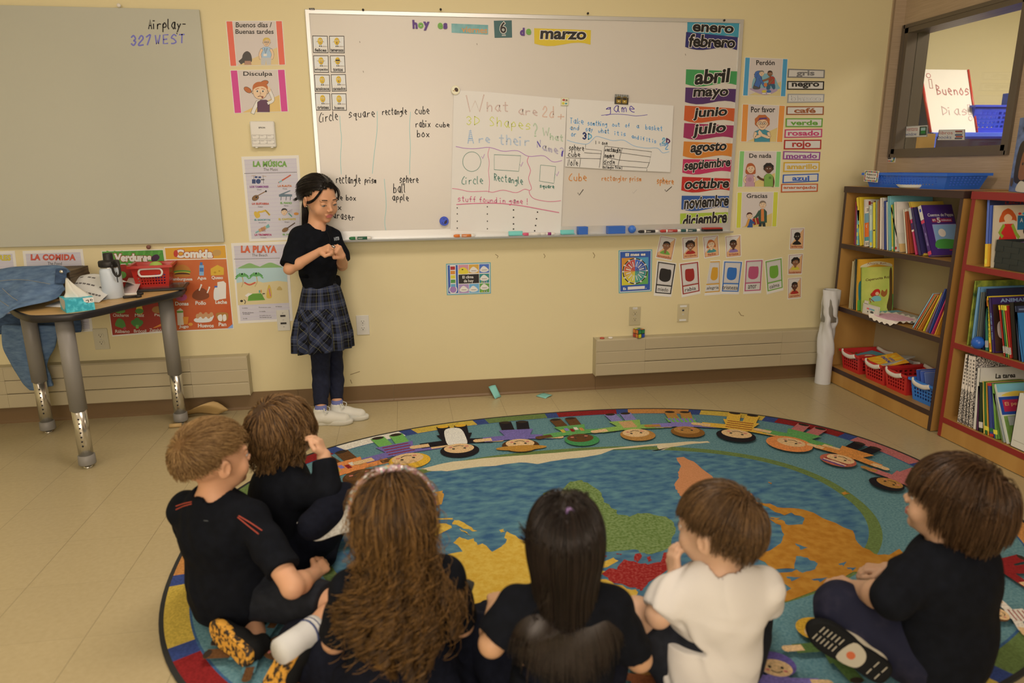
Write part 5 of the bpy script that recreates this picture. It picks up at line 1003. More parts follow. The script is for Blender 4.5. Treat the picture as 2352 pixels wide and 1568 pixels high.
def book(o, s, sz, e, shelfpx, x0=3.118, group=None, label=None, name='book'):
    """e: (top x, top y, bottom x, width at the bottom, colour, depth) read in the close view; the spine stands on plane x0"""
    tx, ty, bx, wpx, col, dep = e[:6]; f = lambda x, y: sidep(o[0]+x/s, o[1]+y/s, x0)
    (ax, ay),(cx, cy) = shelfpx; by = lambda x: ay+(cy-ay)*(x-ax)/(cx-ax)
    y0 = f(bx, by(bx)).y; y1 = f(bx+wpx, by(bx+wpx)).y; tp = f(tx, ty); th = max(.003,(y0-y1)*.93); h = tp.z-sz; dy = tp.y-y0
    rot = math.atan2(dy, h); L = math.hypot(dy, h); t = thing(name, label, 'book', (x0,(y0+y1)/2, sz), group=group)
    ca, sa = math.cos(rot), math.sin(rot); piv = th/2 if rot > 0 else -th/2; lift = .0008
    def P(x, u, v): u2 = u-piv; return Vector((x, piv+u2*ca+v*sa, v*ca-u2*sa+lift))
    # u: across thickness (+ = left side), v: along height
    def blk(nm, xa, xb, ua, ub, va, vb, m, par):
        vs = [P(x, u, v) for x in (xa, xb) for u in (ua, ub) for v in (va, vb)]; mb = MB(); mb.add(vs, [(0,1,3,2),(4,6,7,5),(0,4,5,1),(2,3,7,6),(0,2,6,4),(1,5,7,3)], m); return mb
    m = col if not isinstance(col, str) else mat(col, .4, WS); k = .0016 if th > .007 else .0006
    mb = blk('', 0, k*1.2,-th/2, th/2,0, L, m, t)
    for ua, ub in ((-th/2,-th/2+k),(th/2-k, th/2)):
        b2 = blk('', 0, dep, ua, ub, 0, L, m, t); mb.add(b2.v, b2.f, m)
    mb.build('cover', t); ins = .003 if th > .007 else .0004
    blk('', k*1.2, dep-ins, -th/2+k, th/2-k, ins, L-ins, M_PAGE, t).build('pages', t)
    t['dims'] = (th, L, dep); del t['dims']
    sp = Sheet(lambda u, v: P(0, th*(.5-u), L*(1-v)),(-1,0,0), .0002)          # spine, u 0..1 to the right, v down
    cv = Sheet(lambda u, v: P(dep*u, -th/2, L*(1-v)),(0,-1,0), .0002)           # right-hand cover
    return t, sp, cv
def row(o, s, sz, shelfpx, entries, where, names=None, x0=3.118):
    out = []
    for i, e in enumerate(entries):
        cn = e[6]; out.append(book(o, s, sz, e, shelfpx, x0 if len(e) < 8 else e[7], 'books '+where, f'{cn}, {ordi(i)} from left {where}'))
    return out
c_ = lambda h: mat(h, .45, WS)
o7 = (1960,420); s7 = 8.71
R1 = row(o7, s7, SZ[2], ((0,1250),(1380,1465)),[(40,380,5,22, '#8a2a34', .2, 'thin crimson book'),(60,470,30,25, '#7a4a6a', .19, 'thin mauve book'),(75,550,60,45, '#6fa39a', .2, 'teal and yellow chequered book'),(55,305,125,55, '#c9a02c', .24, 'yellow book leaning left with music notes'),
    (210,335,205,18, '#cdbfae', .25, 'tall white book marked H'),(222,490,222,92, '#c9bfae', .18, 'thick white book with orange block'),(318,460,318,62, '#a9b3ac', .2, 'pale blue-white book'),(388,395,388,55, '#c9ae2c', .2, 'bright yellow spined book'),
    (448,350,446,26, '#8a8f80', .2, 'thin grey-green book'),(478,370,476,22, '#b08a5c', .2, 'thin tan book'),(502,345,500,18, '#9a5f45', .2, 'thin russet book'),(532,305,522,48, '#c9bca8', .24, 'tall cream book'),(575,490,578,30, '#bfa9a0', .17, 'small white book with red lettering'),
    (612,365,612,50, '#26356a', .2, 'navy blue book'),(655,385,664,34, '#b5b2a2', .2, 'thin pale grey book'),(683,268,702,30, '#6f9ca0', .27, 'tall misty blue-green book'),(752,445,768,30, '#bfb13c', .19, 'thin yellow-green book'),(790,430,800,28, '#4a7a4a', .19, 'thin green book'),(812,388,832,40, '#c9c0b0', .2, 'thin white book with a red dot'),
    (745,490,915,22, '#b5a592', .2, 'cream storybook Ricitos with a spoon'),(990,540,1050,34, '#bcae98', .16, 'thin cream book'),(1020,585,1085,52, '#8a3f26', .17, 'rust-brown book'),(1100,510,1235,48, '#a32c50', .17, 'magenta-and-white book'),(1140,520,1305,60, '#2f2748', .17, 'dark violet book')],
    'on the dark-trimmed case top shelf')
_, sp, cv = R1[4]; sp.n = Vector((-1,0,0)); cv.text('H', .1,.04,.3,.12, c_('#7a2418'), .04); cv.build('cover_print', parent=R1[4][0])
sp = R1[5][1]; sp.rect(.05,.16,.95,.4, c_('#5f7f8a')); sp.rect(.05,.4,.95,.76, c_('#c2581f')); sp.rect(.05,.76,.95,.86, c_('#3f7a80')); sp.text('DE', .5,.04,.95,.12, c_('#1f1a18'), .02); sp.text('TEXTO', .2,.9,.95,.97, c_('#1f1a18'), .02); sp.text('C', .3,.45,.6,.52, M_PAPER, .03); sp.build('spine_print', parent=R1[5][0])
sp = R1[6][1]; sp.rect(.1,.6,.9,.9, c_('#6a98b5')); sp.rect(.2,.88,.8,.96, c_('#c9a82c')); sp.text('Y E S', .3,.1,.7,.22, c_('#55504a')); sp.build('spine_print', parent=R1[6][0])
sp = R1[7][1]; sp.rect(.2,.6,.8,.63, c_('#2a241e')); sp.build('spine_print', parent=R1[7][0])
sp = R1[2][1]
for k in range(6): sp.rect(0 if k % 2 else .5,.3+k*.11,.5 if k % 2 else 1,.41+k*.11, c_('#b5ae4a' if k % 2 else '#4a8f94'))
sp.build('spine_print', parent=R1[2][0])
cv = R1[3][2]; cv.line([(.2,.08),(.32,.16),(.22,.2)], .03, c_('#241a14')); cv.ell(.16,.22,.025,.02, c_('#241a14')); cv.build('cover_print', parent=R1[3][0])
for i, c in ((18, '#a8241c'),(16, '#c9bfae')): R1[i][1].ell(.5,.93,.5,.03, c_(c)); R1[i][1].build('spine_label', parent=R1[i][0])
cv = R1[19][2]; cv.text('Ricitos', .1,.06,.75,.17, c_('#2a3044'), .02, rise=.06); cv.text('y los', .4,.19,.75,.24, c_('#2a3044'), .01); BR = c_('#4a2416')
cv.ell(.42,.38,.24,.15, BR); cv.ell(.42,.38,.17,.11, c_('#6a3a24')); cv.poly([(.36,.5),(.48,.5),(.58,.8),(.3,.8)], BR); cv.rect(.2,.53,.62,.57, c_('#25502f')); cv.rect(0,.82,.98,1, c_('#b08a55')); cv.build('cover_print', parent=R1[19][0])
cv = R1[21][2]; cv.blob([(.3,.3),(.6,.2),(.9,.4),(.9,.8),(.5,.9)], c_('#b08a55')); cv.build('cover_print', parent=R1[21][0])
sp = R1[22][1]; sp.rect(0,0,1,.25, c_('#9a948e')); sp.rect(0,.33,1,.47, c_('#35204a')); sp.rect(0,.47,1,.51, c_('#d0c4b8')); sp.build('spine_print', parent=R1[22][0])
where = 'on the dark-trimmed case top shelf'
t, sp, cv = book(o7, s7, SZ[2], (1100,395,1385,26, '#b8973a', .2),((0,1250),(1380,1465)), 3.13, 'books '+where, 'large yellow picture book leaning behind the purple book')
cv.ell(.3,.25,.12,.05, c_('#a8302a')); cv.blob([(.1,.12),(.3,.1),(.45,.2),(.25,.28)], c_('#4a7a3a')); cv.ell(.36,.38,.14,.07, c_('#4a9a94')); cv.line(crom([(.1,.42),(.2,.5),(.4,.48)], 4), .012, c_('#8a2f24')); cv.blob([(.4,.6),(.5,.55),(.8,.7),(.6,.85)], c_('#6a6a80')); cv.ell(.06,.93,.06,.03, c_('#a8241c')); cv.build('cover_print', parent=t)
t, sp, cv = book(o7, s7, SZ[2], (1285,485,1505,75, '#3a2258', .178),((0,1250),(1380,1465)), 3.122, 'books '+where, 'purple book Cuentos en 5 minutos at the right end of the top shelf')
sp.rect(.02,.0,.98,.28, M_PAPER); sp.rect(.02,.29,.98,.35, c_('#b03048')); sp.rect(.02,.9,.98,.97, c_('#a82f4a')); sp.text('Cuentos', .3,.4,.7,.8, c_('#8a7ab0')); sp.rect(.25,.06,.75,.12, c_('#2f3a8a')); sp.build('spine_print', parent=t)
cv.text('Cuentos de Peppa', .14,.17,.97,.25, c_('#b5a9c0'), .015); cv.rect(.24,.27,.9,.35, c_('#7a1f3c')); cv.text('en', .26,.285,.36,.33, M_PAPER, .02); cv.text('5', .4,.255,.52,.36, M_PAPER, .03); cv.text('minutos', .55,.285,.87,.33, c_('#b59aa8'), .02)
cv.rect(.22,.39,.99,.87, c_('#8a7a9f')); cv.rect(.235,.4,.99,.72, c_('#6f86b0')); cv.blob([(.235,.86),(.24,.72),(.5,.68),(.8,.7),(.99,.72),(.99,.86)], c_('#3f7a34')); cv.ell(.48,.56,.12,.08, c_('#c9b9c0')); cv.rect(.6,.895,.92,.91, c_('#a82424')); cv.rect(.72,.925,.98,.95, c_('#c9a82c')); cv.build('cover_print', parent=t)
# middle shelf
o6 = (1840,380); s6 = 3.92; SP6 = ((432,1255),(1250,1510))
w2_ = 'on the dark-trimmed case middle shelf'
R2 = row(o6, s6, SZ[1], SP6,[(462,862,430,10, '#b5a27a', .2, 'thin beige booklet'),(470,866,442,12, '#a8926a', .2, 'thin tan booklet'),(478,850,456,14, '#8a7a5c', .2, 'thin brown booklet'),(486,842,472,22, '#26302c', .23, 'black spined book'),(500,845,496,14, '#c28a2a', .235, 'orange fairy-tale book with leafy cover'),(540,918,540,8, '#8f9a4a', .2, 'green booklet Caperucita Roja with a tree')], w2_)
cv = R2[4][2]; cv.blob([(.02,.5),(.1,.42),(.18,.5),(.16,.75),(.04,.85)], c_('#2f6a6a')); cv.poly([(0,.8),(1,.7),(1,1),(0,1)], c_('#4f8a3a')); cv.blob([(.1,.12),(.5,.05),(.9,.1),(.92,.16),(.5,.11),(.12,.18)], c_('#d0b98a')); cv.text('Ahora, Ran', .25,.075,.78,.115, c_('#7a2a1c')); cv.ell(.88,.25,.07,.05, c_('#3f6a9a')); cv.build('cover_print', parent=R2[4][0])
cv = R2[5][2]; cv.rect(.0,.0,1,1, noisemat('#8f9a3f', '#b5ae55', 5,.45, WS)); cv.text('Caperucita Roja', .12,.26,.95,.33, c_('#4a3018'), .02, rise=.06); cv.blob([(.9,.1),(.98,.1),(.99,.98),(.82,.92),(.9,.6)], c_('#4a3418')); cv.ell(.42,.62,.14,.06, c_('#8a3a1c')); cv.blob([(.32,.62),(.4,.52),(.55,.5),(.6,.58),(.5,.64)], c_('#a8241c')); cv.ell(.5,.6,.06,.04, c_('#c99a70')); cv.blob([(.3,.76),(.38,.66),(.58,.66),(.62,.76)], c_('#6a9a98')); cv.blob([(.62,.62),(.66,.52),(.74,.56),(.82,.5),(.82,.62),(.72,.68)], c_('#8a4f24')); cv.line(crom([(.3,.8),(.25,.7),(.4,.78)], 4), .02, c_('#7a3a1c')); cv.build('cover_print', parent=R2[5][0])
cols = [('#7a94a0', 'grey-blue'),('#b5552f', 'rust'),('#8a7a4a', 'olive'),('#b8702c', 'orange'),('#c9ac2c', 'yellow'),('#7a5a6a', 'plum'),('#35447a', 'dark blue'),('#a82c55', 'crimson'),('#c2852c', 'amber')]
tops = [1180,1195,1205,1225,1258,1268,1290,1300,1290]; tys = [1160,1165,1170,1175,1150,1148,1115,1200,1290]; bots = [1003,1018,1034,1052,1098,1122,1150,1172,1200]
R3 = row(o6, s6, SZ[1], ((1003,1425),(1250,1510)),[(a, b, c, 13, col, .17, f'thin {cn} booklet leaning right') for a, b, c, (col, cn) in zip(tops, tys, bots, cols)], 'in the middle shelf fan')


a, b = sidep(o6[0]+555/s6, o6[1]+1308/s6,3.112), sidep(o6[0]+705/s6, o6[1]+1303/s6,3.112); w = (b-a).length; t = thing('label_holder', 'white label card standing in front of the green booklet on the middle shelf', 'label', (3.112,(a.y+b.y)/2, SZ[1]))
MB().bb((-.001,-w/2,0),(.0012, w/2,.062), M_WHITE).build('card', t); MB().bb((0,-w/2,0),(.03, w/2,.0012), M_WHITE).build('foot', t); MB().bb((-.001, w*.2,.06),(.0012, w*.44,.078), M_WHITE).build('clip', t)
sh = Sheet(lambda x, v: Vector((-.0012, w*(.5-x), .062*(1-v))),(-1,0,0), .0002); sh.frame(.04,.06,.96,.94,.015, c_('#8f8478')); sh.rect(.25,.35,.4,.5, c_('#b5524a')); sh.rect(.4,.35,.55,.5, c_('#6a7ab0')); sh.rect(.55,.35,.72,.5, c_('#5a8a80')); sh.ell(.58,.68,.1,.12, c_('#3a3430')); sh.rect(.3,.65,.36,.78, c_('#3a3430')); sh.build('print', parent=t)
# magazines and doily on that shelf
z = SZ[1]
for k, (y0, y1, c, lab) in enumerate(((-.34,-.6, '#5f8a90', 'blue-green magazine lying flat under the pink doily'),(-.42,-.66, '#b5703f', 'orange-covered magazine lying flat on the middle shelf'),(-.45,-.68, '#8a8478', 'grey magazine lying topmost on the flat pile'))):
    t = thing('magazine', lab, 'magazine', (3.26-.01*k, (y0+y1)/2, z+k*.0035), .12*k); MB().box((0,0,.0016),(.2, y0-y1,.003), c_(c)).build('cover', t); MB().box((0,0,.0016),(.196, y0-y1-.004,.0018), M_PAGE).build('pages', t)
def ruffle(name, lab, ctr, rx, ry, over, m1, m2):
    t = thing(name, lab, 'doily', (ctr[0], ctr[1], ctr[2])); mb = MB(); ri = []; N = 72
    def zf(x, y): return 0 if x > over else -1.0*(over-x)
    def P(r, k, rf): 
        a = 2*math.pi*k/N; sq = 1/max(abs(math.cos(a))**4+abs(math.sin(a))**4,.01)**.25; x = rx*sq*math.cos(a)*r; y = ry*sq*math.sin(a)*r; d = max(0, over-x); return Vector((max(x, over-d*.25), y, -d*.95+rf*math.sin(k*1.75)*.006+.002))
    rows = [[P(r, k, 0) for k in range(N)] for r in (.02,.3,.55,.75)]; mb.grid(rows, m1, True, True); mb.build('pink_centre', t)
    mb = MB(); mb.grid([[P(r, k, (r-.75)*4) for k in range(N)] for r in (.75,.88,1.0)], m2, True, True); mb.build('ruffle', t); return t
p0 = sidep(o6[0]+790/s6, o6[1]+1390/s6,3.14)
ruffle('doily', 'pink and white ruffled doily hanging over the middle shelf edge', (3.17, p0.y, z+.011), .1,.135,-.072, noisemat('#c4939a', '#b8858f', 60,.9, WS), mat('#c9bdb0', .9, WS))
# bins on the bottom shelf
def hole_bin(w, d, h, m, parent):
    mb = MB(); basket_mesh(mb, w*.86, d*.86, w, d, h, 6,7,4, m, .15,.82,.62,.008); return solid(mb.build('bin', parent), .0016)
M_BIN = mat('#9c1f1d', .35, WS); M_BINB = mat('#2a5f9c', .35, WS)
bins = [(-.262, M_BIN, 'red perforated book bin, leftmost on the bottom shelf', 0),(-.49, M_BIN, 'red perforated book bin holding an orange comic, second on the bottom shelf', 1),(-.672, M_BIN, 'red perforated book bin beside the blue one', 0),(-.885, M_BINB, 'blue perforated book bin at the right end of the bottom shelf', 2)]
for y, m, lab, kd in bins:
    t = thing('book_bin', lab, 'bin', (3.252, y, SZ[0]+.002), group='perforated book bins'); w = .185; hole_bin(.24, w, .115, m, t)
    MB().tube(crom([(-.122, w*.42,.118),(-.128, w*.28,.098),(-.129,-w*.05,.094),(-.126,-w*.3,.108)], 4), .006, M_WHITE, 8, flat=2.2).build('white_grip', t)
    MB().tube(crom([(.115, w*.4,.118),(.12,0,.106),(.115,-w*.4,.116)], 4), .006, M_WHITE, 8, flat=2).build('white_grip', t)
def flatbook(x, y, z, sx, sy, col, rz, lab, tilt=0, rx=0, th=.006, decor=None):
    t = thing('book', lab, 'book', (x, y, z)); t.rotation_euler = (rx, tilt, rz); MB().box((0,0, th/2),(sx, sy, th), col if not isinstance(col, str) else c_(col), bev=.0008).build('cover', t); MB().box((.001,0, th/2),(sx-.0, sy-.004, th*.6), M_PAGE).build('pages', t)
    if decor: sh = Sheet(lambda u, v: Vector((sx*(v-.5), sy*(.5-u), th)),(0,0,1), .0003); decor(sh); sh.build('cover_print', parent=t)
    return t
z = SZ[0]
flatbook(3.26,-.262, z+.085,.2,.14, '#3f7a80', .2, 'teal picture book lying in the leftmost red bin', -.1, decor=lambda s: (s.blob([(.2,.3),(.5,.2),(.8,.4),(.6,.7),(.3,.6)], c_('#b53a2c')), s.ell(.5,.5,.15,.12, c_('#c9b08a')), s.ell(.75,.75,.12,.1, c_('#2f5a3a'))))
flatbook(3.25,-.47, z+.118,.21,.15, '#8f8a80', .15, 'grey magazine sticking up in the second red bin', -.16,-.2)
def omd(s):
    for k in range(9): s.poly([(.5,.5),(.5+math.cos(k*.7)*.46,.5+math.sin(k*.7)*.46),(.5+math.cos(k*.7+.3)*.46,.5+math.sin(k*.7+.3)*.46)], c_('#c9992c'), True)
    s.z += 2e-4; s.text('SUPERHOMBRE', .12,.42,.88,.54, c_('#35407a'), .04); s.text('ROBLE', .35,.58,.7,.68, c_('#35407a'), .04)
flatbook(3.215,-.49, z+.126,.17,.15, '#c2851f', -.2, 'orange superhero comic lying across the second red bin', -.2,.12,.004, omd)
for k, (c, lab) in enumerate((('#35487f', 'dark blue booklet upright in the blue bin, front of three'),('#44578f', 'blue booklet upright in the blue bin, middle of three'),('#55628a', 'slate blue booklet with red title, back of three in the blue bin'))):
    t = thing('book', lab, 'book', (3.25,-.845-.03*k, z+.02)); t.rotation_euler = (-.32,0,0); MB().box((0,0,.075),(.19,.005,.15), c_(c)).build('cover', t); MB().box((.002,0,.075),(.187,.003,.152), M_PAGE).build('pages', t)
    if k == 2: sh = Sheet(lambda u, v: Vector((.19*(u-.5), -.0026,.15*(1-v))),(0,-1,0), .0002); sh.text('LOBATOS', .3,.12,.8,.24, c_('#a83a2c'), .03); sh.ell(.5,.6,.15,.2, c_('#2a2430')); sh.build('cover_print', parent=t)
# on top of the dark-trimmed bookcase
M_BLUE = mat('#2a5cae', .35,.85); a, b = sidep(1979,428,3.13), sidep(2155,429,3.13)
t = thing('basket_tray', 'long low blue plastic basket on top of the dark-trimmed bookcase', 'basket', (3.25,(a.y+b.y)/2-.03, STOP+.001)); w = abs(b.y-a.y)+.0; mb = MB(); basket_mesh(mb, .2, w*.96,.235, w*1.06,.075,9,22,4, M_BLUE, .22,.84,.5,.01); solid(mb.build('bin', t), .002)
sh_c = [C_(c) for c in ('#b04a34', '#3a6a9c', '#4f8a4a', '#c9a03a', '#7a4a80', '#c06a34')]
def tagcard(name, lab, fn, nrm, l1, l2, par=None):
    s = Sheet(fn, nrm, .001); s.paper(U4, M_PAPER)
    for k in range(16):
        c = sh_c[k % 6]; s.rect(.04+k*.0575,.05,.04+(k+1)*.0575,.16, c); s.rect(.04+k*.0575,.84,.04+(k+1)*.0575,.95, c)
    for k in range(5): s.rect(.04,.16+k*.136,.1,.16+(k+1)*.136, sh_c[(k+2) % 6]); s.rect(.9,.16+k*.136,.96,.16+(k+1)*.136, sh_c[(k+4) % 6])
    s.hand(l1,.2,.42,.8,.18, BLK, .015); s.hand(l2,.2,.72,.8,.18, BLK, .015); return s.build(name, lab, 'label card', parent=par)
f4 = lambda pts, x: (lambda A, B, C, D: (lambda u, v: (A*(1-u)+B*u)*(1-v)+(D*(1-u)+C*u)*v))(*[sidep(*p, x) for p in pts])
recenter(tagcard('name_card', 'striped-border name card clipped to the front of the long blue basket', f4([(1987,391),(2020,393),(2016,419),(1984,416)], 3.118),(-1,0,0), 'Rebecca', 'Patricia'))
recenter(tagcard('grade_card', 'striped-border card about tercer grade on the partition under the window', f4([(2012,346),(2061,347),(2056,373),(2008,371)], XR-.001),(-1,0,0), 'Tercer grado', 'Third grade'))
p = sidep(2096,431,3.16); t = thing('paper_plate', 'stack of white paper plates on the bookcase in front of the blue basket', 'plate', (3.17, p.y, STOP+.001))
MB().lathe([(.001,.002),(.06,.002),(.07,.006),(.088,.018),(.0885,.0195),(.07,.0085),(.06,.0045),(.001,.0045)], mat('#d2c6b2', .6,.85), n=36).build('plate', t); MB().lathe([(.05,.0),(.068,.001),(.084,.013),(.082,.014),(.06,.002)], mat('#c6b9a4', .6,.85), n=36).build('plate', t)
# red-trimmed bookcase: top
o8, s8 = (2190,440), 8.71
t = thing('book', 'blue picture book with a dark-haired face standing on the red-trimmed bookcase', 'book', tuple(sidep(2320,437,3.2))); t.location.z = STOP+.001; t.rotation_euler = (.0,.0,-.5)
MB().box((0,-.14,.16),(.012,.28,.32), noisemat('#3f4f74', '#6a7aa0', 9,.4,.7,(1,1,3)), bev=.001).build('cover', t); MB().box((.001,-.14,.16),(.009,.278,.321), M_PAGE).build('pages', t)
sh = Sheet(lambda u, v: Vector((-.0062,-.28*u, .32*(1-v))),(-1,0,0), .0003); sh.blob([(.15,.75),(.2,.4),(.45,.3),(.8,.32),(.9,.6),(.85,.85),(.3,.88)], c_('#1f1814')); sh.blob([(.38,.8),(.42,.5),(.6,.42),(.72,.5),(.72,.8)], c_('#7a4a2c')); sh.ell(.5,.62,.04,.02, c_('#1a1412')); sh.ell(.1,.87,.07,.06, c_('#4a3a24')); sh.text('SI', .25,.05,.4,.1, c_('#1f2438'), .03); sh.text('Nos', .25,.13,.45,.2, c_('#1f2438'), .03); sh.blob([(.35,.98),(.5,.85),(.8,.88),(.9,.98)], M_PAPER); sh.build('cover_print', parent=t)
# red bookcase, upper shelf
SPB = ((640,1330),(1411,1500)); wB = 'on the red-trimmed case upper shelf'
t, sp, cv = book(o8, s8, SZ[2], (672,160,640,60, '#4a5a94', .26), SPB, 3.118, 'books '+wB, 'tall blue and yellow book at the left on the red case upper shelf')
sp.rect(0,.66,1,1, c_('#c99a2c')); sp.ell(.4,.92,.4,.04, c_('#d0b03c')); sp.build('spine_print', parent=t); cv.rect(0,.66,.99,1, c_('#c08a2a')); cv.rect(.0,.0,.99,.09, c_('#26283f')); cv.text('LECTOR', .3,.04,.9,.08, c_('#7a2424'), .03); cv.build('cover_print', parent=t)
t, sp, cv = book(o8, s8, SZ[2], (800,280,765,16, '#b5a184', .24), SPB, 3.12, 'books '+wB, 'cream picture book with a girl in a red dress at a blackboard')
cv.ell(.3,.16,.14,.1, c_('#a8481c')); cv.blob([(.16,.15),(.3,.05),(.46,.15),(.5,.26),(.42,.24),(.18,.27),(.12,.26)], c_('#a8481c')); cv.blob([(.22,.2),(.3,.14),(.4,.2),(.34,.29),(.28,.29)], c_('#cf9a72')); cv.poly([(.24,.3),(.42,.3),(.52,.56),(.12,.56)], c_('#b02420')); cv.line([(.22,.33),(.14,.44),(.2,.5)], .06, c_('#7a8a2c')); cv.line([(.42,.33),(.5,.46),(.56,.52)], .06, c_('#7a8a2c'))
cv.rect(.52,.17,.95,.4, c_('#1f5a74'))
for ch, x in zip('ABC', (.57,.7,.82)): cv.text(ch, x, .21, x+.07,.28, M_PAPER, .02)
for k, c in enumerate(('#b5302a', '#2f8aa0', '#b5302a', '#b5302a', '#4f8a3a')): cv.ell(.56+k*.09,.14,.035,.02, c_(c))
cv.ell(.78,.42,.13,.09, c_('#1a1614')); cv.poly([(.7,.48),(.85,.48),(.85,.6),(.68,.6)], c_('#4a2a44')); cv.build('cover_print', parent=t)
M_WEAVE = mat('#232622', .6, WS); pL = sidep(o8[0]+790/s8, o8[1]+1385/s8,3.125); ht = sidep(o8[0]+832/s8, o8[1]+962/s8,3.12).z-SZ[2]
t = thing('woven_basket', 'dark woven basket with books on the red-trimmed bookcase', 'basket', (3.245, pL.y-.19, SZ[2]+.001)); mb = MB(); D, Wd = .115,.185; kx, ky, kz = 5,9,5; R_ = random.Random(2)
for s in range(4):
    N = ky if s % 2 == 0 else kx
    for i in range(N):
        for k in range(kz):
            b = .0015 if (i+k) % 2 else -.0005; fl = 1+.03*k/kz; u0, u1 = -1+2*i/N, -1+2*(i+1)/N; z0, z1 = ht*k/kz, ht*(k+1)/kz
            if s % 2 == 0: sg = -1 if s == 0 else 1; mb.bb((sg*(D*fl+b), Wd*u0*fl, z0),(sg*(D*fl+b-.004), Wd*u1*fl, z1), M_WEAVE)
            else: sg = -1 if s == 1 else 1; mb.bb((D*u0*fl, sg*(Wd*fl+b), z0),(D*u1*fl, sg*(Wd*fl+b-.004), z1), M_WEAVE)
mb.build('weave', t); MB().bb((-D, -Wd, .001),(D, Wd, .004), M_WEAVE).build('bottom', t)
flatbook(3.24, pL.y-.09, SZ[2]+ht-.012,.2,.15, '#5a3a6a', .1, 'purple and orange book lying in the dark woven basket', -.1,-.08, decor=lambda s: (s.blob([(.1,.2),(.5,.1),(.7,.3),(.3,.4)], c_('#c98a2c')), s.ell(.6,.7,.2,.15, c_('#c9b43a'))))
flatbook(3.23, pL.y-.24, SZ[2]+ht-.0,.2,.2, '#cbb9a6', -.2, 'white book with red lettering lying in the dark woven basket', -.12,.05, decor=lambda s: [s.text(t_, .1, y, .9, y+.16, c_('#a8283a'), .05) for t_, y in (('La Jardi', .15),('DORADO', .45))])
# red bookcase, middle shelf
oM, sM = (2170,630), 7.84; SPM = ((395,1225),(1230,1440)); wM = 'on the red-trimmed case middle shelf'
RM = row(oM, sM, SZ[1], SPM, [(535,115,395,45, noisemat('#8a8a2f', '#1f3a1c', 14,.45, WS), .26, 'tall grass-patterned yellow-green book'),(592,228,470,55, '#5a7c92', .25, 'light blue spined book'),(648,322,560,30, '#5a5a50', .24, 'grey-brown photo book'),(745,262,682,26, '#1c1f34', .24, 'navy black book'),
    (722,470,735,62, '#235a46', .2, 'dark green book with a white label'),(735,400,808,50, '#c2a028', .235, 'yellow spined jungle animal book'),(785,420,862,52, '#33204a', .23, 'purple animal book with white dog'),(962,560,1072,34, '#96261f', .16, 'thin red reader'),(1008,560,1110,38, '#1f5c38', .16, 'thin green reader'),(1035,562,1150,30, '#8a9a3c', .16, 'thin olive reader'),
    (1068,570,1182,42, '#a0281f', .16, 'thin scarlet reader'),(1162,510,1240,85, '#14120f', .21, 'thick black book'),(1255,575,1345,40, '#2a2e3f', .2, 'slate book with a white sticker'),(1262,680,1400,40, '#2c608a', .17, 'steel blue book')], wM)
sp = RM[5][1]; sp.fn, f0 = (lambda x, v: f0_(x, v)), sp.fn; f0_ = f0; sp.rect(.2,.3,.8,.31, c_('#1f4a2c'))
for k, ch in enumerate('ANIMALES DE LA SELVA'):
    if ch != ' ': sp.text(ch, .25,.2+k*.027,.75,.222+k*.027, c_('#1f4a34'), .02)
sp.rect(.3,.04,.7,.18, c_('#a85a1c')); sp.rect(.3,.84,.7,.96, c_('#b53a1c')); sp.build('spine_print', parent=RM[5][0])
sp, cv = RM[6][1:]
for k, ch in enumerate('ANIMALES DEL MUNDO'):
    if ch != ' ': sp.text(ch, .25,.28+k*.027,.75,.302+k*.027, c_('#6a80b0'), .02)
sp.build('spine_print', parent=RM[6][0])
cv.rect(.02,.0,.98,.12, c_('#33204a')); cv.text('ANIMALES', .2,.03,.95,.1, c_('#7a88a0'), .03); cv.rect(.02,.13,.98,.98, noisemat('#2a1c14', '#4a3020', 12,.45, WS)); cv.blob([(.1,.5),(.2,.42),(.34,.46),(.36,.6),(.3,.75),(.12,.72)], c_('#c4b7a4')); cv.ell(.25,.56,.02,.012, BLK, 8); cv.ell(.25,.6,.03,.015, BLK, 8); cv.build('cover_print', parent=RM[6][0])
for i in (7,8,9,10): sp = RM[i][1]; sp.rect(.0,.0,1,.09, c_('#c9a82c')); sp.rect(.02,.8,.98,.93, M_PAPER); [sp.rect(.1,.81+j*.03,.9,.82+j*.03, BLK) for j in range(4)]; sp.build('spine_label', parent=RM[i][0])
sp = RM[4][1]; sp.rect(.02,.8,.98,.93, M_PAPER); [sp.rect(.1,.81+j*.03,.9,.82+j*.03, BLK) for j in range(4)]; sp.build('spine_label', parent=RM[4][0])
cv = RM[12][2]; cv.rect(.15,.15,.5,.35, M_PAPER); cv.rect(.05,.05,.95,.08, c_('#5a6274')); cv.build('cover_print', parent=RM[12][0])
p = sidep(oM[0]+585/sM, oM[1]+1190/sM, 3.105); o = MB().ball((0,0,0), .0295, mat('#1f4f96', .3,.75), 24).build('rubber_ball'); o.location = (3.112, p.y, SZ[1]+.0297); tag(o, 'blue ball at the front edge of the red bookcase shelf', 'ball')
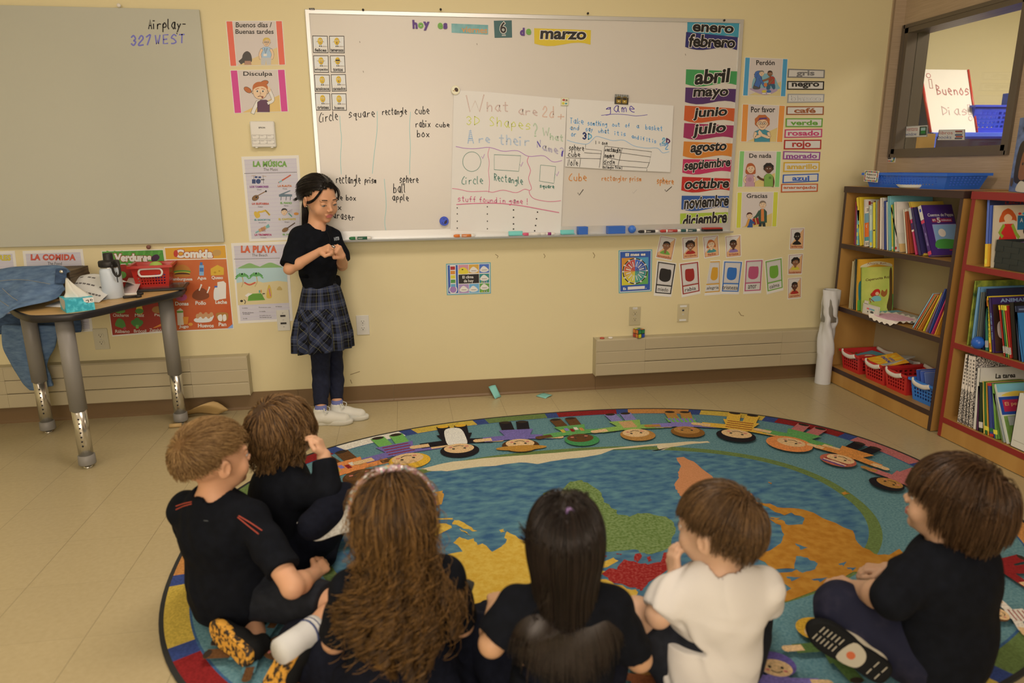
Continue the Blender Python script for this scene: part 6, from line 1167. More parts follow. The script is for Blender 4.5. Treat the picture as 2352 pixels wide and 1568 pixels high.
# red bookcase, bottom shelf
oL, sL = (2160,800), 6.27; SPL = ((243,1005),(800,1190)); wL = 'on the red-trimmed case bottom shelf'; MOT = noisemat('#3a3430', '#cbbdac', 150,.5, WS, lo=.42, hi=.6, detail=2)
RL = row(oL, sL, SZ[0], SPL, [(358,80,245,55, MOT, .24, 'white speckled workbook'),(388,92,320,42, MOT, .24, 'white speckled workbook'),(425,105,370,38, MOT, .24, 'white speckled workbook with bluish edge'),(457,112,412,58, MOT, .24, 'white speckled workbook'),(532,280,478,46, '#b5a999', .24, 'cream book La tarea'),(540,540,528,30, '#45203c', .18, 'dark plum booklet'),(553,485,565,60, '#1c2a1a', .19, 'black-green book with a white sticker'),
    (600,475,632,26, '#c2a24a', .2, 'thin straw-yellow booklet'),(622,478,656,36, '#35602a', .2, 'thin leaf-green booklet'),(645,488,692,26, '#c08a34', .2, 'thin orange booklet'),(675,500,722,62, '#2c3668', .19, 'dark blue reader'),(722,510,786,22, '#333f7a', .19, 'thin royal blue reader'),(735,505,806,42, '#5f8038', .19, 'thin green reader'),(757,650,905,20, '#5a6a3a', .18, 'thin olive booklet leaning left'),(765,660,930,20, '#8a8a80', .18, 'thin grey booklet leaning left'),(768,520,975,16, '#b5b59a', .2, 'picture book El pescadito, blue and red')], wL)
for i in (0,1,2,3): sp = RL[i][1]; sp.rect(.05,.0,.95,.5, mat('#cbbdac', .5, WS)); [sp.rect(.3,.05+j*.05,.7,.08+j*.05, c_('#5a524a')) for j in range(8)]; sp.build('spine_print', parent=RL[i][0])
cv = RL[4][2]; cv.text('La tarea', .35,.1,.8,.18, c_('#1a1614'), .03); cv.text('Sergio Llamas', .42,.2,.75,.225, c_('#3a302a')); cv.build('cover_print', parent=RL[4][0])
for i in (8,9,11,12): sp = RL[i][1]; sp.rect(0,.84,1,.92, c_('#c9b43a')); sp.build('spine_label', parent=RL[i][0])
sp = RL[10][1]; sp.rect(0,0,1,.05, c_('#a0281f')); sp.rect(0,.84,1,.91, c_('#1f5a38')); sp.rect(0,.95,1,1, c_('#a0281f')); sp.build('spine_label', parent=RL[10][0])
sp = RL[6][1]; sp.rect(0,.8,1,.92, M_PAPER); sp.build('spine_label', parent=RL[6][0])
cv = RL[15][2]; cv.rect(.03,.0,.98,.14, c_('#6a98b0')); cv.blob([(.1,.2),(.5,.13),(.95,.2),(.6,.22)], c_('#c2a03c')); cv.rect(.02,.22,.98,.52, c_('#1f3a7a')); cv.rect(.1,.27,.95,.47, c_('#96203a')); cv.text('El pescadito', .15,.31,.92,.39, c_('#c08a5a'), .01); cv.rect(.05,.54,.98,.98, noisemat('#7a8a3a', '#3a5a30', 10,.45, WS)); cv.rect(.15,.55,.4,.7, c_('#8f8a80')); cv.build('cover_print', parent=RL[15][0])
pL = sidep(oL[0]+992/sL, oL[1]+1345/sL, 3.108); t = thing('magazine_file', 'white plastic magazine file at the right edge on the bottom shelf', 'magazine file', (3.115, pL.y, SZ[0]+.001)); M_WF = mat('#b9ae9c', .45,.7); hh = .255
mb = MB(); th = .003; pr = [(0,0),(.25,0),(.25, hh),(.21, hh),(.16, hh*.95),(.11, hh*.78),(.06, hh*.62),(0, hh*.6)]
pf = [(0,0),(0, hh*.98),(-.015, hh),(-.03, hh*.96),(-.05, hh*.78),(-.08, hh*.68),(-.11, hh*.66),(-.11,0)]
mb.prism([(0, y, z) for y, z in pf], (th, 0,0), M_WF); mb.prism([(.26,0,0),(.26,0, hh),(.26,-.11, hh),(.26,-.11,0)], (-th, 0,0), M_WF); mb.bb((0,-.003,0),(.26,0, hh*.98), M_WF); mb.bb((0,-.11,0),(.26,-.107, hh*.66), M_WF); mb.bb((0,-.11,0),(.26,0,.003), M_WF); mb.bb((-.0005,-.108, hh*.13),(0,-.012, hh*.135), c_('#6a6050')); mb.build('file', t)
# paper roll in the corner
a = floorp(1858,873); b = floorp(1901,874); p = (a+b)/2; r = .047
t = thing('paper_roll', 'tall crumpled roll of white paper standing in the corner by the bookcase', 'paper roll', (3.045,-.142,0)); R_ = random.Random(5); rows = []
for i in range(40):
    z = .6*i/39+.001; rw = []
    for k in range(40):
        a = 2*math.pi*k/40; cr = math.exp(-((z-.33)/.1)**2)*.010*math.sin(3*a+z*22)+.004*math.sin(5*a+z*30)*(z > .2)+.006*math.exp(-((z-.4)/.05)**2)*math.cos(4*a-z*40)
        rr = .047+cr-.006*math.exp(-((z-.36)/.06)**2)+.003*(z > .5); rw.append(Vector((rr*math.cos(a)+.0*z, rr*math.sin(a), z)))
    rows.append(rw)
mb = MB(); mb.grid(rows, mat('#cfc3b8', .6,1), True, True); mb.grid([[Vector((v.x*k, v.y*k, v.z-d)) for v in rows[-1]] for k, d in ((1,0),(.9,0),(.9,.2),(.7,.19),(.68,.02),(.5,.02),(.5,.3))], mat('#c4b8aa', .6), True, True); o = mb.build('roll', t)
# window signs and the room beyond
NX = (-1,0,0)
for pts, l1, l2, lab in (([(2081,290),(2132,287),(2130,314),(2079,316)], 'ventana', 'window', 'small sign ventana window taped to the window glass'),([(2157,298),(2217,297),(2217,322),(2152,322)], 'libros', 'books', 'small sign libros books taped to the window glass')):
    s = Sheet(f4(pts, XR+.049), NX, .0008); s.paper(U4, mat('#d0c4b6', .3)); s.frame(.01,.02,.99,.98,.02, BLK); s.text(l1,.04,.14,.55,.44, C_('#a84a44'), .0); s.text(l2,.02,.56,.52,.86, C_('#3a4a7a'), .0)
    if l1 == 'ventana': s.rect(.64,.1,.96,.86, C_('#3a4a3a')); s.rect(.7,.2,.9,.45, C_('#9ab0a8')); s.rect(.7,.45,.9,.72, C_('#2f7a3a'))
    else: [s.rect(.64+.03*(k % 2), .12+k*.16,.9+.03*(k % 2), .25+k*.16, C_(c)) for k, c in enumerate(('#8a3a34', '#b5a58a', '#3a4a6a', '#a84a3a', '#4a4a55'))]
    recenter(s.build('window_sign', lab, 'sign'))
yN = .62; top = wallp(2200,304, yN).z; xa, xb = wallp(2143,310, yN).x, wallp(2350,310, yN).x+.3
M_BLS = mat('#3b55b4', .5,.9); t = thing('blue_shelf_unit', 'blue shelf unit seen through the window in the next room', 'shelf', ((xa+xb)/2, yN+.2,0)); hw = (xb-xa)/2
MB().bb((-hw, -.2, top-.03),(hw, .2, top), M_BLS, bev=.003).build('top', t)
for x in (-hw, hw-.03): MB().bb((x, -.2,0),(x+.03,.2, top-.03), M_BLS).build('side', t)
MB().bb((-hw+.03,.18,0),(hw-.03,.2, top-.03), noisemat('#8a6a4a', '#a08060', 5,.6)).build('back', t)
for z in (.4,.8,1.12): MB().bb((-hw+.03,-.19, z),(hw-.03,.18, z+.025), M_BLS).build('shelf', t)
for k, (px, c, w, h, lab) in enumerate(((2148, '#b5a98a', .03,.19, 'cream book on the blue unit beyond the window'),(2158, '#8f9a90', .025,.13, 'grey book on the blue unit beyond the window'),(2166, '#7a9ac4', .02,.13, 'light blue book on the blue unit beyond the window'),(2176, '#2a3450', .09,.085, 'dark blue book lying on the blue unit beyond the window'))):
    x = wallp(px, 350, yN+.1).x; o = MB().bb((0,-.08,0),(w, .08, h), C_(c), bev=.002).build('book'); o.location = (x, yN+.1,1.145); tag(o, lab, 'book')
xc0 = wallp(2070,330, yN+.1).x; o = MB().bb((-.2,-.15,0),(xa-xc0-.02,.2, top-.01), noisemat('#8a642c', '#7a561f', 8,.6)).build('wood_cabinet'); o.location = (xc0, yN+.1,0); tag(o, 'brown cabinet beyond the window, left of the blue unit', 'cabinet')
yE = yN+.05; Pt = [wallp(*p, yE) for p in ((2118,153),(2227,153),(2237,302),(2133,303))]; zb2 = top+.002; h_ = Pt[0].z-zb2; w_ = Pt[1].x-Pt[0].x
t = thing('easel_board', 'red-edged folding whiteboard reading Buenos Dias beyond the window', 'easel', (Pt[3].x+w_/2, yE, zb2)); mb = MB(); A_2 = [Vector((-w_/2,-.02,0)), Vector((w_/2,-.02,0)), Vector((w_/2-.015,.13, h_)), Vector((-w_/2-.03,.13, h_))]; nn = (A_2[1]-A_2[0]).cross(A_2[3]-A_2[0]).normalized()
mb.prism(A_2,-nn*.008, M_WHITE); mb.build('front_board', t); B_2 = [Vector((-w_/2-.1,.3,0)), Vector((w_/2-.1,.3,0)), Vector((w_/2-.015,.138, h_)), Vector((-w_/2-.03,.138, h_))]; MB().prism(B_2, nn*-.008, C_('#8f877c')).build('rear_board', t)
for a, b in ((A_2[0], A_2[3]),(A_2[1], A_2[2])): MB().tube([a, b], .009, mat('#b5322c', .4,.9), 6).build('red_edge', t)
MB().tube([B_2[0], B_2[3]], .008, mat('#b5322c', .4,.9), 6).build('red_edge', t)
f = lambda u, v: (A_2[3]*(1-u)+A_2[2]*u)*(1-v)+(A_2[0]*(1-u)+A_2[1]*u)*v
s = Sheet(f, nn, .001); rd = C_('#b06a64'); s.ell(.15,.1,.05,.04, rd); s.ell(.15,.1,.035,.027, M_WHITE); s.frame(.14,.16,.2,.3,.01, rd); s.hand('Buenos', .26,.4,.96,.15, rd, .014); s.hand('Dias', .3,.72,.86,.13, C_('#c09a90'), .012); s.frame(.88,.56,.93,.72,.009, C_('#c09a90')); s.ell(.9,.78,.045,.04, C_('#c09a90')); s.ell(.9,.78,.03,.027, M_WHITE); s.build('writing', parent=t)
x0, x1 = wallp(2236,280, yE).x, wallp(2340,280, yE).x+.06; hb = wallp(2280,243, yE).z-top; t = thing('blue_basket', 'blue perforated basket labelled 3 on the unit beyond the window', 'basket', ((x0+x1)/2, yE+.13, top+.002)); mb = MB(); basket_mesh(mb, (x1-x0)*.92,.2, x1-x0,.26, hb, 9,5,4, mat('#2f3fa8', .35,.9), .15,.8,.55); solid(mb.build('bin', t), .002)
sh = Sheet(lambda u, v: Vector(((x1-x0)*.14+.09*u, -.136, hb*(.62-.3*v))), NW, .001); sh.paper(U4, M_WHITE); sh.text('3', .42,.2,.6,.8, BLK, .02); sh.build('label', parent=t)
p = wallp(2337,240, yE+.2); o = MB().bb((-.03,-.1,0),(.1,.1,.3), M_BLS, bev=.003).build('storage_box'); o.location = (p.x, yN+.27, top+.002); tag(o, 'tall blue box behind the numbered basket beyond the window', 'box')
# ---------------------------------------------------------------- world map rug
RCX, RCY, RA, RB, RN, RTH = 1.2,-1.6,1.6,1.2,2.4,.05
def rug_pt(t, k=1.0, dk=0.0):
    c, s = math.cos(t), math.sin(t); x = (RA-dk)*k*math.copysign(abs(c)**(2/RN), c); y = (RB-dk)*k*math.copysign(abs(s)**(2/RN), s)
    return (RCX+x*math.cos(RTH)-y*math.sin(RTH), RCY+x*math.sin(RTH)+y*math.cos(RTH))
RH = .009; WR = .9
def pile(h1, h2=None, sc=150, st=(1,1,1), lo=.35, hi=.65): return noisemat(h1, h2 or h1, sc, .95, WR, st, .35,3, lo, hi, .1, 'Object')
def shade(h, f): return '#'+''.join('%02x' % max(0, min(255, int(int(h[i:i+2], 16)*f))) for i in (1,3,5))
_PC = {}
def pc(h):
    if h not in _PC: _PC[h] = pile(shade(h, .9), shade(h, 1.07))
    return _PC[h]
rg = Sheet(lambda x, y: Vector((x, y, 0)),(0,0,1), RH, 6e-5)
N = 160; TT = [2*math.pi*i/N for i in range(N)]
M_BIND = mat('#1f1f1c', .9,.8)
mb = rg.mb
mb.prism([Vector((*rug_pt(t), .0008)) for t in TT], (0,0, RH-.0008), M_BIND); rg.z += 6e-5
rg.poly([rug_pt(t, dk=.014) for t in TT], pc('#3a5470')); 
ring_cols = ['#9a4a40', '#4c5f30', '#7d201f', '#c9b8a2', '#b8963e', '#5f6c3a', '#7d201f', '#b0743c', '#b8963e', '#7d201f', '#a85f58', '#4c5f30', '#7d201f', '#c9b8a2', '#b8963e', '#5f6c3a', '#7d201f', '#b0743c', '#b8963e', '#7d201f']
# arc-length table so that the border blocks stay even
TN = 2000; PTS = [Vector(rug_pt(2*math.pi*i/TN)) for i in range(TN+1)]; S_ = [0]
for a, b in zip(PTS, PTS[1:]): S_.append(S_[-1]+(b-a).length)
def tof(s):
    s %= S_[-1]; import bisect; i = bisect.bisect_right(S_, s)-1; return 2*math.pi*(i+(s-S_[i])/max(1e-9, S_[i+1]-S_[i]))/TN
P0 = floorp(1527,934, RH); best = min(range(TN), key=lambda i: (PTS[i]-Vector((P0.x, P0.y))).length); s0 = S_[best]
def bandseg(sa, sb, d0, d1, m, hold=True):
    k = max(2, int((sb-sa)/.03)); o = [rug_pt(tof(sa+(sb-sa)*i/k), dk=d0) for i in range(k+1)]; n = [rug_pt(tof(sa+(sb-sa)*i/k), dk=d1) for i in range(k+1)]
    rg.poly(o+n[::-1], m, hold)
bandseg(0, S_[-1]*.9999,.014,.085, pc('#35406a')); rg.z += 6e-5
LEN = .33; GAP = .068; nb = int(S_[-1]/(LEN+GAP)); LEN = S_[-1]/nb-GAP; seq = {0: '#b0743c', 1: '#7d201f', 2: '#5f6c3a', 3: '#b8963e', 4: '#d0c0aa', 5: '#7d201f', 6: '#5f6c3a', -1: '#b8963e', -2: '#7d201f', -3: '#a85f58', -4: '#4c5f30'}
for k in range(-4, nb-4): sa = s0-.13+k*(LEN+GAP); c = seq.get(k, ring_cols[k % len(ring_cols)]); bandseg(sa, sa+LEN, .014,.085, pc(c))
rg.z += 6e-5
TEALR = pile('#4b6a6c', '#647f7c', 120); rg.poly([rug_pt(t, dk=.092) for t in TT], TEALR)
# inner sea with its green ring
IC, IA, IB = (1.165,-1.61), 1.09,.685
def inner(t, d=0): 
    c, s = math.cos(t), math.sin(t); return (IC[0]+(IA-d)*math.copysign(abs(c)**(2/2.25), c), IC[1]+(IB-d)*math.copysign(abs(s)**(2/2.25), s))
rg.poly([inner(t) for t in TT], pc('#5f6c3a')); SEA = pile('#33506a', '#58787a', 16,(1,1.9,1), .3,.7)
rg.poly([inner(t, .045) for t in TT], SEA)
def land(pts, m, o=(0,0), s=1.0, k=3, hold=False): 
    P = [floorp(o[0]+x/s, o[1]+y/s, RH) for x, y in pts]; P = [(p.x, p.y) for p in P]; R_ = random.Random(len(P)); out = []
    for a, b in zip(P, P[1:]+P[:1]):
        for j in range(k): t = j/k; w = .006*R_.uniform(-1,1)*(1 if j else .3); out.append((a[0]+(b[0]-a[0])*t+w, a[1]+(b[1]-a[1])*t+w*.7))
    rg.poly(out, m, hold)
CREAM = pile('#bca57e', '#c6b08a'); SALM = pile('#ad7046', '#b8794f'); GRNL = pile('#55662f', '#76824f', 90); YELL = pile('#b88c30', '#c29c42', 60); REDL = pile('#851f1c', '#a34a40', 110, lo=.45, hi=.75); ORG = pile('#9c6420', '#ab752c', 30)
land([(780,520),(830,530),(960,535),(1130,510),(1290,498),(1450,475),(1570,487),(1700,462),(1890,440),(2000,420),(2090,385),(2240,375),(2380,362),(2392,395),(2340,398),(2420,392),(2470,372),(2640,348),(2740,342),(2720,332),(2560,336),(2340,352),(2000,385),(1700,410),(1300,440),(1000,470),(900,490)], CREAM, (700,900), 2.94)
land([(198,408),(243,402),(330,450),(420,520),(440,545),(490,560),(600,595),(665,630),(670,670),(710,690),(670,728),(560,710),(300,690),(220,640),(205,610),(185,575),(215,530),(205,500),(230,460)], SALM, (1480,900), 2.697)
land([(830,110),(870,95),(895,115),(880,150),(835,165)], GRNL, (1000,1100), 3.36)
land([(1000,60),(1040,20),(1130,8),(1190,40),(1280,110),(1300,180),(1400,240),(1410,275),(1500,290),(1560,265),(1650,262),(1780,290),(1840,340),(1855,400),(1820,470),(1825,520),(1740,560),(1650,580),(1590,570),(1560,545),(1480,550),(1300,560),(1200,520),(1000,400),(980,250),(970,110)], GRNL, (1000,1100), 3.36)
land([(1015,1276),(1062,1267),(1042,1246),(1055,1233),(1075,1240),(1087,1237),(1096,1252),(1108,1248),(1131,1267),(1152,1255),(1162,1246),(1160,1228),(1165,1220),(1190,1237),(1230,1260),(1300,1270),(1380,1292),(1410,1280),(1420,1288),(1395,1302),(1370,1305),(1395,1315),(1366,1326),(1402,1334),(1440,1352),(1461,1353),(1464,1365),(1417,1392),(1385,1405),(1300,1425),(1180,1437),(1083,1443),(1050,1420),(1000,1380),(930,1330),(960,1290)], YELL)
for q in ([(0,300),(140,300),(135,315),(0,315)],[(140,310),(200,325),(260,360),(325,400),(280,400),(200,370),(130,350)],[(0,345),(80,345),(130,375),(60,410),(0,440)],[(190,380),(250,410),(275,445),(200,400)],[(498,390),(530,385),(535,410),(505,412)],[(1600,330)]*0): 
    if q: land(q, YELL, (1000,1100), 3.36)
land([(1285,730),(1340,690),(1400,700),(1430,650),(1460,620),(1560,650),(1640,660),(1740,640),(1760,570),(1850,550),(1870,640),(1740,740),(1640,800),(1600,860),(1560,850),(1480,830),(1340,785)], REDL, (1000,1100), 3.36)
for q in ([(1540,580),(1580,575),(1590,610),(1550,650),(1535,610)],[(1635,600),(1665,595),(1670,630),(1645,640)],[(1290,590),(1330,592),(1320,606),(1290,604)],[(1395,575),(1440,578),(1430,588)]): land(q, REDL, (1000,1100), 3.36)
land([(745,690),(850,678),(930,668),(940,700),(925,760),(880,768),(820,764),(750,760)], pile('#a8752f', '#b5843c'),(700,900), 2.94)
o6_ = (1380,1000,2.42)
land([(880,372),(940,380),(980,400),(1100,408),(1180,430),(1260,470),(1400,530),(1430,600),(1520,660),(1600,665),(1660,630),(1700,700),(1560,745),(1400,760),(1300,820),(1150,880),(1040,920),(900,930),(905,882),(1000,880),(1060,850),(955,800),(960,770),(1060,760),(1100,740),(1060,740),(960,745),(880,690),(848,665),(940,640),(1000,600),(1020,550),(1000,500),(930,460),(1010,470),(1040,500),(1120,495),(1130,460),(1060,430),(1020,445),(950,415)], ORG, o6_[:2], o6_[2])
for q in ([(1085,672),(1150,680),(1205,712),(1190,745),(1120,765),(1075,740)],[(1320,715),(1365,702),(1350,728)],[(1365,735),(1420,735),(1400,752)],[(1080,600),(1150,625),(1110,635)],[(1170,800),(1260,790),(1220,815)],[(1030,785),(1110,790),(1060,810)]): land(q, SEA, o6_[:2], o6_[2])
for q in ([(1338,318),(1360,312),(1385,325),(1350,332)],[(850,440),(890,438),(885,450),(852,452)],[(940,455),(1000,460),(970,470)],[(930,258),(950,265),(945,275)]): land(q, ORG, o6_[:2], o6_[2])
# the ring of children
def figure(hp, fp, skin, hair, shirt, legs, style=''):
    a, b = floorp(*hp, RH), floorp(*fp, RH); A = Vector((a.x, a.y)); d = Vector((b.x, b.y))-A; L = d.length; v = d.normalized(); u = Vector((-v.y, v.x))
    f0 = rg.fn; rg.fn = lambda x, y: Vector((*(A+u*x*L+v*y*L), 0)); sk, hr, sh_, lg = pc(skin), pc(hair), pc(shirt), pc(legs)
    W = .36 if style == 'wide' else .3
    for s in (-1,1):
        rg.line([(s*.15,.32),(s*.52,.27)], .2, sh_); rg.line([(s*.5,.26),(s*.66,.24)], .13, sk); rg.ell(s*.7,.235,.07,.07, sk, 10)
        rg.line([(s*.13,.6),(s*(.15 if style != 'wide' else .22), .98)], .22, lg); rg.ell(s*.15,1.03,.1,.06, pc('#33281f') if style != 'penguin' else pc('#c9942c'), 12)
    rg.poly([(-.16,.2),(.16,.2),(W, .66),(-W, .66)], sh_)
    if style == 'stripe':
        for k in range(4): rg.line([(-.2,.3+k*.1),(.2,.3+k*.1)], .03, pc('#7d201f'))
    if style == 'penguin': rg.blob([(-.13,.15),(.13,.15),(.17,.5),(.12,.9),(-.12,.9),(-.17,.5)], pc('#cfc4b4'))
    if style == 'patch':
        for k in range(5): rg.rect(-.2+k*.09,.35+.07*(k % 2), -.13+k*.09,.5+.05*(k % 2), pc(('#b0743c', '#c9b8a2', '#7d201f', '#7a6a9a', '#b8963e')[k]))
    if style == 'grass':
        for k in range(7): rg.poly([(-.27+k*.08,.45),(-.21+k*.08,.45),(-.24+k*.09,.78)], pc('#6a9a4a'))
    if style == 'bib': rg.rect(-.13,.3,.13,.62, pc('#b58a5a'))
    hs = 1.25 if style in ('hood', 'big') else 1.0
    rg.ell(0,-.06,.31*hs, .28*hs, hr); rg.ell(0,.03,.24,.19, sk)
    if style == 'hat': rg.ell(0,-.16,.42,.1, pc('#a8752f')); rg.ell(0,-.2,.22,.12, pc('#a8752f'))
    if style == 'cap':
        for k in range(3): rg.line([(-.2,-.12-k*.06),(.2,-.12-k*.06)], .03, pc(('#7d201f', '#d0c0aa', '#2c3f86')[k]))
    for s in (-1,1): rg.ell(s*.09,.02,.025,.03, BLK, 8); rg.ell(s*.13,.09,.035,.025, pc('#b86a5a'), 8)
    rg.line(crom([(-.08,.1),(0,.14),(.08,.1)], 3), .018, BLK); rg.fn = f0
SKN, BRN, TAN = '#c9a070', '#5a3a20', '#a07038'
for a in (((831,1093),(766,1045), BRN, '#4a2e18', '#c97a42', BRN, 'patch'),((938,1056),(890,1005), SKN, '#c9982f', '#6a5a8a', '#6a9a4a', 'stripe'),((1055,1033),(1038,982), SKN, '#1f1a1c', '#1f1a1c', '#1f1a1c', 'penguin'),((1195,1022),(1180,973), SKN, '#4a2e18', '#6a5a8a', '#1f1a1c', 'hat'),((1334,1010),(1294,966), BRN, '#3f7a45', '#5a8a4a', BRN, 'patch'),((1462,999),(1420,955), SKN, '#a07038', '#7f9a4a', '#7a6f96', 'bib'),
          ((1578,993),(1556,951), TAN, '#7a5024', '#7a6a9a', TAN, 'grass'),((1691,1002),(1707,957), SKN, '#1f1a1c', '#c99a3a', '#c99a3a', 'stripe'),((1815,1022),(1863,986), SKN, '#c97a42', '#5a8a4a', '#a85f58', 'big'),((1928,1061),(1990,1030), SKN, '#a5553f', '#c07a3a', '#1f1a1c', 'cap'),((2040,1117),(2118,1093), TAN, '#1f1a1c', '#a85f58', '#a85f58', ''),
          ((2265,1320),(2360,1300), SKN, '#1f1a1c', '#7d201f', '#7d201f', ''),((2290,1420),(2400,1430), SKN, '#5a3a20', '#c9b8a2', '#6a3a20', 'stripe'),((1880,1462),(1985,1568), SKN, '#b98a2c', '#4c5f30', '#4c5f30', ''),((1480,1545),(1480,1640), '#7a5024', '#7a1f1c', '#6a3a20', '#33281f', ''),((1780,1545),(1810,1660), SKN, '#5a4a7a', '#6a5a8a', '#7d201f', ''),((850,1660),(725,1480), SKN, '#5a3a20', '#8f4f22', '#8f4f22', 'wide'),((640,1500),(492,1502), BRN, BRN, '#4b6a6c', BRN, '')): figure(*a)
rug = rg.build('world_map_rug', 'large oval world map rug bordered by children holding hands', 'rug')
# ---------------------------------------------------------------- people: smooth solid bodies
class Vol:
    def __init__(s, lo, hi, vox):
        s.lo = np.array(lo, np.float32); s.h = vox; s.n = np.ceil((np.array(hi)-s.lo)/vox).astype(int)+1
        s.D = np.full(tuple(s.n), .2, np.float32)
    def blk(s, lo, hi):
        a = np.clip(np.floor((np.array(lo)-s.lo)/s.h).astype(int), 0, s.n-1); b = np.clip(np.ceil((np.array(hi)-s.lo)/s.h).astype(int)+1,1, s.n)
        if np.any(b <= a): return None
        sl = tuple(slice(i, j) for i, j in zip(a, b))
        X, Y, Z = [(s.lo[k]+s.h*np.arange(a[k], b[k], dtype=np.float32)).astype(np.float32) for k in range(3)]
        return sl, np.stack(np.meshgrid(X, Y, Z, indexing='ij'), -1)
    def comb(s, sl, d, k, sub):
        D = s.D[sl]
        if sub: d = -d
        if k > 0:
            h = np.clip(.5+.5*((D-d) if not sub else (d-D))/k, 0,1)
            r = (D*(1-h)+d*h-k*h*(1-h)) if not sub else (D*(1-h)+d*h+k*h*(1-h))
        else: r = np.minimum(D, d) if not sub else np.maximum(D, d)
        s.D[sl] = r
    def cone(s, a, b, ra, rb, k=.012, flat=None, sub=False):
        a = np.array(a, np.float32); b = np.array(b, np.float32); m = max(ra, rb)*(1 if not flat else max(1, flat[1]))+k+3*s.h
        g = s.blk(np.minimum(a, b)-m, np.maximum(a, b)+m)
        if g is None: return s
        sl, p = g; q = p-a; ab = b-a
        if flat is not None:
            n = np.array(flat[0], np.float32); n /= np.linalg.norm(n); f = 1/flat[1]-1
            q = q+(q@n)[..., None]*n*f; ab = ab+(ab@n)*n*f
        t = np.clip((q@ab)/max(1e-9, float(ab@ab)), 0,1); d = np.linalg.norm(q-t[..., None]*ab, axis=-1)-(ra+(rb-ra)*t)
        if flat is not None and flat[1] < 1: d = d*(.5+.5*flat[1])
        s.comb(sl, d, k, sub); return s
    def ell(s, c, r, R=None, k=.01, sub=False):
        c = np.array(c, np.float32); r = np.array(r, np.float32); m = float(r.max())+k+3*s.h
        g = s.blk(c-m, c+m)
        if g is None: return s
        sl, p = g; q = p-c
        if R is not None: q = q@np.array(R, np.float32)
        k0 = np.linalg.norm(q/r, axis=-1); k1 = np.linalg.norm(q/(r*r), axis=-1); s.comb(sl, k0*(k0-1)/np.maximum(k1,1e-6), k, sub); return s
    def chain(s, pts, k=.012, flat=None):
        for (a, ra),(b, rb) in zip(pts, pts[1:]): s.cone(a, b, ra, rb, k, flat)
        return s
    def cut(s, c, n, lo=None, hi=None, k=0):
        """drop what lies beyond the plane through c along n (inside an optional box)"""
        g = s.blk(lo if lo is not None else s.lo, hi if hi is not None else s.lo+s.h*s.n)
        sl, p = g; n = np.array(n, np.float32); n /= np.linalg.norm(n); d = (p-np.array(c, np.float32))@n; s.D[sl] = np.maximum(s.D[sl], d); return s
    def ripple(s, fn):
        idx = np.argwhere(np.abs(s.D) < 4*s.h); p = s.lo+idx*s.h; s.D[tuple(idx.T)] += fn(p.astype(np.float32)).astype(np.float32); return s
    def mesh(s, name, mats, parent, pick=None, smooth=1):
        D = s.D; D[0], D[-1] = .2,.2; D[:, 0], D[:, -1] = .2,.2; D[:, :, 0], D[:, :, -1] = .2,.2
        I = D < 0; n = s.n; c = np.zeros(tuple(n-1), np.int8)
        offs = [(i, j, k) for i in (0,1) for j in (0,1) for k in (0,1)]
        for o in offs: c += I[o[0]:n[0]-1+o[0], o[1]:n[1]-1+o[1], o[2]:n[2]-1+o[2]]
        act = np.argwhere((c > 0) & (c < 8)); idm = np.full(tuple(n-1), -1, np.int32); idm[tuple(act.T)] = np.arange(len(act))
        V = np.stack([D[act[:, 0]+o[0], act[:, 1]+o[1], act[:, 2]+o[2]] for o in offs], 1); acc = np.zeros((len(act), 3)); cnt = np.zeros(len(act))
        for a in range(8):
            for ax in range(3):
                if offs[a][ax] == 0:
                    o2 = list(offs[a]); o2[ax] = 1; b = offs.index(tuple(o2)); v0, v1 = V[:, a], V[:, b]; m = (v0 < 0) != (v1 < 0)
                    t = np.where(m, v0/np.where(m, v0-v1,1), 0); P = np.tile(np.array(offs[a], float),(len(act), 1)); P[:, ax] += t; acc[m] += P[m]; cnt[m] += 1
        vs = s.lo+(act+acc/cnt[:, None])*s.h; F = []
        for ax in range(3):
            u, v = (ax+1) % 3,(ax+2) % 3; sl0 = [slice(None)]*3; sl1 = [slice(None)]*3; sl0[ax] = slice(0,-1); sl1[ax] = slice(1, None)
            e0, e1 = I[tuple(sl0)], I[tuple(sl1)]; E = np.argwhere(e0 != e1); E = E[(E[:, u] > 0) & (E[:, v] > 0) & (E[:, u] < n[u]-1) & (E[:, v] < n[v]-1)]
            def g(du, dv): q = E.copy(); q[:, u] -= du; q[:, v] -= dv; return idm[tuple(q.T)]
            Q = np.stack([g(1,1), g(0,1), g(0,0), g(1,0)], 1); fl = ~e0[tuple(E.T)]; Q[fl] = Q[fl][:, ::-1]; F.append(Q)
        F = np.concatenate(F)
        for _ in range(smooth):
            a2 = np.zeros_like(vs); k2 = np.zeros(len(vs))
            for i in range(4): j = (i+1) % 4; np.add.at(a2, F[:, i], vs[F[:, j]]); np.add.at(a2, F[:, j], vs[F[:, i]]); np.add.at(k2, F[:, i], 1); np.add.at(k2, F[:, j], 1)
            vs = vs*.5+.5*a2/np.maximum(k2,1)[:, None]
        me = bpy.data.meshes.new(name); me.vertices.add(len(vs)); me.vertices.foreach_set('co', vs.astype(np.float32).ravel()); me.loops.add(len(F)*4); me.loops.foreach_set('vertex_index', F.astype(np.int32).ravel())
        me.polygons.add(len(F)); me.polygons.foreach_set('loop_start', np.arange(len(F), dtype=np.int32)*4); me.polygons.foreach_set('loop_total', np.full(len(F), 4, np.int32))
        me.update(calc_edges=True); me.polygons.foreach_set('use_smooth', np.ones(len(F), bool))
        for m in mats: me.materials.append(m)
        if pick is not None and len(mats) > 1: me.polygons.foreach_set('material_index', pick(vs[F].mean(1)).astype(np.int32))
        me.update(); return link(name, me, parent)
def nv(v): return np.array(v, np.float32)
def unit(v): v = Vector(v); return v.normalized()
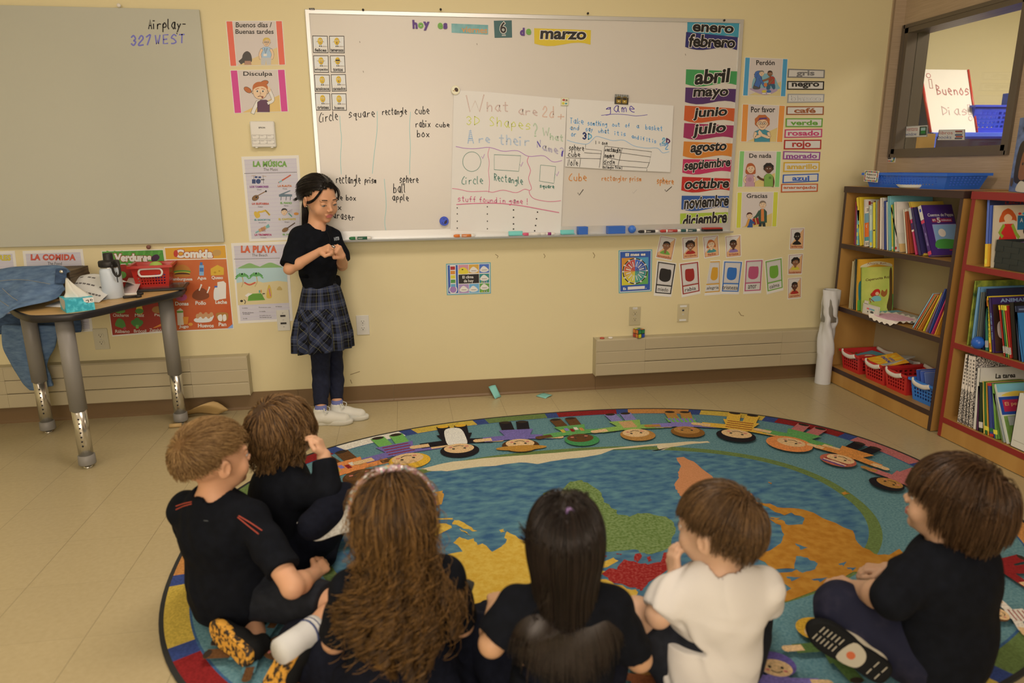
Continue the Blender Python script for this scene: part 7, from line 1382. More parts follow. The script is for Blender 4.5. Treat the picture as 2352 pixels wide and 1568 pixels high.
def hand(vol, wr, d, n, side, s=1.0, curl=(.5,.6,.4), thumb=.6, spread=.12, k=.0035):
    """palm, four unequal bent fingers and a thumb leaving the side of the palm; d: finger direction, n: palm normal, side: +1 if the thumb lies towards d x n"""
    d = unit(d); n = unit(Vector(n)-d*Vector(n).dot(d)); t = d.cross(n)*side; W = .024*s; L = .05*s
    for q in (-.75,-.25,.25,.75): vol.cone(nv(wr+t*W*q*.55), nv(wr+d*L+t*W*q), .0115*s, .0095*s, .008)
    for q, ln, dr in ((.8,.041,0),(.27,.046,.0),(-.27,.043,0),(-.8,.034,.05)):
        p = wr+d*L*(1.0 if abs(q) < .5 else .94)+t*W*q; a = 0; dd = (d+t*spread*q).normalized(); r = (.0078 if q > -.5 else .0068)*s
        for i, (fr, cu) in enumerate(zip((.46,.3,.24), curl)):
            a += cu+dr; e = p+(dd*math.cos(a)+n*math.sin(a))*ln*s*fr*1.12; vol.cone(nv(p), nv(e), r*(1-.07*i), r*(.95-.1*i), k); p = e
    p = wr+d*.012*s+t*W*.85; q1 = p+(d*.7+t*.75+n*.35).normalized()*.026*s; q2 = q1+(d*.95+t*(.4-thumb)+n*.5*thumb).normalized()*.022*s; q3 = q2+(d*.9-t*thumb*.6+n*.45*thumb).normalized()*.016*s
    vol.cone(nv(p), nv(q1), .0115*s, .0092*s, .006); vol.cone(nv(q1), nv(q2), .0092*s, .0082*s, k); vol.cone(nv(q2), nv(q3), .0082*s, .0066*s, k)
def headmat(yaw, pitch=0, roll=0):
    """head axes: x to the person's right, y forward, z up; yaw = heading in degrees from +x"""
    return Matrix.Rotation(math.radians(yaw-90), 3, 'Z') @ Matrix.Rotation(math.radians(pitch), 3, 'X') @ Matrix.Rotation(math.radians(roll), 3, 'Y')
def head_sdf(vol, H, M, s=1.0, nb=None, lids=0.0, smile=0.0, slim=1.0):
    R = np.array(M, np.float32); w = lambda x, y, z: nv(H+M @ Vector((x*s, y*s, z*s))); r3 = lambda a, b, c: (a*s, b*s, c*s)
    vol.ell(w(0,-.012,.014), r3(.071,.088,.08), R, 0); vol.ell(w(0,.03,-.022), r3(.0605,.056,.074), R, .02); vol.ell(w(0,.036,-.076), r3(.041*slim, .04,.033), R, .022)
    for x in (-1,1): vol.ell(w(x*.034,.0565,-.047), r3(.026,.02,.026), R, .016); vol.ell(w(x*.027,.0765,.005), r3(.021,.008,.007), R, .01)
    vol.ell(w(0,.067,-.095), r3(.0145,.012,.011), R, .016)
    for x in (-1,1): vol.ell(w(x*.0295,.0915,-.0135), r3(.0165,.0125,.0095), R, .008, True)
    vol.cone(w(0,.081,-.01), w(0,.0935,-.036), .005*s, .0078*s, .009); vol.ell(w(0,.0962,-.0395), r3(.0082,.0082,.0072), R, .006)
    for x in (-1,1): vol.ell(w(x*.0095,.0905,-.0445), r3(.0062,.007,.0055), R, .004)
    mw = .0195+.003*smile
    vol.ell(w(0,.0828,-.0658), r3(mw, .0092,.004), R, .005); vol.ell(w(0,.0822,-.0738), r3(mw*.82,.0092,.0048), R, .005)
    for x in (-1,0,1): vol.ell(w(x*mw*.55,.0945-.002*abs(x), -.0698+.0018*smile*abs(x)), r3(mw*.5,.006,.0016+.0012*smile), R, .0015, True)
    for x in (-1,1):
        Re = np.array(M @ Matrix.Rotation(x*-.35,3, 'Z') @ Matrix.Rotation(-.2,3, 'X'), np.float32)
        vol.ell(w(x*.0745,-.006,-.018), r3(.0085,.0175,.0285), Re, .006); vol.ell(w(x*.083,.0,-.016), r3(.0055,.0095,.0165), Re, .003, True)
        if lids: vol.ell(w(x*.0295,.0742,-.0135+.0085*(1-lids)), r3(.0148,.0108,.0085+.002*lids), R, .003)
    if nb is not None: vol.cone(w(0,-.014,-.075), nv(nb), .039*s, .043*s, .02)
SKINS = {}
def skin_mats(h, lip='#a8584a'):
    if (h, lip) not in SKINS: SKINS[(h, lip)] = (mat(h, .5,1.0,.35, sss=.12), mat(lip, .38,1.0,.5, sss=.1))
    return list(SKINS[(h, lip)])
def lip_pick(H, M, s=1.0):
    Mi = np.array(M.transposed(), np.float32)
    def f(c):
        q = ((c-np.array(H))@Mi.T)/s; return ((((q[:, 0]/.022)**2+((q[:, 2]+.0702)/.0088)**2) < 1) & (q[:, 1] > .0825)).astype(int)
    return f
def eyes(parent, H, M, s=1.0, look=(0,-.3), iris='#3a2418', brow='#2a1c14', lash=True, lids=.4):
    for x in (-1,1):
        c = H+M @ Vector((x*.0295*s, .0728*s, -.0145*s)); r = .0118*s; d = (M @ Vector((look[0], 1, look[1]))).normalized(); Q = d.to_track_quat('Z', 'Y').to_matrix()
        mb = MB(); mb.ball(c, r, mat('#d8cabc', .25), 16); mb.lathe([(.0001,.0004),(.0052*s, 0),(.0056*s, -.0006)], mat(iris, .2), c+d*(r*.93), 16, rot=Q); mb.lathe([(.0001,.0006),(.0026*s, .0003)], mat('#0d0a08', .15), c+d*(r*.95), 14, rot=Q); mb.build('eye', parent)
        w = lambda a, b, e: H+M @ Vector((x*a*s, b*s, e*s))
        MB().tube(crom([w(.0135,.0835,.0055), w(.026,.0875,.0095),(w(.038,.083,.0095)), w(.047,.072,.004)], 4),[.0012*s]+[.0019*s]*11+[.0008*s], mat(brow, .8), 6).build('eyebrow', parent)
        if lash: z = -.0135-.0085*lids+.003; MB().tube(crom([w(.0165,.0845, z-.001), w(.024,.0878, z+.0005), w(.033,.0872, z+.0005), w(.0425,.082, z-.0015)], 4), .0011*s, mat('#15100d', .7), 5).build('eyelash', parent)
# ---- hair made of strands
_HM = {}
def hair_mat(c1, c2, rough=.42, w=1.0):
    k = (c1, c2, rough, w)
    if k in _HM: return _HM[k]
    m = bpy.data.materials.new('hair_'+c1.lstrip('#')); m.use_nodes = True; nt = m.node_tree; b = nt.nodes['Principled BSDF']; a = nt.nodes.new('ShaderNodeAttribute'); a.attribute_name = 'tone'
    r = nt.nodes.new('ShaderNodeValToRGB'); e = r.color_ramp.elements; e[0].color = (*alb(c1, w), 1); e[1].color = (*alb(c2, w), 1)
    nt.links.new(a.outputs['Fac'], r.inputs[0]); nt.links.new(r.outputs[0], b.inputs['Base Color']); b.inputs['Roughness'].default_value = rough; b.inputs['Specular IOR Level'].default_value = .4
    _HM[k] = m; return m
def strands(name, parent, paths, rad, m, tones, tip=.3, n=3):
    """paths: array (N, K, 3) -> one mesh of thin tapered strands"""
    P = np.asarray(paths, np.float64); N, K, _ = P.shape; T = np.gradient(P, axis=1); T /= np.linalg.norm(T, axis=-1, keepdims=True)+1e-9
    ref = np.array([.3,.2,1.0]); x = np.cross(T, ref); x /= np.linalg.norm(x, axis=-1, keepdims=True)+1e-9; y = np.cross(T, x)
    tp = np.linspace(1, tip, K)**.8; r = np.asarray(rad).reshape(-1,1) if np.ndim(rad) else np.full((N, 1), rad); r = (r*tp[None])[..., None]
    V = np.stack([P+r*(x*math.cos(2*math.pi*i/n)+y*math.sin(2*math.pi*i/n)) for i in range(n)], 2).reshape(-1,3)
    b = (np.arange(N)[:, None]*K+np.arange(K-1)[None])[..., None]*n; F = []
    for i in range(n): j = (i+1) % n; F.append(np.concatenate([b+i, b+j, b+n+j, b+n+i], -1).reshape(-1,4))
    F = np.concatenate(F); me = bpy.data.meshes.new(name); me.vertices.add(len(V)); me.vertices.foreach_set('co', V.astype(np.float32).ravel()); me.loops.add(len(F)*4); me.loops.foreach_set('vertex_index', F.astype(np.int32).ravel()); me.polygons.add(len(F))
    me.polygons.foreach_set('loop_start', np.arange(len(F), dtype=np.int32)*4); me.polygons.foreach_set('loop_total', np.full(len(F), 4, np.int32)); me.update(calc_edges=True); me.polygons.foreach_set('use_smooth', np.ones(len(F), bool))
    at_ = me.attributes.new('tone', 'FLOAT', 'POINT'); at_.data.foreach_set('value', np.repeat(np.asarray(tones, np.float32), K*n)); me.materials.append(m); me.update(); return link(name, me, parent)
def grow(H, M, s, N, K, seed, length, keep, comb, er=(.0765,.0945,.088), ec=(0,-.012,.014), lift=(.002,.012), grav=.0, col=None, curl=0, cfreq=3, cstart=.3, jit=.15, stiff=.0, clump=0, tang=1):
    """roots on the scalp ellipsoid where keep(dir) holds; each path follows comb(p) along the scalp, falls with gravity, may curl"""
    R = np.random.default_rng(seed); E = np.array(er)*s; C = np.array(ec)*s; Mi = np.array(M); Hn = np.array(H); out = []
    D = R.normal(size=(N*6,3)); D /= np.linalg.norm(D, axis=1, keepdims=True); D = D[keep(D)][:N]; N = len(D)
    p = C+D*E; L = length(D, R)*s; lf = R.uniform(*lift, N)[:, None]*s; path = [p*1.0]; st = (L/(K-1))[:, None]; g = np.array(Mi.T @ np.array([0,0,-1.0])); v = None
    for i in range(1, K):
        q = (p-C)/E; rr = np.linalg.norm(q, axis=1, keepdims=True); nrm = q/E; nrm /= np.linalg.norm(nrm, axis=1, keepdims=True)
        c = comb((p-C)/s, D)+R.normal(size=p.shape)*jit; near = np.clip(1.6-rr, 0,1)
        t = c*near+g*(grav*(i/K)+(1-near)*1.4*(grav > 0)+0)
        if v is not None: t = t*(1-stiff)+v*stiff*1.0
        t = t-nrm*(t*nrm).sum(1, keepdims=True)*np.clip(1.75-rr, 0,1)*(1 if tang else 0)
        t /= np.linalg.norm(t, axis=1, keepdims=True)+1e-9; v = t; p = p+t*st
        q = (p-C)/E; rr = np.linalg.norm(q, axis=1, keepdims=True); mn = 1+(lf/(.085*s))*min(1, i/2.5); p = np.where(rr < mn, C+q/rr*mn*E, p)
        if col is not None:
            W = p@Mi.T+Hn
            for cc, cr in col:
                q = (W-cc)/cr; rr = np.linalg.norm(q, axis=1, keepdims=True); W = np.where(rr < 1, cc+q/np.maximum(rr, 1e-6)*cr, W)
            p = (W-Hn)@Mi
        path.append(p*1.0)
    P = np.stack(path, 1)
    if curl:
        ph = R.uniform(0,6.28, N)[:, None]; fr = R.uniform(.8,1.25, N)[:, None]*cfreq; u = np.linspace(0,1, K)[None]; a = curl*s*np.clip((u-cstart)/(1-cstart), 0,1)**.7*R.uniform(.5,1.3, N)[:, None]
        T = np.gradient(P, axis=1); T /= np.linalg.norm(T, axis=-1, keepdims=True)+1e-9; x = np.cross(T, [.31,.9,.2]); x /= np.linalg.norm(x, axis=-1, keepdims=True)+1e-9; y = np.cross(T, x)
        P = P+x*(a*np.cos(6.28*fr*u+ph))[..., None]+y*(a*np.sin(6.28*fr*u+ph))[..., None]
    if clump:
        nc = max(4, N//clump); ci = R.integers(0, N, nc); dd = ((P[:, None, 0]-P[ci][None, :, 0])**2).sum(-1).argmin(1); u = np.linspace(0,1, K)[None, :, None]; P = P*(1-.75*u**.8)+P[ci[dd]]*(.75*u**.8)+(P[:, :1]-P[ci[dd]][:, :1])*.12*u
    return P@Mi.T+Hn, R
def cap(name, parent, H, M, s, keep, m, er=(.0765,.0945,.088), ec=(0,-.012,.014), th=.004):
    """the scalp layer under the strands"""
    mb = MB(); nu, nv_ = 48,32; vs = []; ok = []
    for j in range(nv_+1):
        for i in range(nu):
            a, b = 2*math.pi*i/nu, math.pi*j/nv_; d = np.array([math.sin(b)*math.cos(a), math.sin(b)*math.sin(a), math.cos(b)]); ok.append(bool(keep(d[None])[0])); vs.append(H+M @ Vector((Vector(ec)+Vector((d[0]*(er[0]+th*.5), d[1]*(er[1]+th*.5), d[2]*(er[2]+th*.5))))*s))
    fs = [f for j in range(nv_) for i in range(nu) for f in [(j*nu+i, j*nu+(i+1) % nu, (j+1)*nu+(i+1) % nu, (j+1)*nu+i)] if sum(ok[k] for k in f) >= 2]
    mb.add(vs, fs, m, True); o = mb.build(name, parent); o.data.validate(); md = o.modifiers.new('thick', 'SOLIDIFY'); md.thickness = .003; return o
# ---------------------------------------------------------------- the children
from mathutils.bvhtree import BVHTree
NAVY = noisemat('#0e0f12', '#121317', 40,.9,1.0,(1,1,1), .15, spec=.12); NAVY2 = noisemat('#0f1017', '#14151d', 60,.9,1.0,(1,1,1), .15, spec=.12); INDIGO = noisemat('#1b1b28', '#3a333c', 14,.85,1.0,(1,1,1), .2, lo=.5, hi=.85, spec=.2); BLKC = mat('#121211', .85, spec=.2)
SHORTS = noisemat('#16171b', '#1d1e22', 50,.85, spec=.25); WHITEC = mat('#cfbeab', .85, bump=(90,.06)); SOCK = mat('#c9bdae', .9, bump=(300,.2)); WSHOE = mat('#d5c6b0', .6)
def bvh(o): me = o.data; return BVHTree.FromPolygons([o.matrix_world @ v.co for v in me.vertices],[p.vertices for p in me.polygons])
def surf(tree, px, py, off=.0015):
    d = ray(px, py).normalized(); h, n, i, t = tree.ray_cast(CAM, d); return None if h is None else h-d*off
def line_on(tree, pts, r, m, name, parent, off=.001, sub=5):
    P = [surf(tree, *p, off) for p in crom(pts, sub)]; P = [p for p in P if p is not None]
    return MB().tube(P, r, m, 6).build(name, parent) if len(P) > 2 else None
def folds(amp, f, seed, extra=None):
    R_ = np.random.default_rng(seed); ks = R_.normal(size=(5,3))*f; ph = R_.uniform(0,6.28,5)
    def fn(p):
        d = sum(np.sin(p@k+a+1.5*np.sin(p@k[::-1]*.6))*w for k, a, w in zip(ks, ph, (1,.8,.6,.5,.4)))*amp
        return d+(extra(p) if extra else 0)
    return fn
def bounds(pts, m): a = np.array([tuple(p) for p in pts]); return a.min(0)-m, a.max(0)+m
def shoe(par, heel, d, up, L, mu, ms, name='shoe', laces=None, wide=1.0, pattern=None):
    d = unit(d); up = unit(Vector(up)-d*Vector(up).dot(d)); sd = d.cross(up); W = .036*wide*L/.19
    P = lambda f, w, h: heel+d*(f*L)+sd*(w*W)+up*h
    out = crom([(.0,0),(.03,.6),(.16,.78),(.38,.72),(.62,.95),(.82,.92),(.96,.5),(1.0,0),(.96,-.5),(.82,-.92),(.62,-.95),(.38,-.78),(.16,-.78),(.03,-.6)], 3, True)
    lo, hi = bounds([P(f, w, h) for f in (0,1) for w in (-1,1) for h in (-.01,.09)], .03); v = Vol(lo, hi, .0035)
    v.chain([(nv(P(.17,0,.036)), .031*L/.19),(nv(P(.45,0,.034)), .029*L/.19),(nv(P(.8,0,.026)), .027*L/.19)], .02,(sd, 1.1)); v.cone(nv(P(.17,0,.04)), nv(P(.2,0,.075)), .031*L/.19,.029*L/.19,.012); v.cone(nv(P(.2,0,.07)), nv(P(.21,0,.13)), .023*L/.19,.024*L/.19,.004, None, True)
    v.cut(P(0,0,.006), -up)
    o = v.mesh(name, [mu], par, smooth=1)
    mb = MB(); rows = [[P(.5+(f-.5)*k, w*k, h) for f, w in out] for h, k in ((0,.97),(.003,1.03),(.019,1.05),(.024,1.0))]; mb.grid(rows, ms, True, True); mb.add(rows[0],[tuple(range(len(out)))[::-1]], ms); mb.add(rows[-1],[tuple(range(len(out)))], ms); mb.build('sole', o)
    if laces:
        for k in range(4): f = .36+.1*k; h = .075-.017*k; MB().tube(crom([P(f, -.55, h-.012), P(f+.015,0, h), P(f+.01,.55, h-.012)], 4), .0032, laces, 6).build('lace', o)
        for q in (-1,1): MB().tube(crom([P(.36,0,.078), P(.33, q*.5,.092), P(.4, q*1.0,.078), P(.42, q*.4,.07)], 5), .0028, laces, 6).build('lace', o)
    return o
def seated(label, O, phi, H, M, hs, A, name='person', s=1.0, sk='#c08c66', shirt=NAVY, pants=NAVY2, sleeve=.62, legs='long', vox=.0034, seed=1, hands=(True, True), fold=.0022, lean=.0, collar=True):
    """A: joints in body axes (forward, right, up) or world Vectors: EL ER WL WR KL KR AL AR, DL DR (finger directions)"""
    F = Vector((math.cos(math.radians(phi)), math.sin(math.radians(phi)), 0)); Rt = Vector((F.y, -F.x, 0)); U = Vector((0,0,1)); O = Vector(O)
    Lc = lambda q: q if isinstance(q, Vector) else O+(F*q[0]+Rt*q[1]+U*q[2])*s
    nb = H+M @ Vector((0,-.022,-.13))*hs; P, Ab = Lc((0,0,.105)), Lc((.015,0,.2)); C = Lc((0,0,.2)).lerp(nb, .5); C = Ab.lerp(nb, .52)-F*.012; 
    J = {k: Lc(v) for k, v in A.items() if k[0] != 'D'}; SL, SR = nb-Rt*.112*s-U*.05*s+F*.01, nb+Rt*.112*s-U*.05*s+F*.01
    hL, hR = Lc((.03,-.07,.095)), Lc((.03,.07,.095)); per = thing(name, label, 'person', (O.x, O.y, 0)); per.location = (0,0,0)
    allp = [P, Ab, C, nb, H+Vector((0,0,.11)), H+M @ Vector((0,.12,0)), H-M @ Vector((0,.12,0)), SL, SR, Vector((O.x, O.y, 0.008))]+list(J.values())
    lo, hi = bounds(allp, .11); lo[2] = max(lo[2], -.0); v = Vol(lo, hi, vox); fl = (F, .7)
    v.chain([(nv(P), .1*s),(nv(Ab), .09*s),(nv(C), .095*s),(nv(nb-U*.05*s), .08*s),(nv(nb-U*.01), .05*s)], .03, fl)
    for S, E, Wr in ((SL, J['EL'], J['WL']),(SR, J['ER'], J['WR'])): v.cone(nv(nb-U*.03), nv(S), .045*s, .042*s, .03); v.chain([(nv(S), .04*s),(nv(S.lerp(E, .5)), .035*s),(nv(E), .03*s),(nv(E.lerp(Wr, .35)), .031*s),(nv(Wr), .0215*s)], .012)
    for h_, K, An in ((hL, J['KL'], J['AL']),(hR, J['KR'], J['AR'])): v.chain([(nv(h_), .066*s),(nv(h_.lerp(K, .5)), .058*s),(nv(K), .044*s),(nv(K.lerp(An, .35)), .043*s),(nv(An), .028*s)], .014); 
    head_sdf(v, H, M, hs, nb, .45)
    for k, (Wr, E, sd) in enumerate(((J['WL'], J['EL'], -1),(J['WR'], J['ER'], 1))):
        if hands[k]:
            dd = A.get('DL' if k == 0 else 'DR'); d, n = (Vector(dd[0]), Vector(dd[1])) if dd else ((Wr-E), Vector((0,0,-1))); hand(v, Wr+unit(d)*.004, d, n, (dd[2] if dd and len(dd) > 2 else sd), .86*s)
    v.mesh('body', skin_mats(sk), per, lip_pick(H, M, hs))
    # shirt
    v = Vol(*bounds([P, Ab, C, nb, SL, SR, J['EL'], J['ER'], J['WL'], J['WR']], .14), .0045)
    v.chain([(nv(P-U*.015), .122*s),(nv(P+U*.03), .118*s),(nv(Ab), .112*s),(nv(C), .114*s),(nv(nb-U*.055*s), .096*s),(nv(nb-U*.012), .056*s)], .035,(F, .74))
    ends = []
    for S, E, Wr in ((SL, J['EL'], J['WL']),(SR, J['ER'], J['WR'])):
        v.cone(nv(nb-U*.035), nv(S), .052*s, .05*s, .035)
        if sleeve <= 1: e = S.lerp(E, sleeve); v.chain([(nv(S), .049*s),(nv(S.lerp(e, .6)), .047*s),(nv(e), .049*s)], .02); v.cut(e+(e-S).normalized()*.012, e-S, np.array(e)-.085, np.array(e)+.085)
        else: e = E.lerp(Wr, sleeve-1); v.chain([(nv(S), .053*s),(nv(S.lerp(E, .6)), .046*s),(nv(E), .043*s),(nv(e), .036*s)], .018); v.cut(e, e-E, np.array(e)-.06, np.array(e)+.06)
    v.cone(nv(nb-U*.012-F*.004), nv(nb+U*.09+F*.02), .051*s, .056*s, .004, None, True); v.cut(Vector((O.x, O.y, .035)),(0,0,-1)); v.ripple(folds(fold, 26, seed))
    sh_ = v.mesh('shirt', [shirt], per)
    if collar:
        pts = [nb-U*.006+(Rt*math.cos(a)*1.0+F*math.sin(a)*.86)*.053*s+U*(.012*math.cos(a)**2-.02*max(0, math.sin(a))) for a in (2*math.pi*i/28 for i in range(29))]
        mb = MB(); rows = [[p+(p-nb).normalized()*k*s+U*z*s for p in pts] for k, z in ((.0,.0),(.002,.017),(.006,.02),(.012,.012),(.018,-.014),(.016,-.016))]; mb.grid(rows, shirt, True); cl = mb.build('collar', sh_); solid(cl, .002)
    # trousers
    v = Vol(*bounds([P, hL, hR]+[J[k] for k in ('KL', 'KR', 'AL', 'AR')], .12), .0045); v.cone(nv(P-U*.01), nv(P+U*.06), .12*s, .11*s, .03,(F, .74))
    for h_, K, An in ((hL, J['KL'], J['AL']),(hR, J['KR'], J['AR'])):
        if legs == 'long': v.chain([(nv(h_), .078*s),(nv(h_.lerp(K, .5)), .07*s),(nv(K), .057*s),(nv(K.lerp(An, .4)), .054*s),(nv(K.lerp(An, .97)), .045*s)], .02)
        else: e = h_.lerp(K, .74); v.chain([(nv(h_), .08*s),(nv(e), .069*s)], .02); v.cut(e+(K-h_).normalized()*.02, K-h_, np.array(e)-.1, np.array(e)+.1)
    v.cut(Vector((O.x, O.y, .012)),(0,0,-1)); v.ripple(folds(.002,24, seed+5)); pt = v.mesh('shorts' if legs == 'short' else 'trousers', [pants], per)
    J.update(nb=nb, SL=SL, SR=SR, P=P, F=F, R=Rt); return per, J, sh_, pt
def whorl(cx, cy, cz, fwd=0.0, down=0.0):
    c0 = np.array((cx, cy, cz))
    def f(p, D): t = p-c0; t /= np.linalg.norm(t, axis=1, keepdims=True)+1e-6; return t+np.array((0, fwd, -down))
    return f
# ---- boy with short blond hair
def hx3(q): return Vector(q)
H = at(490,1046,2.02); M = headmat(38,4,0)
A = dict(EL=(.10,-.19,.22), WL=(.27,-.06,.17), ER=at(672,1348,1.93), WR=at(722,1318,2.06), KL=(.24,-.2,.09), KR=at(800,1398,1.98), AL=at(592,1462,2.05), AR=at(672,1478,1.80), DR=((.5,.8,.05),(-.6,.3,-.5)), DL=((.9,.1,-.1),(0,.2,-1)))
per, J, sh_, pt = seated('boy with short blond hair in a navy red-piped shirt, sitting cross-legged on the rug', (H.x-.0, H.y-.01,0), 66, H, M, 1.03, A, s=1.0, sk='#c98f68', pants=SHORTS, legs='short', sleeve=.72, seed=3, collar=False)
eyes(per, H, M, 1.03,(0,.1), '#4a6478', '#8a6a44')
tree = bvh(sh_); RP = mat('#a8402c', .7)
nbp = J['nb']; mb = MB(); pts = [nbp-Vector((0,0,.01))+(J['R']*math.cos(a)+J['F']*math.sin(a)*.86)*.058+Vector((0,0,.016*math.cos(a)**2-.012*max(0, math.sin(a)))) for a in (2*math.pi*i/32 for i in range(33))]
MB().tube(pts, .0085, NAVY, 8).build('neckband', sh_)
for k, off in ((.0,0),(.009,1)): MB().tube([p+(p-nbp).normalized()*(.0055+k)+Vector((0,0,.006-k*.75)) for p in pts], .0014, RP, 6).build('red_piping', sh_)
for d in (0,8): line_on(tree, [(548-d*.3,1184+d*.4),(575-d*.5,1200+d),(602-d, 1218+d)], .0016, RP, 'red_piping', sh_); line_on(tree, [(440,1152+d*.6),(422-d*.2,1156+d*.8),(404,1162+d)], .0016, RP, 'red_piping', sh_)
p = surf(tree, 468,1195,.002); q = surf(tree, 478,1196,.002)
if p and q: MB().tube([p, q], .0012, C_('#5a5a58'), 5).build('size_mark', sh_)
keepB = lambda D: (D[:, 2] > -.1-.3*np.clip(-D[:, 1], 0,1)) & ~((D[:, 1] > .42) & (D[:, 2] < .42)) & ~((np.abs(D[:, 0]) > .78) & (D[:, 1] > -.12) & (D[:, 2] < .12))
HB = hair_mat('#6a4826', '#a57c4a', .5)
cap('hair_base', per, H, M, 1.03, keepB, HB)
P_, R = grow(H, M, 1.03,5200,7,2, lambda D, R: np.where(D[:, 2] > .3,.042,.016)*R.uniform(.7,1.2, len(D)), keepB, whorl(.01,-.075,.055,.25,.15), lift=(.003,.014), jit=.22, stiff=.3)
strands('hair', per, P_, .0011, HB, R.uniform(0,1, len(P_)), .35)
SHS = noisemat('#2a2018', '#c98a30', 75,.7,.9, lo=.44, hi=.52)
shoe(per, at(668,1470,1.79), at(618,1580,1.79)-at(668,1470,1.79),(.8,.5,-.05), .2, BLKC, SHS); shoe(per, at(566,1520,1.90), at(500,1458,1.98)-at(566,1520,1.90),(.25,.9,-.05), .19, BLKC, SHS)
an, kn = J['AR'], J['KR']; so = MB().tube([an.lerp(kn, t) for t in (-.2,.05,.2,.34,.4)],[.034,.036,.037,.04,.039], SOCK, 18).build('sock', per)
for t in (.24,.31): c = an.lerp(kn, t); MB().tube([c, an.lerp(kn, t+.022)],[.0392,.0402], mat('#39415f', .9), 18).build('blue_stripe', so)
# ---- boy with wavy brown hair
H = at(650,982,2.26); M = headmat(36,8,0)
A = dict(EL=(.2,-.16,.16), WL=(.3,-.02,.12), ER=at(752,1128,2.17), WR=at(744,1046,2.2), KL=(.26,-.18,.1), KR=at(786,1152,2.2), AL=(.14,.04,.06), AR=at(716,1208,2.08), DR=(at(727,1000,2.2)-at(744,1046,2.2),(-.8,.25,.1)), DL=((.8,.3,-.2),(0,0,-1)))
per, J, sh_, pt = seated('boy with wavy brown hair and chin on hand, sitting behind the blond boy', (H.x-.05, H.y-.03,0), 28, H, M, 1.0, A, s=1.0, sk='#c9946e', sleeve=1.86, seed=5)
eyes(per, H, M, 1.0,(0,.2), '#3a2a1c', '#4a3420')
keepW = lambda D: ~((D[:, 1] > .35) & (D[:, 2] < .38)) & ~((D[:, 2] < -.45) & (D[:, 1] > -.1))
HW = hair_mat('#3f2816', '#8f663a', .42)
cap('hair_base', per, H, M, 1.0, keepW, HW)
P_, R = grow(H, M, 1.0,3600,14,4, lambda D, R: (.125+.045*np.clip(-D[:, 1], 0,1)+.02*np.clip(D[:, 2], 0,1))*R.uniform(.75,1.15, len(D)), keepW, whorl(.0,-.045,.07,.25,.35), lift=(.004,.020), grav=.35, jit=.12, curl=.012, cfreq=1.8, cstart=.3, clump=30, stiff=.25)
strands('hair', per, P_, .0013, HW, R.uniform(0,1, len(P_)), .4)
SOLE_L = noisemat('#a89c88', '#c9bca6', 160,.7,.95)
shoe(per, at(716,1226,2.07), at(800,1196,2.12)-at(716,1226,2.07),(.0,.9,-.3), .19, BLKC, SOLE_L)
tree = bvh(pt); p = surf(tree, 683,1200,.002)
if p: MB().ball(p, .0035, M_WHITE, 8).build('pocket_mark', pt)
# ---- girl with long curly hair and a headband
H = at(903,1182,1.66); M = headmat(96,4,0)
A = dict(EL=(.06,-.16,.2), WL=(.2,-.06,.14), ER=(.06,.16,.2), WR=(.2,.07,.15), KL=(.22,-.27,.09), KR=(.2,.27,.09), AL=(.2,.06,.05), AR=(.24,-.04,.05))
per, J, sh_, pt = seated('girl with long curly brown hair and a sequin headband, back to the viewer', (H.x, H.y-.02,0), 92, H, M, 1.02, A, s=1.0, sk='#b98560', sleeve=.8, seed=7)
v = Vol(*bounds([J['P']]+[J[k] for k in ('KL', 'KR')], .2), .006); v.cone(nv(J['P']+Vector((0,0,.05))), nv(J['P']+Vector((0,0,-.06))), .13,.2,.03,(J['F'], .8))
for k in ('KL', 'KR'): v.cone(nv(J['P']-Vector((0,0,.03))), nv(J[k].lerp(J['P'], .05)-Vector((0,0,.02))), .1,.075,.05)
v.cut(Vector((0,0,.012)),(0,0,-1)); v.ripple(folds(.004,30,9)); v.mesh('skirt', [NAVY2], per)
keepC = lambda D: ~((D[:, 1] > .45) & (D[:, 2] < .45)) & ~((D[:, 2] < -.55))
HC = hair_mat('#301a0c', '#8c5c2a', .4); HC2 = hair_mat('#24150a', '#8f6230', .4)
cap('hair_base', per, H, M, 1.02, keepC, HC)
body_col = [(np.array(J['nb'])+np.array((0,0,-.12)), np.array((.155,.13,.15))),(np.array(J['P'])+np.array((0,0,.1)), np.array((.15,.125,.2)))]
def combC(p, D): t = p-np.array((0,.03,.075)); t /= np.linalg.norm(t, axis=1, keepdims=True)+1e-6; return t*.5+np.array((0,-.35,-.5))
P_, R = grow(H, M, 1.02,3600,46,6, lambda D, R: R.uniform(.25,.39, len(D)), keepC, combC, lift=(.003,.024), grav=1.0, col=body_col, curl=.019, cfreq=5, cstart=.35, jit=.1, clump=48, stiff=.2)
strands('hair', per, P_, .00125, HC2, np.clip(R.uniform(0,.55, len(P_)), 0,1), .55)
P_, R = grow(H, M, 1.02,260,40,16, lambda D, R: R.uniform(.26,.37, len(D)), keepC, combC, lift=(.015,.04), grav=1.0, col=body_col, curl=.024, cfreq=4, cstart=.2, jit=.25, stiff=.2)
strands('loose_curls', per, P_, .0009, HC2, R.uniform(.4,1, len(P_)), .5)
hb = []
for i in range(25): a = math.radians(-6+192*i/24); hb.append(H+M @ Vector((.1*math.cos(a), .004+.01*math.sin(a), .012+.104*math.sin(a))))
mb = MB(); mb.tube(hb, [.0085+.0035*math.sin(math.pi*i/24) for i in range(25)], mat('#b58a80', .5), 10, flat=.55); hbo = mb.build('headband', per); R_ = random.Random(3)
sq = [mat(c, .15, spec=.8) for c in ('#d09a96', '#c9c0b8', '#c98f58', '#b9788a', '#8fb09a', '#d8cdb8')]
mb = MB()
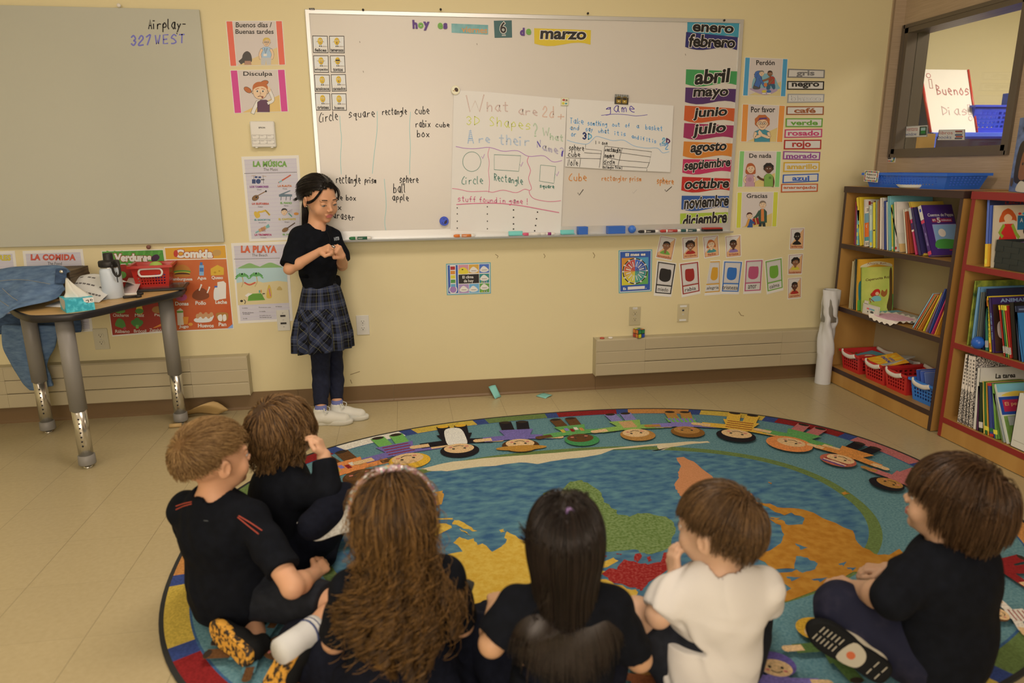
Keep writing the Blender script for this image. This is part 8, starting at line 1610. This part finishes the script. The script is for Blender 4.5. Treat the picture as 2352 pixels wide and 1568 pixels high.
for k in range(260):
    i = R_.uniform(1,23); a = int(i); p = hb[a].lerp(hb[a+1], i-a); o = (p-H).normalized(); t = (hb[a+1]-hb[a]).normalized(); w = t.cross(o); ang = R_.uniform(-1.4,1.4); n = (o*math.cos(ang)+w*math.sin(ang)).normalized(); c = p+w*math.sin(ang)*.0115+o*math.cos(ang)*.0075
    n = (n+Vector((R_.uniform(-.4,.4), R_.uniform(-.4,.4), R_.uniform(-.4,.4)))).normalized(); u_ = n.orthogonal().normalized(); v_ = n.cross(u_); mb.add([c+n*.0012+(u_*math.cos(2*math.pi*j/6)+v_*math.sin(2*math.pi*j/6))*.0027 for j in range(6)],[tuple(range(6))], R_.choice(sq))
tag(mb.build('sequin', hbo), kind='stuff')
shoe(per, at(1052,1442,1.72), at(1070,1392,1.8)-at(1052,1442,1.72),(-.7,.2,.3), .17, BLKC, mat('#26241f', .7))
# ---- girl with straight dark hair and two hair ties
H = at(1298,1232,1.60); M = headmat(80,2,0)
A = dict(EL=at(1130,1478,1.62), WL=at(1136,1396,1.80), ER=(.04,.19,.2), WR=(.2,.1,.16), KL=(.24,-.22,.12), KR=at(1398,1436,1.74), AL=(.2,.05,.05), AR=(.22,-.05,.05), DL=((.15,.9,.1),(.2,0,-1)))
per, J, sh_, pt = seated('girl with straight dark half-up hair and lilac hair ties, back to the viewer', (H.x-.01, H.y-.03,0), 80, H, M, 1.0, A, s=.98, sk='#bd8a62', sleeve=.78, seed=11)
keepD = lambda D: ~((D[:, 1] > .45) & (D[:, 2] < .4)) & ~(D[:, 2] < -.5)
HD = hair_mat('#110d0b', '#2c1f18', .3)
cap('hair_base', per, H, M, 1.0, keepD, HD)
body_col = [(np.array(J['nb'])+np.array((0,0,-.13)), np.array((.15,.115,.15))),(np.array(J['P'])+np.array((0,0,.1)), np.array((.14,.115,.2)))]
def combD(p, D): x = D[:, :1]*.35; t = np.concatenate([x, -.5+0*x, -.7+0*x], 1); return t
P_, R = grow(H, M, 1.0,5600,26,8, lambda D, R: R.uniform(.22,.36, len(D)), keepD, combD, lift=(.003,.016), grav=1.0, col=body_col, jit=.06, stiff=.3)
strands('hair', per, P_, .0010, HD, R.uniform(0,1, len(P_)), .5)
LIL = mat('#b98ab8', .5); tops = []
def on_head(px, py, off=.02):
    d = ray(px, py).normalized(); c = H; r = .097; o = CAM-c; b = o.dot(d); q = b*b-(o.dot(o)-r*r); return CAM+d*(-b-math.sqrt(max(0, q)))-d*off
for px, py, rr in ((1309,1174,.0075),(1279,1288,.0055)):
    p = on_head(px, py, .018); mb = MB()
    for t in range(3): mb.tube([p+Vector((rr*math.cos(a), .003*t-.003, rr*.9*math.sin(a))) for a in (2*math.pi*i/12 for i in range(13))], .0028, LIL, 6)
    mb.build('hair_tie', per)
t0 = on_head(1309,1174,.012); t1 = on_head(1279,1288,.016); R = np.random.default_rng(4); PT = []
for k in range(260):
    a = R.uniform(-1,1); src = on_head(1309+a*46,1140+R.uniform(-12,10), .006); q = [src, src.lerp(t0,.6)+Vector((0,-.006,.006)), t0+Vector((R.normal()*.002,0, R.normal()*.002)), t0.lerp(t1,.5)+Vector((R.normal()*.006,-.012+R.normal()*.003,0)), t1+Vector((R.normal()*.002,0,0)), t1+Vector((R.normal()*.012,.01,-.09)), t1+Vector((R.normal()*.02,.03,-.19-R.uniform(0,.05))) ]
    PT.append([tuple(x) for x in crom([tuple(x) for x in q], 4)])
for k in range(160):
    sd = R.choice((-1,1)); src = on_head(1285+sd*R.uniform(50,95), 1225+R.uniform(-30,20), .008); q = [src, src.lerp(t1,.5)+Vector((0,-.006,-.004)), t1+Vector((R.normal()*.002,0,0)), t1+Vector((R.normal()*.008,.005,-.07)), t1+Vector((R.normal()*.016,.02,-.14)), t1+Vector((R.normal()*.02,.035,-.19)), t1+Vector((R.normal()*.024,.04,-.22-R.uniform(0,.05)))]
    PT.append([tuple(x) for x in crom([tuple(x) for x in q], 4)])
strands('tied_hair', per, np.array(PT), .0011, HD, R.uniform(0,1, len(PT)), .5)
for pts in ([(1284,1150),(1283,1166),(1288,1182),(1293,1190)],[(1336,1156),(1340,1170),(1341,1186),(1337,1198)]): MB().tube(crom([on_head(x, y, .012) for x, y in pts], 4),[.0006]+[.0016]*11+[.0006], mat('#a5825f', .7), 6).build('parting', per)
# ---- boy in the white shirt
H = at(1648,1206,1.70); M = headmat(128,2,0)
ch = H+M @ Vector((-.012,.085,-.105))
A = dict(EL=at(1512,1412,1.72), WL=ch+M @ Vector((-.03,-.01,-.05)), ER=(.1,.17,.2), WR=(.24,.06,.16), KL=at(1462,1412,1.80), KR=(.24,.2,.1), AL=(.2,.0,.05), AR=(.16,-.02,.05), DL=(M @ Vector((.1,.35,1)), M @ Vector((.9,-.4,0)), 1))
per, J, sh_, pt = seated('boy in a white shirt with chin on hand, back to the viewer', (H.x+.005, H.y-.0,0), 84, H, M, 1.0, A, s=1.02, sk='#c49470', shirt=WHITEC, pants=SHORTS, legs='short', sleeve=.76, seed=13, fold=.003)
eyes(per, H, M, 1.0,(0,0), '#4a3a2a', '#5a4028')
keepS = lambda D: (D[:, 2] > -.2-.42*np.clip(-D[:, 1], 0,1)) & ~((D[:, 1] > .5) & (D[:, 2] < .3)) & ~((np.abs(D[:, 0]) > .74) & (D[:, 1] > -.18) & (D[:, 2] < .08))
HS = hair_mat('#2f1e10', '#7a5632', .36)
cap('hair_base', per, H, M, 1.0, keepS, HS)
P_, R = grow(H, M, 1.0,5600,10,12, lambda D, R: np.where(np.abs(D[:, 0]) > .55,.022,.035)+.05*np.clip(D[:, 2]-.1,0,1)*R.uniform(.8,1.12, len(D)), keepS, whorl(.02,-.062,.06,.12,.3), lift=(.003,.017), grav=.1, jit=.07, stiff=.3)
strands('hair', per, P_, .0010, HS, R.uniform(0,1, len(P_)), .35)
# ---- boy in black on the right
H = at(2192,1150,1.75); M = headmat(124,8,0)
A = dict(EL=at(2045,1372,1.72), WL=at(1962,1352,1.92), ER=(.06,.18,.2), WR=(.22,.08,.16), KL=at(1930,1392,1.88), KR=(.22,.22,.1), AL=at(2035,1500,1.84), AR=(.14,.0,.05), DL=((-.75,.6,-.1),(.3,.2,-1)))
per, J, sh_, pt = seated('boy with bobbed brown hair in a black shirt at the right, looking left', (H.x+.02, H.y-.02,0), 106, H, M, 1.06, A, s=1.12, sk='#b98a68', shirt=NAVY, pants=INDIGO, sleeve=1.15, seed=17)
eyes(per, H, M, 1.06,(0,.2), '#4a3a2a', '#4a3018')
keepR = lambda D: ~((D[:, 1] > .3) & (D[:, 2] < .35)) & ~((D[:, 2] < -.35) & (D[:, 1] > -.1)) & ~(D[:, 2] < -.7)
HR = hair_mat('#2a180d', '#5f4026', .33)
cap('hair_base', per, H, M, 1.06, keepR, HR)
P_, R = grow(H, M, 1.06,5200,14,14, lambda D, R: (.055+.02*np.clip(-D[:, 1], 0,1)+.05*np.clip(D[:, 2], 0,1)-.02*np.clip(D[:, 1], 0,1))*R.uniform(.85,1.1, len(D)), keepR, whorl(.01,-.05,.07,.15,.35), lift=(.005,.022), grav=.45, jit=.06, stiff=.3)
strands('hair', per, P_, .0011, HR, R.uniform(0,1, len(P_)), .4)
CRM = mat('#a8977c', .8); shp = shoe(per, at(2040,1556,1.76), at(1876,1450,1.80)-at(2040,1556,1.76),(.25,.9,-.05), .215, CRM, BLKC)
dS = unit(at(1876,1450,1.80)-at(2040,1556,1.76)); uS = unit(Vector((.25,.9,-.05))-dS*Vector((.25,.9,-.05)).dot(dS)); sS = dS.cross(uS); hS = at(2040,1556,1.76)
sp = Sheet(lambda x, y: hS+dS*(x*.215)+sS*(y*.036)-uS*.001,-uS, .0008); sp.blob([(.36,-.7),(.52,-.8),(.58,.8),(.36,.75),(.3,0)], mat('#a8977c', .8)); sp.ell(.46,.1,.05,.3, mat('#b0522a', .7))
for k in range(8): x = .62+.05*k if k < 6 else .08+.1*(k-6); sp.line([(x, -.62),(x+.012,-.1)], .012, CRM, hold=True); sp.line([(x+.02,.1),(x+.03,.6)], .012, CRM, hold=True)
sp.build('tread_pattern', parent=shp)
# ---- the girl presenting at the whiteboard
GS = 1.1; H = at(734,452,3.66); M = headmat(-50,-14,3); phi = -42; F = Vector((math.cos(math.radians(phi)), math.sin(math.radians(phi)), 0)); Rt = Vector((F.y, -F.x, 0)); U = Vector((0,0,1))
nb = at(727,527,3.69); D0 = 3.70
J = dict(C=at(729,575,3.72), Wa=at(737,645,3.76), P=at(741,690,3.79), SR=at(688,546,3.64), SL=at(762,545,3.80), ER=at(664,618,3.58), WR=at(735,577,3.55), EL=at(786,610,3.80), WL=at(785,588,3.62), hR=at(731,715,3.78), hL=at(757,715,3.86), KR=at(738,845,3.88), KL=at(768,835,3.98))
aR, aL = floorp(733,968,.07), floorp(765,952,.07); aR = Vector((-.035,-.325,.075)); aL = Vector((.045,-.255,.075))
per = thing('person', 'girl in navy polo and plaid skirt presenting at the whiteboard', 'person'); v = Vol(*bounds(list(J.values())+[H+Vector((0,0,.13)), aR, aL, H+F*.14, H-F*.14], .09), .0026); v.lo[2] = max(v.lo[2], -.02)
v.chain([(nv(J['P']), .092),(nv(J['Wa']), .08),(nv(J['C']), .088),(nv(nb-U*.05), .075),(nv(nb-U*.01), .045)], .03,(F, .74))
for S, E, Wr in ((J['SR'], J['ER'], J['WR']),(J['SL'], J['EL'], J['WL'])): v.cone(nv(nb-U*.03), nv(S), .04,.037,.03); v.chain([(nv(S), .036),(nv(E), .0265),(nv(E.lerp(Wr, .3)), .0275),(nv(Wr), .019)], .012)
for h_, K, An in ((J['hR'], J['KR'], aR),(J['hL'], J['KL'], aL)): v.chain([(nv(h_), .062),(nv(h_.lerp(K, .5)), .055),(nv(K), .042),(nv(K.lerp(An, .35)), .041),(nv(An), .027)], .014)
head_sdf(v, H, M, GS, nb, lids=.75, smile=.9, slim=1.06)
d1 = unit(at(764,566,3.53)-J['WR']); hand(v, J['WR'], d1, Vector((.35,.55,-.75)), -1,1.0,(.95,1.15,.75), .9); d2 = unit(at(772,566,3.56)-J['WL']); hand(v, J['WL'], d2, Vector((-.45,.75,-.25)), 1,1.0,(.95,1.1,.7), .9)
v.mesh('body', skin_mats('#cc9068', '#b06055'), per, lip_pick(H, M, GS)); eyes(per, H, M, GS, (.05,-.42), '#2a1a12', '#2a1c16', True, .75)
MB().ball(at(704,474,3.62), .0035, mat('#d8ccb8', .15, metal=.8), 10).build('earring', per)
# polo
v = Vol(*bounds([J[k] for k in ('P', 'Wa', 'C', 'SR', 'SL', 'ER', 'EL')]+[nb], .13), .004)
v.chain([(nv(J['Wa']-U*.035), .093),(nv(J['Wa']), .098),(nv(J['Wa'].lerp(J['C'], .35)), .106),(nv(J['C']), .105),(nv(nb-U*.05), .088),(nv(nb-U*.012), .05)], .035,(F, .8))
for S, E in ((J['SR'], J['ER']),(J['SL'], J['EL'])): e = S.lerp(E, .84); v.cone(nv(nb-U*.035), nv(S), .05,.05,.035); v.chain([(nv(S), .051),(nv(S.lerp(e, .6)), .052),(nv(e), .055)], .02); v.cut(e+(e-S).normalized()*.012, e-S, np.array(e)-.075, np.array(e)+.075)
v.cone(nv(nb-U*.015+F*.01), nv(nb+U*.1+F*.02), .044,.052,.004, None, True); v.cone(nv(nb-U*.03+F*.05), nv(nb+U*.03+F*.045), .012,.03,.006, None, True); v.cut(J['Wa']-U*.045,(0,0,-1)); v.ripple(folds(.0028,28,21)); sh_ = v.mesh('polo_shirt', [NAVY], per)
pts = [nb+(F*math.cos(a)*.95+Rt*math.sin(a))*.0525+U*(.016-.03*max(0, math.cos(a))) for a in (math.radians(16+328*i/28) for i in range(29))]
mb = MB(); rows = [[p+(p-nb).normalized()*k+U*z for p in pts] for k, z in ((.0,-.01),(.001,.012),(.006,.015),(.013,.004),(.026,-.026),(.024,-.028))]; mb.grid(rows, NAVY, True); solid(mb.build('collar', sh_), .002)
tree = bvh(sh_); q = [surf(tree, *p_, .0015) for p_ in ((767,545),(779,543),(779.5,551),(768,553))]
if all(q): sp = Sheet(lambda x, y: (q[0]*(1-x)+q[1]*x)*(1-y)+(q[3]*(1-x)+q[2]*x)*y, ray(772,548)*-1,.0008); sp.n = sp.n.normalized(); sp.text('HTB', 0,0,1,1, mat('#a5a3a0', .6), .05); sp.build('chest_logo', parent=sh_)
line_on(tree, [(751,532),(757,548),(758,566)], .0012, mat('#0b0c10', .7), 'placket_seam', sh_)
# plaid skirt
def plaid():
    m = bpy.data.materials.new('navy_plaid'); m.use_nodes = True; nt = m.node_tree; b = nt.nodes['Principled BSDF']; L = nt.links.new; N = nt.nodes.new; a = N('ShaderNodeAttribute'); a.attribute_name = 'weave'; sp = N('ShaderNodeSeparateXYZ'); L(a.outputs['Vector'], sp.inputs[0]); cols = []; lines = []
    for k in (0,1):
        fr = N('ShaderNodeMath'); fr.operation = 'FRACT'; L(sp.outputs[k], fr.inputs[0]); r = N('ShaderNodeValToRGB'); r.color_ramp.interpolation = 'CONSTANT'; e = r.color_ramp.elements
        e[0].position = 0; e[0].color = (*alb('#383b4c'), 1); e[1].position = .42; e[1].color = (*alb('#0d0e11'), 1); x = e.new(.72); x.color = (*alb('#191b28'), 1); x = e.new(.86); x.color = (*alb('#0d0e11'), 1); L(fr.outputs[0], r.inputs[0]); cols.append(r)
        l = N('ShaderNodeValToRGB'); l.color_ramp.interpolation = 'CONSTANT'; e = l.color_ramp.elements; e[0].position = 0; e[0].color = (0,0,0,1); e[1].position = .2; e[1].color = (.5,.5,.5,1); x = e.new(.225); x.color = (0,0,0,1); x = e.new(.56); x.color = (.45,.45,.45,1); x = e.new(.585); x.color = (0,0,0,1); L(fr.outputs[0], l.inputs[0]); lines.append(l)
    mx = N('ShaderNodeMixRGB'); mx.inputs[0].default_value = .5; L(cols[0].outputs[0], mx.inputs[1]); L(cols[1].outputs[0], mx.inputs[2]); c = mx
    for l, col in zip(lines, ('#7f7444', '#77736c')): m2 = N('ShaderNodeMixRGB'); m2.inputs[2].default_value = (*alb(col), 1); L(l.outputs[0], m2.inputs[0]); L(c.outputs[0], m2.inputs[1]); c = m2
    L(c.outputs[0], b.inputs['Base Color']); b.inputs['Roughness'].default_value = .85; b.inputs['Specular IOR Level'].default_value = .2; return m
PL = plaid()
def weave(o, uv): at_ = o.data.attributes.new('weave', 'FLOAT_VECTOR', 'POINT'); at_.data.foreach_set('vector', np.array([(u, w, 0) for u, w in uv], np.float32).ravel()); return o
top, hem = J['Wa']-U*.012, at(746,797,3.84); rows, uv = [],[]; NA, NR = 144,26
for i in range(NR+1):
    t = i/NR; c = top.lerp(hem, t); r = .098+.062*min(1, t*1.3)**.8+.014*t; row_ = []
    for k in range(NA):
        a = 2*math.pi*k/NA; pleat = 0
        if t > .3: w = min(1,(t-.3)/.25); side = max(0, math.cos(a-1.1))**.7 if math.cos(a-1.1) > 0 else .25; pleat = w*(.006+.010*side)*math.sin(a*13)*(.4+.6*t)+w*.008*math.sin(a*3+1)
        rr = r+pleat; row_.append(c+F*math.cos(a)*rr*.84+Rt*math.sin(a)*rr+U*(.008*math.sin(a*2+.8)*t)); uv.append((a*1.75, t*4.1) if not (0.35 < a < 1.75 and t > .36) else (a*1.3+t*2.6, t*2.9-a*1.3))
    rows.append(row_)
mb = MB(); mb.grid(rows, PL, True, True); sk_ = weave(mb.build('plaid_skirt', per), uv); solid(sk_, .003)
rows, uv = [],[]
for i in range(4):
    z = .0-.038*i/3; rows.append([top+U*(z+.014)+F*math.cos(a)*(.1)*.84+Rt*math.sin(a)*.1 for a in (2*math.pi*k/48 for k in range(48))]); uv += [(2*math.pi*k/48*1.75+.3,.45+.1*i) for k in range(48)]
mb = MB(); mb.grid(rows, PL, True, True); solid(weave(mb.build('waistband', sk_), uv), .003)
rows, uv = [],[]
for i in range(3):
    t = .34+.17*i/2; c = top.lerp(hem, t); r = .098+.062*min(1, t*1.3)**.8+.014*t+.006; rows.append([c+F*math.cos(a)*r*.84+Rt*math.sin(a)*r for a in (math.radians(8+92*k/20) for k in range(21))]); uv += [(k*.12+i*.3, i*.35-k*.1) for k in range(21)]
mb = MB(); mb.grid(rows, PL, True); solid(weave(mb.build('pocket_tab', sk_), uv), .003)
p = surf(bvh(sk_), 746,643,.004); MB().bb((-.009,-.001,-.004),(.009,.001,.004), M_WHITE).build('white_label', sk_, p)
# leggings, socks, shoes
v = Vol(*bounds([J['hR'], J['hL'], aR, aL], .1), .004)
for h_, K, An in ((J['hR'], J['KR'], aR),(J['hL'], J['KL'], aL)): e = K.lerp(An, .88); v.chain([(nv(h_), .068),(nv(h_.lerp(K, .5)), .06),(nv(K), .047),(nv(K.lerp(An, .4)), .046),(nv(e), .036)], .015); v.cut(e, An-K, np.array(e)-.06, np.array(e)+.06)
v.ripple(folds(.0016,40,23)); v.mesh('leggings', [noisemat('#1b1c28', '#20222f', 60,.85, spec=.2)], per)
for An in (aR, aL): MB().tube([An-U*.03, An+U*.03],[.03,.031], mat('#6a6a92', .9), 16).build('sock', per)
LC = mat('#cfc2ae', .8)
shoe(per, aR+Vector((-.05,-.0,-.074)), Vector((1,-.12,0)), U, .215, WSHOE, mat('#cfc0aa', .6), laces=LC); shoe(per, aL+Vector((-.045,.0,-.074)), Vector((1,-.2,0)), U, .215, WSHOE, mat('#cfc0aa', .6), laces=LC)
# black hair parted and tied back
keepG = lambda D: (D[:, 2] > -.35) & ~((D[:, 1] > .62-.25*np.abs(D[:, 0])) & (D[:, 2] < .56-.25*np.abs(D[:, 0]))) & ~((D[:, 1] > -.05) & (D[:, 2] < .02))
HG = hair_mat('#0e0b0a', '#231a16', .28)
cap('hair_base', per, H, M, GS, keepG, HG, er=(.075,.0925,.086))
def combG(p, D): x = D[:, :1]; return np.concatenate([np.sign(x+.15)*.28*(np.abs(x) < .5), -.9+0*x, -.42+0*x], 1)
P_, R = grow(H, M, GS, 3800,14,22, lambda D, R: (.08+.07*np.clip(D[:, 1]+.4,0,1.4))*R.uniform(.9,1.1, len(D)), keepG, combG, er=(.075,.0925,.086), lift=(.003,.010), jit=.03, stiff=.2)
strands('hair', per, P_, .0011, HG, R.uniform(0,1, len(P_)), .5)
R = np.random.default_rng(5); PT = []; w = lambda x, y, z: tuple(H+M @ Vector((x, y, z))*GS)
for k in range(420): a, b = R.normal(size=2)*.006; q = [w(a*2,-.088,-.028+b*2), w(a+.004,-.108,-.04+b), w(a+.008,-.112,-.075+b), w(a*1.6+.01,-.1,-.125+b), w(a*2+.012,-.09,-.165-R.uniform(0,.05))]; PT.append(crom(q, 4))
strands('ponytail', per, np.array(PT), .0011, HG, R.uniform(0,1, len(PT)), .4)
PT = []
for k in range(60): a, b = R.normal(size=2)*.003; q = [w(.012+a, .055,.082+b), w(.046+a, .076,.05+b), w(.068+a, .062,.012+b), w(.076,.03,-.012+b), w(.078,.0,-.02+b)]; PT.append(crom(q, 4))
for k in range(50): a, b = R.normal(size=2)*.003; q = [w(-.012+a, .058,.082+b), w(-.045+a, .074,.05+b), w(-.066+a, .058,.01+b), w(-.075,.028,-.02+b), w(-.076,.02,-.05+b)]; PT.append(crom(q, 4))
strands('front_locks', per, np.array(PT), .0011, HG, R.uniform(0,1, len(PT)), .4)
c = at(766,566,3.52); t = thing('small_object', 'tiny black and white toy pinched between the standing girl\'s fingers', 'toy', tuple(c)); MB().box((0,0,0),(.018,.008,.012), BLK, rot=Matrix.Rotation(.6,3, 'Y'), bev=.002).build('toy_body', t); MB().box((0,-.0045,.001),(.012,.002,.004), M_WHITE, rot=Matrix.Rotation(.6,3, 'Y')).build('white_mark', t)
